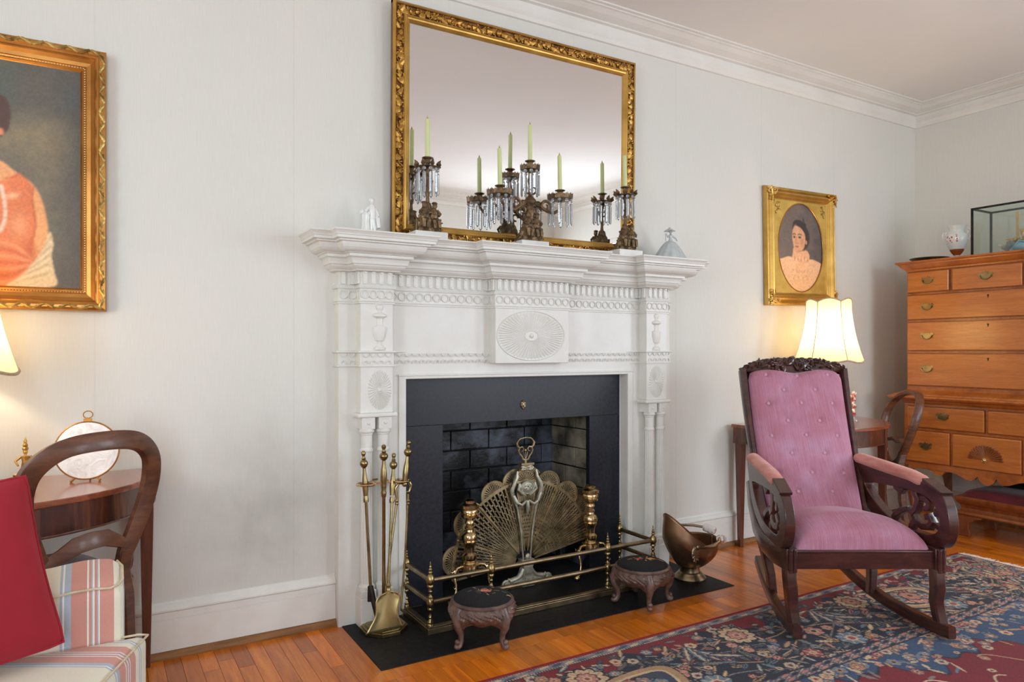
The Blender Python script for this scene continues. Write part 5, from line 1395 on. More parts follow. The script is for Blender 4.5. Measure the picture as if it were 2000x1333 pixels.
# things on the right table
ag = thing('art_glass_ornament', 'small red and white curled glass ornament on a clear foot beside the lamp', 'ornament', (3.985, -.285, TT))
b = MB(); b.lathe([(.028, 0), (.026, .006), (.010, .014), (.007, .03), (.0, .034)], seg=18); obj('clear_foot', b, 'crystal', ag)
b = MB()
b.tube([(.006*math.sin(k*.9), .006*math.cos(k*.9), .03+.006*k) for k in range(18)], [.010+.003*math.sin(k*1.4) for k in range(18)], 8)
for s, a in ((1, .2), (-1, 1.3), (1, 2.4), (-1, 3.6)):
    b.tube([(0, 0, .12), (.012*math.cos(a), .012*math.sin(a), .145), (.026*math.cos(a), .026*math.sin(a), .160+.006*s), (.038*math.cos(a), .038*math.sin(a), .156+.012*s), (.034*math.cos(a), .034*math.sin(a), .145+.012*s)], [.008, .007, .006, .006, .004], 7)
b.ell((0, 0, .172), (.010, .010, .011), 10, 8)
obj('curled_body', b, 'pinkglass', ag)
# things on the left table
rd = thing('round_framed_plaque', 'round translucent white plaque in a thin brass ring on little feet', 'plaque', (-.022, -.205, TT), math.radians(-10))
Mt = Matrix.Translation((0, 0, .100)) @ Matrix.Rotation(math.radians(-8), 4, 'X')
b = MB(); b.tube([(.094*math.cos(a), 0, .094*math.sin(a)) for a in [2*PI*k/48 for k in range(48)]], .0030, 8, closed=True, M=Mt, up=(0, -1, 0)); obj('brass_ring', b, 'gold_s', rd)
b = MB(); b.tube([(.014*math.cos(a), 0, .118+.012*math.sin(a)) for a in [2*PI*k/20 for k in range(20)]], .0018, 6, closed=True, M=Mt, up=(0, -1, 0)); b.box(-.012, .012, -.004, .004, .095, .105, Mt); obj('hanging_loop', b, 'gold_s', rd)
b = MB()
for s in (-1, 1): b.tube([(s*.032, -.012, .012), (s*.040, -.022, .003)], [.003, .003], 6)
for s in (-1, 1): b.ell((s*.041, -.023, .0045), .0045, 8, 6)
b.tube([(0, .012, .10), (0, .055, .003)], .003, 6)
obj('wire_feet', b, 'gold_s', rd)
m_, nt_, bs_ = newmat('white_bisque'); v_ = coords(nt_, 'Object')  # mottled near-white base colour of the plaque disc
cc_ = ramp(nt_, noise(nt_, v_, 26, 4, .6, 1.5), [(.3, lin((226, 220, 216))), (.55, lin((250, 248, 244)))]); nt_.links.new(cc_, bs_.inputs['Base Color']); bs_.inputs['Roughness'].default_value = .4
bump(nt_, bs_, noise(nt_, v_, 26, 4, .6, 1.5), .5, .01); MT['bisque'] = m_
b = MB(); b.lathe([(0, -.0025), (.092, -.0025), (.092, .0025), (0, .0025)], (0, 0, 0), 48, M=Mt @ Matrix.Rotation(PI/2, 4, 'X')); obj('bisque_disc', b, 'bisque', rd)
bf = thing('bronze_dancer_figure', 'small gilt bronze dancer with a tall headdress, mostly behind the red cushion', 'figurine', (-.190, -.215, TT))
b = MB(); b.lathe([(.026, 0), (.028, .01), (.02, .016), (.018, .03)], seg=18); obj('pedestal', b, 'gold', bf)
b = MB(); b.tube([(0, 0, .03), (0, 0, .06), (0, 0, .078), (0, 0, .095)], [.016, .012, .009, .013], 12)
for s in (-1, 1): b.tube([(s*.012, 0, .094), (s*.026, -.002, .080), (s*.018, -.010, .066)], [.005, .004, .003], 8); b.tube([(s*.008, 0, .04), (s*.026, -.006, .034), (s*.010, -.012, .03)], [.008, .007, .005], 8)
b.tube([(0, 0, .095), (0, 0, .102)], .004, 8)
obj('body', b, 'gold', bf)
b = MB(); b.ell((0, 0, .109), (.007, .0075, .009), 10, 8); b.lathe([(.008, .114), (.009, .12), (.006, .124), (.0075, .13), (.004, .136), (.005, .142), (0, .158)], seg=12); obj('head', b, 'gold', bf)

# ------------------------------------------------------------------ rug
RX0, RX1, RY0, RY1 = .35, 4.172, -.792, -3.62
rugt = thing('persian_rug', 'large red and navy Persian rug with floral borders under the rocking chair', 'rug', ((RX0+RX1)/2, (RY0+RY1)/2, 0))
class Paint:
    """floral carpet drawing on a raster; coordinates in metres from the rug's back left corner (x right, y toward the camera)"""
    def __init__(s, W_, H_, res): s.r = res; s.w, s.h = int(W_/res)+1, int(H_/res)+1; s.c = np.zeros((s.h, s.w, 3)); s.X, s.Y = np.meshgrid(np.arange(s.w)*res, np.arange(s.h)*res)
    def win(s, cx, cy, R):
        x0, x1 = max(0, int((cx-R)/s.r)), min(s.w, int((cx+R)/s.r)+2); y0, y1 = max(0, int((cy-R)/s.r)), min(s.h, int((cy+R)/s.r)+2)
        return (slice(y0, y1), slice(x0, x1)) if x1 > x0 and y1 > y0 else None
    def put(s, sl, m, col): s.c[sl][m] = col
    def flower(s, cx, cy, R, cols, n=6, ph=0, edge=(28, 30, 42)):
        sl = s.win(cx, cy, R*1.3)
        if sl is None: return
        dx, dy = s.X[sl]-cx, s.Y[sl]-cy; r = np.hypot(dx, dy)/R; a = np.arctan2(dy, dx)+ph; pet = .78+.22*np.abs(np.cos(n*a/2))
        s.put(sl, r < pet*1.16, edge); s.put(sl, r < pet, cols[0]); s.put(sl, (r < pet*.9) & (np.abs(np.sin(n*a/2)) < .22), cols[1]); s.put(sl, r < .46*pet, cols[1]); s.put(sl, r < .26, cols[2])
    def leaf(s, cx, cy, L, wd, an, col, col2=None, edge=None):
        sl = s.win(cx, cy, L)
        if sl is None: return
        dx, dy = s.X[sl]-cx, s.Y[sl]-cy; u = dx*math.cos(an)+dy*math.sin(an); v = -dx*math.sin(an)+dy*math.cos(an)
        t = np.clip(1-(u/L)**2, 0, 1)
        ww = wd*t**.8*(1+.25*np.sin(u/L*14))
        if edge: s.put(sl, (np.abs(u) < L) & (np.abs(v) < ww*1.35+.002), edge)
        s.put(sl, (np.abs(u) < L*.95) & (np.abs(v) < ww), col)
        if col2: s.put(sl, (np.abs(u) < L*.8) & (np.abs(v) < ww*.35), col2)
    def curve(s, pts, wd, col):
        for (x1, y1), (x2, y2) in zip(pts[:-1], pts[1:]):
            cx, cy = (x1+x2)/2, (y1+y2)/2; L2 = math.hypot(x2-x1, y2-y1); sl = s.win(cx, cy, L2/2+wd*1.5)
            if sl is None: continue
            t = np.clip(((s.X[sl]-x1)*(x2-x1)+(s.Y[sl]-y1)*(y2-y1))/(L2*L2+1e-9), 0, 1)
            d = np.hypot(s.X[sl]-x1-t*(x2-x1), s.Y[sl]-y1-t*(y2-y1)); s.put(sl, d < wd, col)
NV, RD, BL, SB, CRM, TN, PKC, RS, GY = (32, 35, 52), (122, 20, 34), (52, 76, 108), (104, 124, 140), (204, 178, 142), (176, 140, 104), (190, 126, 112), (156, 74, 74), (124, 120, 116)
pal = [(CRM, PKC, RD), (PKC, CRM, RS), (SB, CRM, RS), (TN, RS, CRM), (CRM, SB, RD), (RS, CRM, NV), (GY, PKC, CRM), (SB, TN, NV)]
def paint_rug(W_, H_, res, seed, L_, Hh):
    p = Paint(W_, H_, res); R = random.Random(seed)
    X, Y = p.X, p.Y
    D = np.minimum(np.minimum(X+0*9, L_-X), np.minimum(Y, Hh-Y))           # distance to the nearest edge
    u = np.where((Y <= X) & (Y <= L_-X), X, Y)
    p.c[:] = NV
    # red patches along the border's rim
    wob = .04*np.sin(u*17)+.03*np.sin(u*31+1)
    p.c[(D > .052) & (D < .13+wob)] = RD
    # field
    fl_ = D > .545; p.c[fl_] = BL
    Dm = D-.545
    lobe = .10+.050*np.sin(X*9.5-1.2)+.030*np.sin(X*23+.6)+.02*np.sin(X*47+Y*20)
    corner = .22*np.exp(-((X-(L_-.9))/.55)**2)+.30*np.exp(-((X-.9)/.5)**2)
    cx_ = np.abs(X-1.95); arch = .30-.32*np.exp(-(cx_/.20)**2)*0
    p.c[fl_ & (Dm > lobe+corner*.55+.02)] = RD
    e1 = np.abs(Dm-(lobe+corner*.55+.02)) < .006; p.c[fl_ & e1] = NV
    def inband(x, y): return min(x, L_-x, y, Hh-y)
    # long tan scrolls of the main border: paisley leaves outlined in camel
    def botteh(cx, cy, s_, an, flip=1):
        def T(x, y): x *= flip; return (cx+s_*(x*math.cos(an)-y*math.sin(an)), cy+s_*(x*math.sin(an)+y*math.cos(an)))
        out = [T(.62*math.cos(a)*(1-.35*math.sin(a/2)**4)+.22*math.sin(a)**2, .36*math.sin(a)-.18*math.cos(a)*(.5+.5*math.cos(a))) for a in [2*PI*k/36 for k in range(37)]]
        pts = [T(.56*math.cos(a)*(1-.3*math.sin(a/2)**4)+.2*math.sin(a)**2, .32*math.sin(a)-.15*math.cos(a)*(.5+.5*math.cos(a))) for a in [2*PI*k/36 for k in range(37)]]
        sl = p.win(cx, cy, s_)
        if sl is None: return
        xs, ys = p.X[sl], p.Y[sl]; m = np.zeros(xs.shape, bool)
        for i in range(36):
            (x1, y1), (x2, y2) = out[i], out[i+1]
            with np.errstate(divide='ignore', invalid='ignore'): m ^= ((y1 > ys) != (y2 > ys)) & (xs < (x2-x1)*(ys-y1)/(y2-y1+1e-12)+x1)
        p.put(sl, m, (58, 66, 84)); p.curve(out, .024*s_/.3, NV); p.curve(out, .019*s_/.3, TN); p.curve(pts, .006, CRM)
        for k in range(16):
            a = k*2.4; rr_ = .30*(k/16)**.5; q = T(rr_*math.cos(a)*1.1+.05, rr_*math.sin(a)*.65); p.flower(q[0], q[1], .022+.012*(k % 3), pal[(k*3) % 8], 5+k % 3, k)
        q = T(.05, 0); p.flower(q[0], q[1], .048, (PKC, TN, RD), 8)
    # vines
    dens = 30
    for y0, amp in ((.20, .055), (.33, .07), (.45, .05)):
        for ph in (0, 1.9):
            pts = [(x*.02, y0+amp*math.sin(x*.02*8.5+ph+y0*9)) for x in range(0, int(L_/.02))]
            p.curve(pts, .0035, TN if ph else GY)
    for k in range(int(L_*250)):
        x = R.uniform(0, L_); y = R.uniform(.06, .53)
        a = R.uniform(0, PI)
        p.leaf(x, y, R.uniform(.014, .046), R.uniform(.005, .011), a, R.choice([TN, SB, GY, CRM, PKC, (86, 100, 104), (104, 92, 92), (64, 74, 92), GY]), R.choice([CRM, None, NV]), (30, 28, 36))
    for k in range(int(L_*80)):
        x = R.uniform(0, L_); y = R.uniform(.07, .50); p.flower(x, y, R.uniform(.012, .027), R.choice(pal), R.choice((5, 6, 8)), R.uniform(0, 3))
    for x in np.arange(.38, L_, .74):
        p.flower(x, .17, .075, (CRM, PKC, RD), 10, .2); p.flower(x, .17, .040, (PKC, CRM, RS), 8, .2)
        p.flower(x+.37, .42, .060, (SB, CRM, RS), 8); p.flower(x+.30, .30, .042, (PKC, CRM, NV), 6); p.flower(x+.12, .43, .038, (RS, CRM, TN), 6)
        for q in range(5): p.leaf(x+.44+.03*q, .20+.02*q, .07, .016, 2.2-.4*q, SB if q % 2 else (96, 92, 104), CRM, NV)
    botteh(1.22, .32, .30, .15); botteh(2.92, .26, .30, -.1, -1); botteh(3.62, .22, .24, .5, 1)
    # side borders carry the same ground (seen at the right end)
    for k in range(int(Hh*150)):
        y = R.uniform(0, Hh); x = L_-R.uniform(.06, .53)
        p.leaf(x, y, R.uniform(.022, .05), R.uniform(.006, .013), R.uniform(0, PI), R.choice([TN, SB, GY, CRM, PKC]), R.choice([CRM, None]), (30, 28, 36))
        if k % 3 == 0: p.flower(x, R.uniform(0, Hh), R.uniform(.016, .032), R.choice(pal), 6, R.uniform(0, 3))
    # field flowers
    for k in range(int(L_*330)):
        x = R.uniform(.56, L_-.56); y = .56+(min(Hh, 2.1)-.56)*R.random()**1.6; i = (int(min(y/res, p.h-1)), int(x/res))
        if i[0] >= p.h: continue
        isred = p.c[i][0] > 100 and p.c[i][1] < 40
        if isred and R.random() < .86: continue
        if R.random() < .5: p.flower(x, y, R.uniform(.013, .030), R.choice(pal), R.choice((5, 6, 7)), R.uniform(0, 3), (120, 20, 34) if isred else (34, 52, 84))
        else: p.leaf(x, y, R.uniform(.014, .045), R.uniform(.004, .009), R.uniform(0, PI), R.choice([CRM, SB, GY, TN]), None)
    for k in range(7):
        x0 = .8+k*.42; pts = [(x0+.02*j, .80+.05*math.sin(j*.5+k)+.008*j) for j in range(18)]; p.curve(pts, .004, CRM if k % 2 else TN)
    # guard stripes
    D2 = np.minimum(np.minimum(X+.0, L_-X), Y)
    def band(a, b_, col): p.c[(D2 >= a) & (D2 < b_)] = col
    band(0, .014, (128, 22, 34)); band(.014, .046, SB); band(.046, .05, NV)
    uu = np.where(Y <= np.minimum(X, L_-X), X, Y)
    m = (D2 >= .014) & (D2 < .046)
    s1 = np.sin(uu*62)+.8*np.sin(D2*190+uu*40)
    p.c[m & (s1 > .9)] = CRM; p.c[m & (s1 < -.9)] = (70, 78, 96); p.c[m & (np.abs(s1) < .16)] = PKC
    for dd in (.0145, .0455):
        m = (np.abs(D2-dd) < .003); p.c[m & (np.sin(uu*2*PI/.011) > 0)] = CRM; p.c[m & (np.sin(uu*2*PI/.011) <= 0)] = NV
    band(.490, .548, (80, 84, 100)); m = (D2 >= .490) & (D2 < .548); s1 = np.sin(uu*70)+np.sin(D2*220+uu*35)
    p.c[m & (s1 > 1.0)] = PKC; p.c[m & (s1 < -1.1)] = NV; p.c[m & (np.abs(s1) < .12)] = CRM
    for dd in (.492, .546): p.c[np.abs(D2-dd) < .0035] = NV
    g_ = np.random.RandomState(1); nz = 1+.22*(g_.rand(p.h, p.w, 1)-.5)
    ab = 1+.10*(noise2(p.h, p.w, max(2, int(.25/res)), 8)-.5)[..., None]
    return np.clip(p.c*nz*ab, 0, 255)
LR, HR_ = RX1-RX0, RY0-RY1
arr = paint_rug(LR, 1.12, .0036, 12, LR, HR_)
ht = np.zeros(arr.shape[:2]+(3,))
vgrid('pile', 'rug', (RX0, RY0, .009), (1, 0, 0), (0, -1, 0), LR, 1.12, arr, rugt)
arr2 = paint_rug(LR, HR_, .014, 12, LR, HR_)[int(1.12/.014):]
vgrid('pile', 'rug', (RX0, RY0-1.12, .009), (1, 0, 0), (0, -1, 0), LR, HR_-1.12, arr2, rugt)
b = MB(); b.box(RX0+.001, RX1-.001, RY1+.001, RY0-.001, .0008, .0086); obj('woven_backing', b, pm('rug_backing', (118, 24, 34), (96, 20, 30), 30, 3, .95), rugt, world=True)
b = MB(); b.tube([(RX0, RY0, .006), (RX1, RY0, .006)], .0052, 6); obj('bound_edge', b, pm('crimson_edge', (142, 20, 30), (120, 18, 28), 40, 3, .9), rugt, world=True)
b = MB(); rf = random.Random(4)
for k in range(620):
    y = RY0-.004-(HR_-.01)*(k/620.); L = rf.uniform(.045, .070); s_ = rf.uniform(-.02, .02)
    b.tube([(RX1-.002, y, .0065), (RX1+L*.5, y+s_*.4, .006), (RX1+L, y+s_, .003)], [.0022, .0024, .0010], 4)
obj('cream_fringe', b, pm('cream_fringe_yarn', (206, 184, 168), (226, 208, 194), 60, 2, .95), rugt, world=True)['kind'] = 'stuff'

# ------------------------------------------------------------------ pink rocking chair (local x = its left-right, y = away from its front, front faces -y)
C0 = (3.0*math.sin(YAW)+1.42*math.cos(YAW), -D_CAM+3.0*math.cos(YAW)-1.42*math.sin(YAW), .0)
rc = thing('rocking_chair', 'pink velvet rocking chair with button-tufted back and dark carved wooden frame', 'chair', C0, -YAW)
ZR = .0125
SQ = [(-1, -1), (1, -1), (1, 1), (-1, 1)]
def bevsec(k=.8): return [(-1, -k), (-k, -1), (k, -1), (1, -k), (1, k), (k, 1), (-k, 1), (-1, k)]
for s in (-1, 1):
    b = MB(); pts = []
    for i in range(22):
        t = i/21; y = -.235+t*(.645); z = ZR+.024+.30*(y+.10)**2+.25*max(0, y-.1)**2
        xx = s*(.302+(.192-.302)*t**1.1)-.040*t
        pts.append((xx, y, z))
    b.tube(pts, 1, sec=[(x*.017, z*.024) for x, z in bevsec(.75)], up=(0, 0, 1)); obj('rocker', b, 'mahog', rc)
    b = MB()
    b.tube([(s*.2945+.004, -.172, .044), (s*.2935, -.160, .09), (s*.292-.003, -.152, .14), (s*.296-.004, -.156, .19), (s*.298-.005, -.150, .235), (s*.2985-.004, -.145, .262)], [1, 1.0, 1.05, 1.12, 1.1, 1.1], sec=[(x*.0205, z*.023) for x, z in bevsec(.7)], up=(0, 1, 0)); obj('front_leg', b, 'mahog', rc)
    b = MB()
    b.tube([(s*.222-.030, .175, .060), (s*.228-.030, .180, .14), (s*.238-.032, .200, .22), (s*.250-.036, .235, .32)], [1, 1, 1.05, 1.1], sec=[(x*.018, z*.023) for x, z in bevsec(.7)], up=(0, 1, 0)); obj('rear_leg', b, 'mahog', rc)
    b = MB(); b.box(s*.2985-.022, s*.2985+.022, -.168, -.112, .255, .352); b.lathe([(.010, .255), (.010, .350)], (s*.2985-.006, -.168, 0), 10); b.lathe([(.007, .255), (.007, .350)], (s*.2985+.010, -.168, 0), 10); obj('corner_block', b, 'mahog', rc, bev=.003)
    b = MB()      # side seat rail sweeping back and up into the back upright
    b.tube([(s*.297, -.12, .300), (s*.290-.010, .0, .292), (s*.274-.024, .13, .300), (s*.258-.036, .24, .340), (s*.250-.042, .31, .43), (s*.246-.044, .345, .53)], [1, 1, .95, .9, .85, .8], sec=[(x*.018, z*.045) for x, z in bevsec(.8)], up=(0, 0, 1)); obj('side_rail', b, 'mahog', rc)
b = MB(); b.box(-.282, .282, -.156, -.130, .267, .343); b.tube([(-.282, -.154, .337), (.282, -.154, .337)], .006, 8); obj('front_rail', b, 'mahog', rc, bev=.004)
b = MB()
def seat(u, v):
    x = (u-.5)*2; t = v; hw_ = (.272-.050*t); y = -.145+.405*t
    ex = max(0, 1-abs(x)**8)**.5; ey = (1-(1-min(1, t/.28))**2.6)**.62 if t < .28 else 1
    z = .343+(.084*ex*ey+.038*(1-x*x)*min(1, t/.34)**1.2)*(1-.25*max(0, t-.4))
    y2 = y-.022*math.sin(min(1, t/.2)*PI)*(1-x**4)*(1 if t < .2 else 0)
    return (x*hw_-.036*t, y2, z)
b.grid(seat, 44, 34)
b.add([(-.272, -.145, .31), (.272, -.145, .31), (.186, .26, .31), (-.258, .26, .31), (-.272, -.145, .343), (.272, -.145, .343), (.186, .26, .343), (-.258, .26, .343)], [(3, 2, 1, 0), (0, 1, 5, 4), (1, 2, 6, 5), (2, 3, 7, 6), (3, 0, 4, 7)])
obj('seat_cushion', b, 'velvet', rc)
# back: u across, v up the slope
BB, BT = Vector((-.052, .205, .395)), Vector((-.016, .545, 1.045))
up_ = (BT-BB).normalized(); nrm_ = Vector((0, -up_.z, up_.y))       # toward the sitter
rows = [(.945, (-.66, 0, .66)), (.83, (-.33, .33)), (.735, (-.68, 0, .66)), (.61, (-.33, .33)), (.51, (-.70, 0, .66)), (.39, (-.35, .33)), (.26, (-.70, 0, .68)), (.135, (-.36, .35))]
BTN = [(s_, v_) for v_, ss in rows for s_ in ss]
def bw_(v): return .214+.017*v+.003*math.sin(v*PI)
def backp(x, v):
    c = BB+(BT-BB)*v; hw_ = bw_(v); L = (BT-BB).length
    e = max(0, 1-abs(x)**6)**.5; ev = min(1, max(0, (1-v)/.06))**.5 if v > .94 else 1
    h = .018+.040*e*ev+.018*math.sin(v*PI)*(1-x*x)
    if v < .3: h += .02*(1-v/.3)*(1-x*x)
    for bs, bv in BTN:
        d2 = ((x-bs)*hw_)**2+((v-bv)*L)**2; h -= .009*math.exp(-d2/(.014**2))+.004*math.exp(-d2/(.045**2))
    curve = .030*math.sin(v*PI)            # gentle spoon back
    q = c+nrm_*(h+curve*-.6)
    topdip = 0
    if v > .9: topdip = -(v-.9)/.1*(.020*math.exp(-(x/.35)**2)+.02*abs(x)**5)
    return (c.x+x*hw_*(1-.06*max(0, v-.93)/.07*abs(x)**3), q.y, q.z+topdip)
b = MB(); b.grid(lambda u, v: backp((u-.5)*2, v), 76, 120)
def backr(x, v):
    c = BB+(BT-BB)*v; q = c+nrm_*(.004); return (c.x+x*bw_(v), q.y, q.z)
obj('tufted_back', b, 'velvet', rc)
b = MB(); b.ell((0, 0, 0), (.0088, .0036, .0088), 14, 8); bt = None
for bs, bv in BTN:
    p = Vector(backp(bs, bv))+nrm_*.003
    if bt is None: bt = obj('fabric_button', b, 'velvet_b', rc); o = bt
    else: o = inst(bt, rc)
    o.location = p+nrm_*.001; o.rotation_euler = (-math.atan2(up_.y, up_.z), 0, 0)
b = MB()      # board behind the upholstery
b.grid(lambda u, v: tuple(Vector(backr((u-.5)*2, v))-nrm_*.012), 2, 2); obj('back_board', b, 'mahog', rc)
for s in (-1, 1):
    b = MB(); pts = []
    for i in range(26):
        v = -.06+1.06*i/25; c = BB+(BT-BB)*v; q = c+nrm_*(.008-.018*math.sin(max(0, v)*PI))
        e = .012+.008*v
        pts.append((c.x+s*(bw_(max(0, v))+e), q.y, q.z))
    b.tube(pts, [(.95+.35*min(1, i/25)) for i in range(26)], sec=[(x*.0125, z*.022) for x, z in bevsec(.55)], up=tuple(nrm_)); obj('back_upright', b, 'mahog', rc)
def bpt(x, v, d): c = BB+(BT-BB)*v; q = c+nrm_*d; return Vector((c.x+x, q.y, q.z))
b = MB()      # carved crest
def crest(u, v):
    x = (u-.5)*2; lo_ = .985-.040*math.exp(-(x/.42)**2)+.02*abs(x)**3*0; hi_ = 1.085-.055*abs(x)**2.2-.028*max(0, abs(x)-.8)/.2
    return bpt(x*.256, lo_+(hi_-lo_)*v, .014+.012*math.sin(v*PI))
b.grid(lambda u, v: tuple(crest(u, v)), 40, 6); b.grid(lambda u, v: tuple(crest(1-u, v)-nrm_*.03), 40, 2)
rk = random.Random(21)
for k in range(46):       # leaves
    x = -.95+1.9*k/45+rk.uniform(-.02, .02); v = rk.uniform(.25, .95); p = crest((x+1)/2, v); an = rk.uniform(-.9, .9)+(-x*1.1)
    L = rk.uniform(.022, .04)*(1.25 if abs(x) < .3 else 1)
    d = Vector((math.sin(an), 0, 0))+up_*math.cos(an); side_ = d.cross(nrm_)
    a0 = p+nrm_*.010; w_ = L*.30
    vs = [a0-d*L*.5, a0+side_*w_+nrm_*.002, a0+d*L*.6, a0-side_*w_+nrm_*.002, a0+nrm_*.010]
    b.add([tuple(q) for q in vs], [(0, 1, 4), (1, 2, 4), (2, 3, 4), (3, 0, 4)], True)
    if k % 2: b.tube([tuple(a0-d*L*.5+nrm_*.006), tuple(a0+nrm_*.013), tuple(a0+d*L*.55+nrm_*.005)], [.002, .004, .001], 5)
for cx in (-.34, .22):
    for k in range(22):
        p = crest((cx+rk.uniform(-.10, .10)+1)/2, rk.uniform(.2, .8))+nrm_*.012; b.ell(tuple(p), .0068, 8, 6)
for cx in (-.28, .34):
    p = crest((cx+1)/2, .88)+nrm_*.006; b.ell(tuple(p), (.017, .014, .014), 12, 8)
for x in [-.98+k*.085 for k in range(24)]:
    p = crest((x+1)/2, 1.0); b.ell(tuple(p+nrm_*-.004), (rk.uniform(.012, .02), .012, rk.uniform(.006, .011)), 8, 6)
obj('carved_crest', b, 'mahog', rc)
# arms
def armx(s, y):
    tt = min(1, max(0, (.33-y)/.48)); return -.045*(1-tt)+s*(.246+(.322-.246)*tt)
outer = smooth_poly([(.325, .640), (.18, .633), (.04, .618), (-.06, .603), (-.130, .585), (-.178, .556), (-.208, .50), (-.214, .44), (-.195, .385), (-.155, .352), (-.09, .346), (.02, .350), (.12, .366), (.21, .410), (.275, .475), (.312, .56)], 5)
inner = smooth_poly([(.245, .545), (.15, .552), (.04, .556), (-.04, .552), (-.090, .540), (-.125, .515), (-.146, .480), (-.150, .445), (-.138, .414), (-.110, .396), (-.07, .390), (.02, .394), (.09, .410), (.155, .444), (.205, .482), (.235, .515)], 5)
for s in (-1, 1):
    arm = None
    b = MB(); n = len(outer); vs = []
    for th in (-.020, .020):
        for ring_ in (outer, inner):
            for (y, z) in ring_: vs.append((armx(s, y)+th, y, z))
    b.add(vs, []); 
    for k in range(n):
        k2 = (k+1) % n
        for f, sm in (((k, k2, n+k2, n+k), False), ((2*n+k, 3*n+k, 3*n+k2, 2*n+k2), False), ((k, 2*n+k, 2*n+k2, k2), True), ((n+k, n+k2, 3*n+k2, 3*n+k), True)):
            b.f.append(f); b.sm.append(sm)
    arm = obj('arm', b, 'mahog', rc, bev=.003)
    b = MB()      # pierced scroll fret
    def S(pts, w_):
        b.tube([(armx(s, y), y, z) for y, z in pts], [w_*f for f in ([.7]+[1]*(len(pts)-2)+[.75])], sec=[(x*1.0, z*1.0) if False else (x, z) for x, z in [(-1, -.75), (-.75, -1), (.75, -1), (1, -.75), (1, .75), (.75, 1), (-.75, 1), (-1, .75)]], up=(1, 0, 0))
    S([(.02, .59), (-.01, .56), (-.03, .52), (-.02, .48), (.0, .46), (.02, .475)], .015)
    S([(-.03, .525), (-.06, .535), (-.085, .52), (-.08, .495), (-.06, .49)], .014)
    S([(.0, .46), (-.02, .43), (-.05, .415), (-.085, .42), (-.10, .445), (-.085, .465), (-.065, .455)], .015)
    S([(-.15, .47), (-.125, .49), (-.11, .475)], .013); S([(-.01, .43), (.0, .405), (.01, .38)], .015)
    S([(-.10, .44), (-.13, .43), (-.15, .42)], .012); S([(.10, .59), (.085, .555), (.06, .54), (.045, .555)], .015); S([(.02, .475), (.06, .455), (.09, .43), (.11, .405)], .014)
    obj('scroll_fret', b, 'mahog', arm)
    b = MB()      # padded arm rest
    def pad(u, v):
        a = 2*PI*u; t = v; y = .33-.40*t; zc = .641-.038*t-.012*max(0, t-.8)/.2
        r = .030*(min(1, t/.06)**.5 if t < .06 else 1)*(min(1, (1-t)/.05)**.5 if t > .95 else 1)*(1+.10*math.sin(t*PI))
        return (armx(s, y)+r*1.05*math.cos(a), y, zc+r*.78*math.sin(a)+.006)
    b.grid(pad, 20, 30); obj('arm_pad', b, 'velvet_o', arm)
    b = MB(); b.add([(armx(s, y)+dx*.026, y, z) for y, z in ((-.072, .604), (-.165, .566)) for dx in (-1, 1)]+[(armx(s, y)+dx*.026, y, z) for y, z in ((-.072, .620), (-.172, .578)) for dx in (-1, 1)], [(0, 1, 3, 2), (4, 6, 7, 5), (0, 4, 5, 1), (2, 3, 7, 6), (0, 2, 6, 4), (1, 5, 7, 3)])
    obj('arm_front_cap', b, 'mahog', arm, bev=.003)

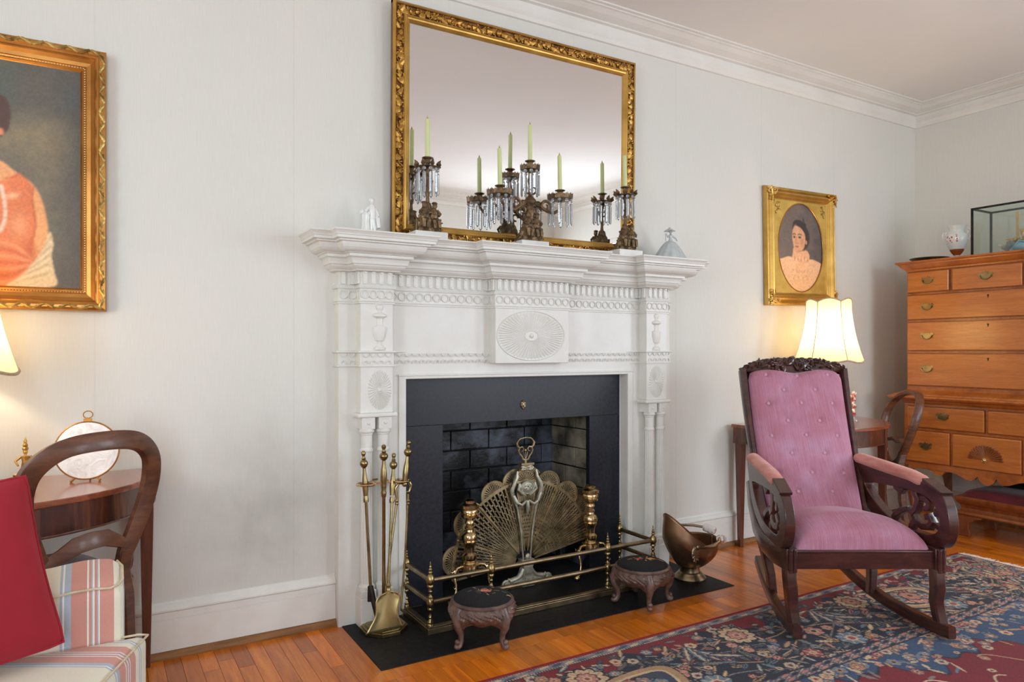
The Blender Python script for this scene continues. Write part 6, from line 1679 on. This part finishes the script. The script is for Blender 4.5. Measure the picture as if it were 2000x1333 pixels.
# ------------------------------------------------------------------ balloon-back chairs
def balloon(name, label, loc_, rz, carved, rake=.26):
    """local: faces +y, back at y = 0 and raked away from the seat"""
    t = thing(name, label, 'chair', loc_, rz)
    egg = smooth_poly([(0, .888), (.105, .876), (.168, .830), (.188, .765), (.178, .68), (.147, .59), (.122, .53), (.105, .468), (-.105, .468), (-.122, .53), (-.147, .59), (-.178, .68), (-.188, .765), (-.168, .830), (-.105, .876)], 6)
    def P3(x, z): return (x, -(z-.44)*rake+.10*(x/.2)**2*0-.03+.035*(x/.2)**2, z)
    ring_ = [q for q in egg if q[1] > .47]
    k0 = next(i for i in range(len(egg)) if abs(egg[i][0]) < .1 and egg[i][1] < .475) if False else None
    if carved:
        egg = smooth_poly([(0, .888), (.10, .872), (.165, .820), (.190, .745), (.180, .66), (.150, .575), (.11, .505), (.06, .468), (0, .455), (-.06, .468), (-.11, .505), (-.150, .575), (-.180, .66), (-.190, .745), (-.165, .820), (-.10, .872)], 6)
        b = MB(); b.tube([P3(x, z) for x, z in egg], 1, sec=[(x*.012, z*.022) for x, z in bevsec(.6)], closed=True, up=(0, 1, 0)); fr_ = obj('balloon_back', b, 'mahog_v', t)
        b = MB(); b.tube([tuple(Vector(P3(x*.97, z))+Vector((0, .014, 0))) for x, z in egg], .0055, 8, closed=True)
        for s in (-1, 1):
            for k in range(5): 
                z = .66-.022*k; b.tube([tuple(Vector(P3(s*(.196-.012*k), z+.012))+Vector((0, .014, 0))), tuple(Vector(P3(s*(.178-.010*k), z))+Vector((0, .020, 0))), tuple(Vector(P3(s*(.160-.010*k), z-.014))+Vector((0, .014, 0)))], [.002, .006, .002], 6)
        obj('carved_beading', b, 'mahog_v', fr_)
        b = MB(); b.tube([P3(-.152, .58), P3(-.05, .60), P3(0, .585), P3(.05, .60), P3(.152, .58)], [1, 1.3, 1, 1.3, 1], sec=[(x*.009, z*.016) for x, z in bevsec(.7)], up=(0, 1, 0)); obj('cross_rail', b, 'mahog_v', t)
    else:
        arc = [q for q in egg]
        i0 = min(range(len(arc)), key=lambda i: (arc[i][0]-.10)**2+(arc[i][1]-.468)**2); i1 = min(range(len(arc)), key=lambda i: (arc[i][0]+.10)**2+(arc[i][1]-.468)**2)
        path = arc[i1:]+arc[:i0+1]
        b = MB(); n = len(path); b.tube([P3(x, z) for x, z in path], [1.0+.25*math.sin(PI*i/(n-1)) for i in range(n)], sec=[(x*.021, z*.011) for x, z in bevsec(.88)], up=(0, 1, -.26)); obj('balloon_back', b, 'mahog_v', t)
        b = MB(); pts = [(-.140, .560), (-.11, .556), (-.080, .566), (-.04, .588), (.0, .594), (.045, .592), (.08, .574), (.11, .560), (.140, .566)]
        b.tube([tuple(Vector(P3(x, z))) for x, z in pts], [.8, .8, .95, 1.2, 1.25, 1.2, .95, .8, .8], sec=[(x*.020, z*.0075) for x, z in bevsec(.9)], up=(0, 1, -.26)); obj('cross_rail', b, 'mahog_v', t)
    for s in (-1, 1):
        b = MB(); b.tube([P3(s*.120, .535), P3(s*.116, .47), (s*.122, -.035, .40), (s*.130, -.035, .25), (s*.140, -.055, .10), (s*.145, -.085, 0)], [1, 1.1, 1.1, .95, .85, .8], sec=[(x*.018, z*.020) for x, z in bevsec(.7)], up=(0, 1, 0)); obj('rear_leg', b, 'mahog_v', t)
        b = MB(); b.tube([(s*.178, .385, .40), (s*.186, .398, .33), (s*.180, .392, .2), (s*.176, .388, .08), (s*.180, .398, 0)], [.022, .024, .016, .012, .014], 10); obj('front_leg', b, 'mahog_v', t)
    b = MB()
    fp = smooth_poly([(-.165, -.01), (0, -.02), (.165, -.01), (.205, .2), (.205, .37), (.12, .425), (0, .435), (-.12, .425), (-.205, .37), (-.205, .2)], 4); n = len(fp)
    b.add([(x, y, .385) for x, y in fp]+[(x, y, .435) for x, y in fp], [tuple(range(n))[::-1], tuple(range(n, 2*n))]+[(k, (k+1) % n, n+(k+1) % n, n+k) for k in range(n)], False); obj('seat_frame', b, 'mahog_v', t)
    b = MB(); rings_ = []
    for f, z in ((.93, .435), (.93, .447), (.85, .462), (.6, .474), (.2, .480)): rings_.append([(x*f, .2+(y-.2)*f, z) for x, y in fp])
    vs = [p for r in rings_ for p in r]; fs = [(i*n+k, i*n+(k+1) % n, (i+1)*n+(k+1) % n, (i+1)*n+k) for i in range(4) for k in range(n)]+[tuple(4*n+k for k in range(n))]
    b.add(vs, fs, True); obj('seat_pad', b, 'burgundy', t)
    return t
balloon('balloon_back_chair', 'plain walnut balloon-back chair behind the striped sofa arm', (-.040, -.490, 0), .555, False, .20)
balloon('balloon_back_chair', 'carved balloon-back chair between the right side table and the chest', (4.200, -.360, 0), .965, True, .29)

# ------------------------------------------------------------------ highboy (local x runs along the wall away from the corner, front faces -y)
hb = thing('highboy_chest', 'tall cherry highboy chest of drawers with brass pulls, in the corner', 'chest of drawers', (4.85, -.74, 0), -PI/2)
FY = -.25
def mold(prof, x0, x1, y0, y1):      # prof (out, z) round three sides; y0 = front
    b = MB(); vs = []
    for q, z in prof: vs += [(x0-q, y1, z), (x0-q, y0-q, z), (x1+q, y0-q, z), (x1+q, y1, z)]
    k = len(prof); fs = [(i*4+j, i*4+j+1, (i+1)*4+j+1, (i+1)*4+j) for i in range(k-1) for j in range(3)]
    fs += [tuple(range(4))[::-1], tuple((k-1)*4+j for j in range(4))]; b.add(vs, fs); return b
b = MB(); b.box(-.485, .485, FY+.004, .235, .885, 1.668); obj('upper_case', b, 'cherry', hb)
obj('cornice', mold([(0, 1.655), (.006, 1.664), (.008, 1.672), (.018, 1.680), (.030, 1.692), (.038, 1.702), (.040, 1.708), (.048, 1.710), (.053, 1.716), (.053, 1.724)], -.485, .485, FY+.004, .235), 'cherry', hb)
b = MB(); b.box(-.498, .498, FY-.004, .24, .386, .812); obj('lower_case', b, 'cherry', hb)
obj('waist_moulding', mold([(0, .800), (.010, .806), (.016, .812), (.022, .824), (.05, .828), (.076, .836), (.082, .845), (.078, .853), (.058, .858), (.05, .866), (.030, .872), (.012, .882), (-.01, .892)], -.490, .490, FY, .235), 'cherry', hb)
def drawer(x0, x1, z0, z1, y, handles=(), key=None, knob=None, fan=False):
    b = MB(); b.box(x0, x1, y-.014, y, z0, z1); d = obj('drawer', b, 'cherry_d', hb, bev=.005)
    b = MB(); b.box(x0-.005, x1+.005, y-.001, y+.002, z0-.005, z1+.005); obj('drawer_gap', b, 'cherry_l', d)
    for (hx, hz) in handles:
        b = MB(); st = [(0, .031), (.006, .018), (.013, .026), (.018, .015), (.034, .024), (.046, .014), (.037, .004), (.042, -.006), (.030, -.010), (.022, -.012), (.012, -.020), (0, -.023)]
        st = st+[(-x, z) for x, z in st[-2:0:-1]]
        b.prism([(hx+x*.92, hz+z) for x, z in st][::-1], y-.0165, y-.014); pl_ = obj('pull_plate', b, 'brass', d)
        b = MB(); b.tube([(hx+.031*math.cos(a), y-.024+.004*math.sin(a), hz+.002-.022*math.sin(a)) for a in [PI*k/12 for k in range(13)]], [.002]+[.0030]*11+[.002], 7)
        for s in (-1, 1): b.tube([(hx+s*.031, y-.014, hz+.002), (hx+s*.031, y-.027, hz+.002)], .0042, 8)
        obj('bail_pull', b, 'brass', pl_)
    if key:
        b = MB(); b.lathe([(.0, -.0005), (.0055, -.0005), (.0055, .0015), (0, .0015)], (key[0], 0, 0), 12, M=Matrix.Translation((0, y-.0142, key[1]+.003)) @ Matrix.Rotation(PI/2, 4, 'X')); b.box(key[0]-.0022, key[0]+.0022, y-.0155, y-.014, key[1]-.011, key[1]); obj('keyhole', b, 'iron', d)
    if fan:
        b = MB(); cx, cz = (x0+x1)/2, knob[1]-.002; n = 17
        for k in range(n):
            a0, a1 = PI*k/n, PI*(k+.86)/n; am = (a0+a1)/2
            def pt(r, a, dd): return (cx+r*math.cos(a)*1.06, y-.014-dd, cz+r*math.sin(a)*.98)
            b.add([pt(.018, am, .001), pt(.088, a0, .001), pt(.096, am, .001), pt(.088, a1, .001), pt(.085, am, .0085)], [(0, 1, 4), (1, 2, 4), (2, 3, 4), (3, 0, 4)])
        obj('carved_fan', b, 'cherry_l', d)
    if knob:
        b = MB(); b.lathe([(.006, 0), (.006, .010), (.014, .014), (.0155, .020), (.010, .025), (.009, .023), (.005, .026), (0, .027)], (0, 0, 0), 20, M=Matrix.Translation((knob[0], y-.014, knob[1])) @ Matrix.Rotation(PI/2, 4, 'X')); obj('brass_knob', b, 'brass_b', d)
drawer(-.472, -.214, 1.524, 1.653, FY, [(-.343, 1.593)]); drawer(-.192, .192, 1.522, 1.653, FY, [(0, 1.593)]); drawer(.214, .472, 1.524, 1.653, FY, [(.343, 1.593)])
for z0, z1, hz, kz in ((1.348, 1.503, 1.426, 1.474), (1.147, 1.328, 1.239, 1.300), (.921, 1.126, 1.029, 1.095)): drawer(-.473, .473, z0, z1, FY, [(-.346, hz), (.346, hz)], key=(.013, kz))
FZ_ = FY-.004
drawer(-.470, -.008, .652, .785, FZ_, [(-.248, .728)]); drawer(.012, .470, .652, .785, FZ_, [(.248, .728)])
drawer(-.480, -.208, .430, .628, FZ_, [(-.353, .532)]); drawer(-.189, .189, .430, .628, FZ_, (), knob=(0, .490), fan=True); drawer(.208, .480, .430, .628, FZ_, [(.353, .532)])
half_ = [(.498, .36), (.455, .372), (.415, .384), (.37, .388), (.325, .378), (.305, .358), (.285, .350), (.262, .358), (.245, .380), (.215, .388), (.17, .378), (.12, .355), (.09, .350), (.07, .360), (.052, .383), (.040, .360), (.015, .338)]
low = [(-x, z) for x, z in half_]+[(x, z) for x, z in half_[::-1]]
b = MB(); b.prism(low+[(.498, .3858), (-.498, .3858)], FY-.003, FY+.016); obj('scalloped_apron', b, 'cherry', hb)
b = MB(); sd = [(.24, .36), (.17, .37), (.10, .385), (0, .36), (-.10, .385), (-.17, .37), (-.235, .36), (-.235, .40), (.24, .40)]
for s in (-1, 1):
    b = MB(); b.add([(s*.490-.007, y, z) for y, z in sd]+[(s*.490+.007, y, z) for y, z in sd], [tuple(range(9)), tuple(range(17, 8, -1))]+[(k, 9+k, 9+(k+1) % 9, (k+1) % 9) for k in range(9)]); obj('side_apron', b, 'cherry', hb)
for sx in (-1, 1):
    for (yy, f) in ((-.232, -1), (.215, 1)):
        b = MB(); b.tube([(sx*.478, yy, .40), (sx*.482, yy+f*.004, .33), (sx*.470, yy, .24), (sx*.458, yy-f*.004, .14), (sx*.452, yy-f*.006, .06), (sx*.458, yy, .022), (sx*.464, yy+f*.004, .0)], [.030, .034, .025, .018, .014, .022, .026], 12); obj('cabriole_leg', b, 'cherry_l', hb)
# on top of the chest
TC = 1.7245
vs_ = thing('two_handled_vase', 'white porcelain vase with two scroll handles and red flowers, on the chest', 'vase', (4.84, -.445, TC))
VP = [(0, .0), (.034, .0), (.036, .006), (.030, .012), (.016, .022), (.013, .034), (.018, .042), (.030, .056), (.040, .072), (.0415, .078), (.052, .10), (.062, .128), (.067, .155), (.063, .172), (.050, .184), (.042, .196), (.044, .212), (.054, .228), (.056, .234), (.050, .232), (.040, .214), (.036, .196), (.0, .19)]
m_, nt_, bs_ = newmat('flowered_porcelain'); v_ = coords(nt_, 'Object')
sx_ = nt_.nodes.new('ShaderNodeSeparateXYZ'); nt_.links.new(v_, sx_.inputs[0])
vo = nt_.nodes.new('ShaderNodeTexVoronoi'); vo.inputs['Scale'].default_value = 62; nt_.links.new(v_, vo.inputs['Vector'])
fl1 = ramp(nt_, vo.outputs['Distance'], [(.0, lin((196, 84, 58))), (.34, lin((170, 90, 70))), (.42, lin((232, 233, 230)))])
zz_ = ramp(nt_, sx_.outputs[2], [(.0, (0, 0, 0, 1)), (.118, (0, 0, 0, 1)), (.125, (1, 1, 1, 1)), (.168, (1, 1, 1, 1)), (.176, (0, 0, 0, 1))])
xx_ = N(nt_, 'ShaderNodeMath', operation='COMPARE'); nt_.links.new(sx_.outputs[1], xx_.inputs[0]); xx_.inputs[1].default_value = .0; xx_.inputs[2].default_value = .034
mm_ = N(nt_, 'ShaderNodeMath', operation='MULTIPLY'); nt_.links.new(zz_, mm_.inputs[0]); nt_.links.new(xx_.outputs[0], mm_.inputs[1])
c1_ = mix(nt_, mm_.outputs[0], lin((226, 230, 230)), fl1)
band_ = ramp(nt_, sx_.outputs[2], [(.0, (0, 0, 0, 1)), (.041, (0, 0, 0, 1)), (.043, (1, 1, 1, 1)), (.078, (1, 1, 1, 1)), (.080, (0, 0, 0, 1))])
bz = N(nt_, 'ShaderNodeMath', operation='MULTIPLY'); nt_.links.new(band_, bz.inputs[0]); bz.inputs[1].default_value = 1.0
c2_ = mix(nt_, bz.outputs[0], c1_, lin((140, 72, 30))); nt_.links.new(c2_, bs_.inputs['Base Color']); bs_.inputs['Roughness'].default_value = .12; bs_.inputs['Coat Weight'].default_value = .5
b = MB(); b.lathe(VP, seg=36); obj('vase_body', b, m_, vs_)
for s in (-1, 1):
    b = MB(); b.tube([(0, s*.060, .172), (0, s*.072, .186), (0, s*.066, .200), (0, s*.076, .206), (0, s*.088, .192), (0, s*.090, .170), (0, s*.078, .150), (0, s*.070, .140), (0, s*.062, .146)], [.004, .0045, .004, .0045, .005, .005, .0045, .004, .003], 8); obj('scroll_handle', b, 'porc', vs_)
ds = thing('shallow_dish', 'dark shallow dish at the corner end of the chest top', 'dish', (4.83, -.275, TC))
b = MB(); b.lathe([(0, .004), (.036, .004), (.038, .0), (.044, .0), (.046, .006), (.09, .020), (.118, .036), (.120, .040), (.114, .038), (.085, .024), (.04, .010), (0, .010)], seg=40); obj('dish_bowl', b, pm('dark_olive_glaze', (48, 42, 30), (84, 72, 52), 9, 3, .3, coat=.4), ds)
gc = thing('glass_display_case', 'glass display case with thin black edges on the chest, holding a doll', 'display case', (4.86, -.86, TC))
cw, cdp, ch = .275, .115, .315
b = MB(); t_ = .0055
for x in (-cdp, cdp):
    for y in (-cw, cw): b.box(x-t_, x+t_, y-t_, y+t_, 0, ch)
for z in (t_, ch-t_):
    for x in (-cdp, cdp): b.box(x-t_, x+t_, -cw, cw, z-t_, z+t_)
    for y in (-cw, cw): b.box(-cdp, cdp, y-t_, y+t_, z-t_, z+t_)
obj('black_frame', b, 'iron', gc)
for nm_, bx_ in (('glass_pane', (-cdp-.001, -cdp+.001, -cw+t_, cw-t_)), ('glass_pane', (cdp-.001, cdp+.001, -cw+t_, cw-t_)), ('glass_pane', (-cdp+t_, cdp-t_, -cw-.001, -cw+.001)), ('glass_pane', (-cdp+t_, cdp-t_, cw-.001, cw+.001))):
    b = MB(); b.box(bx_[0], bx_[1], bx_[2], bx_[3], .012, ch-.011); obj(nm_, b, 'pane', gc)
b = MB(); b.box(-cdp+t_, cdp-t_, -cw+t_, cw-t_, ch-.007, ch-.005); obj('glass_pane', b, 'pane', gc)
b = MB(); b.box(-cdp+t_, cdp-t_, -cw+t_, cw-t_, .001, .010); obj('base_board', b, pm('case_base', (120, 60, 50), (150, 84, 70), 9, 3, .7), gc)
dl = thing('costumed_doll', 'reclining doll in blue and grey silk with golden hair inside the glass case', 'doll', (4.85, -.80, TC+.0102))
b = MB()
b.grid(lambda u, v: ((u-.5)*.19, -.17+v*.34, .004+.010*abs(math.sin(u*6+v*9))), 14, 20); obj('red_cloth', b, 'doll_red', dl)
b = MB(); b.ell((0, -.03, .045), (.05, .075, .038), 18, 12); b.ell((0, -.08, .05), (.045, .05, .034), 14, 10)
for k in range(9): b.tube([(-.045+.011*k, .03, .02), (-.045+.011*k, -.02, .08-.002*k), (-.04+.010*k, -.10, .045)], .004, 5)
obj('blue_skirt', b, 'doll_blue', dl)
b = MB(); b.tube([(-.01, .06, .03), (-.02, .035, .055), (-.02, .01, .075)], [.020, .030, .024], 12); b.tube([(-.015, .085, .055), (-.01, .06, .04)], [.012, .018], 10); obj('grey_sleeve', b, 'doll_grey', dl)
b = MB(); b.ell((-.01, -.035, .118), (.018, .019, .024), 14, 10); b.tube([(-.01, -.035, .075), (-.01, -.035, .10)], .009, 8); b.tube([(-.01, .095, .055), (-.012, .105, .066)], [.008, .006], 8); b.ell((-.028, -.035, .118), (.004, .003, .004), 6, 5)
obj('doll_head', b, 'skin', dl)
b = MB(); r6 = random.Random(8)
for k in range(90): b.ell((r6.uniform(-.04, .03), r6.uniform(-.075, .055), .088+r6.uniform(-.010, .012)+.0*k), (.007, .008, .006), 6, 5)
for k in range(40): a = r6.uniform(0, 2*PI); b.ell((-.005+.020*math.cos(a), -.035+.021*math.sin(a), .118+r6.uniform(0, .030)), (.006, .006, .007), 6, 5)
obj('golden_hair', b, 'blond', dl)
b = MB(); b.box(.010, .016, .005, .021, .09, .255); b.box(.008, .018, .003, .023, .225, .262); obj('wooden_fan_stick', b, pm('pale_bamboo', (206, 170, 116), (226, 196, 146), 12, 3, .5), dl)

# ------------------------------------------------------------------ upholstered bench under the chest
bn = thing('upholstered_bench', 'low mahogany bench with a burgundy cushion pushed under the chest', 'bench', (4.80, -.86, 0), -PI/2)
bx0, bx1, by0, by1 = -.300, .300, -.165, .165
def moldf(prof, x0, x1, y0, y1):
    b = MB(); vs = []
    for q, z in prof: vs += [(x0-q, y1+q, z), (x0-q, y0-q, z), (x1+q, y0-q, z), (x1+q, y1+q, z)]
    k = len(prof); fs = [(i*4+j, i*4+(j+1) % 4, (i+1)*4+(j+1) % 4, (i+1)*4+j) for i in range(k-1) for j in range(4)]
    fs += [tuple(range(4))[::-1], tuple((k-1)*4+j for j in range(4))]; b.add(vs, fs); return b
obj('ogee_frame', moldf([(-.03, .128), (.014, .130), (.018, .138), (.012, .150), (-.006, .158), (-.012, .172), (-.006, .190), (.008, .206), (.016, .222), (.018, .236), (.010, .243), (-.02, .244)], bx0, bx1, by0, by1), 'cherry_l', bn)
b = MB()
def cu(u, v):
    x = (u-.5)*2; y = (v-.5)*2; e = max(0, 1-abs(x)**6)**.5*max(0, 1-abs(y)**6)**.5; return (x*(bx1-.004), y*(by1-.004), .243+.055*e)
b.grid(cu, 24, 18); obj('burgundy_cushion', b, 'burgundy', bn)
for sx in (-1, 1):
    for sy in (-1, 1):
        b = MB(); x = sx*(bx1-.012)
        pr = [(sx*(bx1+.016), .130), (sx*(bx1-.14), .130), (sx*(bx1-.135), .116), (sx*(bx1-.10), .112), (sx*(bx1-.085), .095), (sx*(bx1-.065), .085), (sx*(bx1-.062), .05), (sx*(bx1-.07), .02), (sx*(bx1-.07), .0), (sx*(bx1+.004), .0), (sx*(bx1+.004), .03), (sx*(bx1-.01), .06), (sx*(bx1+.010), .10)]
        if sx < 0: pr = pr[::-1]
        y0_, y1_ = (by0-.012, by0+.022) if sy < 0 else (by1-.022, by1+.012)
        b.prism(pr, y0_, y1_); obj('bracket_foot', b, 'cherry_l', bn, bev=.003)
bc = thing('black_cloth', 'black cloth lying on the burgundy bench cushion under the chest', 'cloth', (4.88, -.92, .299))
b = MB(); b.grid(lambda u, v: ((u-.5)*.10, (v-.5)*.40, .008+.040*max(0, math.sin(u*PI))**.7*max(0, math.sin(v*PI))**.5*(.7+.3*math.sin(v*23+u*5))), 14, 40); obj('crumpled_cloth', b, 'black_cloth', bc)

# ------------------------------------------------------------------ striped sofa and cushion
so = thing('striped_sofa', 'sofa covered in cream, pink and blue striped linen, seen at the far arm', 'sofa', (-.40, -1.75, 0), 0)
def pillowbox(x0, x1, y0, y1, z0, z1, r=.03, crown_=.02, n=18, skewf=None):
    """soft box with rounded edges"""
    b = MB(); m = n
    def face(fn):
        b.grid(fn, m, m)
    def sq(t): return -1+2*t
    def P(nx, ny, nz):
        v = Vector((nx, ny, nz)); c = Vector(((x0+x1)/2, (y0+y1)/2, (z0+z1)/2)); h = Vector(((x1-x0)/2, (y1-y0)/2, (z1-z0)/2))
        inn = Vector((h.x-r, h.y-r, h.z-r)); p = Vector((v.x*h.x, v.y*h.y, v.z*h.z)); q = Vector((max(-inn.x, min(inn.x, p.x)), max(-inn.y, min(inn.y, p.y)), max(-inn.z, min(inn.z, p.z))))
        d = p-q; L = d.length
        if L > 1e-9: p = q+d*(r/L) if L > r or True else p
        bulge = crown_*(1-v.x**2)*(1-v.y**2)*(1 if v.z > .99 else 0)
        p.z += bulge
        p = c+p
        if skewf: p = skewf(p)
        return tuple(p)
    def rem(t):     # more points near the edges
        s_ = -1+2*t; return math.copysign(abs(s_)**.6, s_) if s_ else 0
    face(lambda u, v: P(rem(u), rem(v), 1)); face(lambda u, v: P(rem(v), rem(u), -1)); face(lambda u, v: P(rem(u), -1, rem(v))); face(lambda u, v: P(rem(v), 1, rem(u))); face(lambda u, v: P(1, rem(u), rem(v))); face(lambda u, v: P(-1, rem(v), rem(u)))
    return b
def wl(b): b.v = [(x+.40, y+1.75, z) for x, y, z in b.v]; return b
def sk(p):      # front edge of the seat runs slightly inward toward the camera
    t = max(0, (-1.0-p.y)); 
    if p.x > -.2: p.x -= t*.42
    return p
b = pillowbox(-.90, .126, -2.40, -1.020, .325, .470, .028, .012, 26, lambda p: sk(p)); obj('seat_cushion', wl(b), 'stripe_y', so)
def arms_(p):
    f_ = max(0, min(1, (p.z-.25)/.35))**1.5; p.z += f_*(.012*math.exp(-((p.x+.01)/.07)**2)-.008-.045*max(0, min(1, (-p.y-.90)/.135)))
    return p
b = pillowbox(-.92, .062, -1.035, -.900, .12, .640, .034, .006, 22, arms_); obj('far_arm', wl(b), 'stripe_x', so)
b = MB(); pts = [(-.90, -1.031, .581), (-.2, -1.031, .582), (-.10, -1.031, .586), (-.04, -1.031, .593), (.0, -1.031, .594), (.030, -1.030, .590), (.048, -1.018, .592), (.058, -1.0, .598), (.059, -.94, .615), (.048, -.912, .622)]
b.tube(pts, .0028, 8); obj('arm_piping', wl(b), 'piping', so)
b = MB(); pts = []
for k in range(30): y = -1.03-1.34*k/29; q = sk(Vector((.123, y, .464))); pts.append((q.x, q.y, q.z))
b.tube([(-.2, -1.022, .466), (.09, -1.022, .466)]+pts, .0026, 8); obj('seat_piping', wl(b), 'piping', so)
b = pillowbox(-.93, .100, -2.45, -.925, .10, .322, .03, 0, 14, lambda p: sk(p)); obj('sofa_base', wl(b), 'stripe_y', so)
b = pillowbox(-1.05, -.78, -2.45, -.905, .10, .90, .05, 0, 14); obj('sofa_back', wl(b), 'stripe_x', so)
for x in (-.98, .03):
    for y in (-2.36, -.96):
        b = MB(); b.lathe([(.016, 0), (.02, .04), (.028, .10), (.028, .115)], (x if x < 0 else (x if y > -1 else -.45), y, 0), 14); obj('sofa_foot', wl(b), 'mahog', so)
rp = thing('red_cushion', 'plain crimson throw cushion leaning on the striped sofa arm', 'cushion', (-.285, -1.105, .480))
b = MB(); S_ = .188
def pil(sgn):
    def f(u, v):
        x = -1+2*u; z = -1+2*v; th = .082*((1-abs(x)**2.4)*(1-abs(z)**2.4))**.55
        pin = .93+.07*(abs(x)**2+abs(z)**2)/2
        ex = x*S_*(pin+.05*abs(z)**3); ez = z*S_*(pin+.05*abs(x)**3)
        k_ = 1-.05*(abs(x)*abs(z))**5; ex *= k_; ez *= k_
        th += .005*math.sin(x*7+z*3)*(1-abs(x))*(1-abs(z))+.006*math.sin(9*x+4)*max(0, abs(z)-.5)*(1-abs(z))
        return (ex, sgn*th, ez)
    return f
ez_ = Vector((-.203, .256, .946)).normalized(); ex_ = Vector((.9, .35, .0985)).normalized(); ey_ = ez_.cross(ex_)
ctr_ = Vector((-.048, -1.105, .502))+ez_*S_*1.05-ex_*S_*1.05
Mp = Matrix.Translation(Vector(rp.location)*-1) @ Matrix.Translation(ctr_) @ Matrix((ex_, ey_, ez_)).transposed().to_4x4()
b.grid(pil(-1), 36, 36, M=Mp); b.grid(pil(1), 36, 36, M=Mp); obj('cushion_cover', b, 'velvet_red', rp)
b = MB(); ed = []
for k in range(4):
    for j in range(12):
        t = -1+2*j/12; q = [(t, -1), (1, t), (-t, 1), (-1, -t)][k]; f = pil(1)((q[0]+1)/2, (q[1]+1)/2); ed.append(tuple(Mp @ Vector((f[0], 0, f[2]))))
b.tube(ed, .004, 6, closed=True); obj('cushion_piping', b, 'velvet_red', rp)
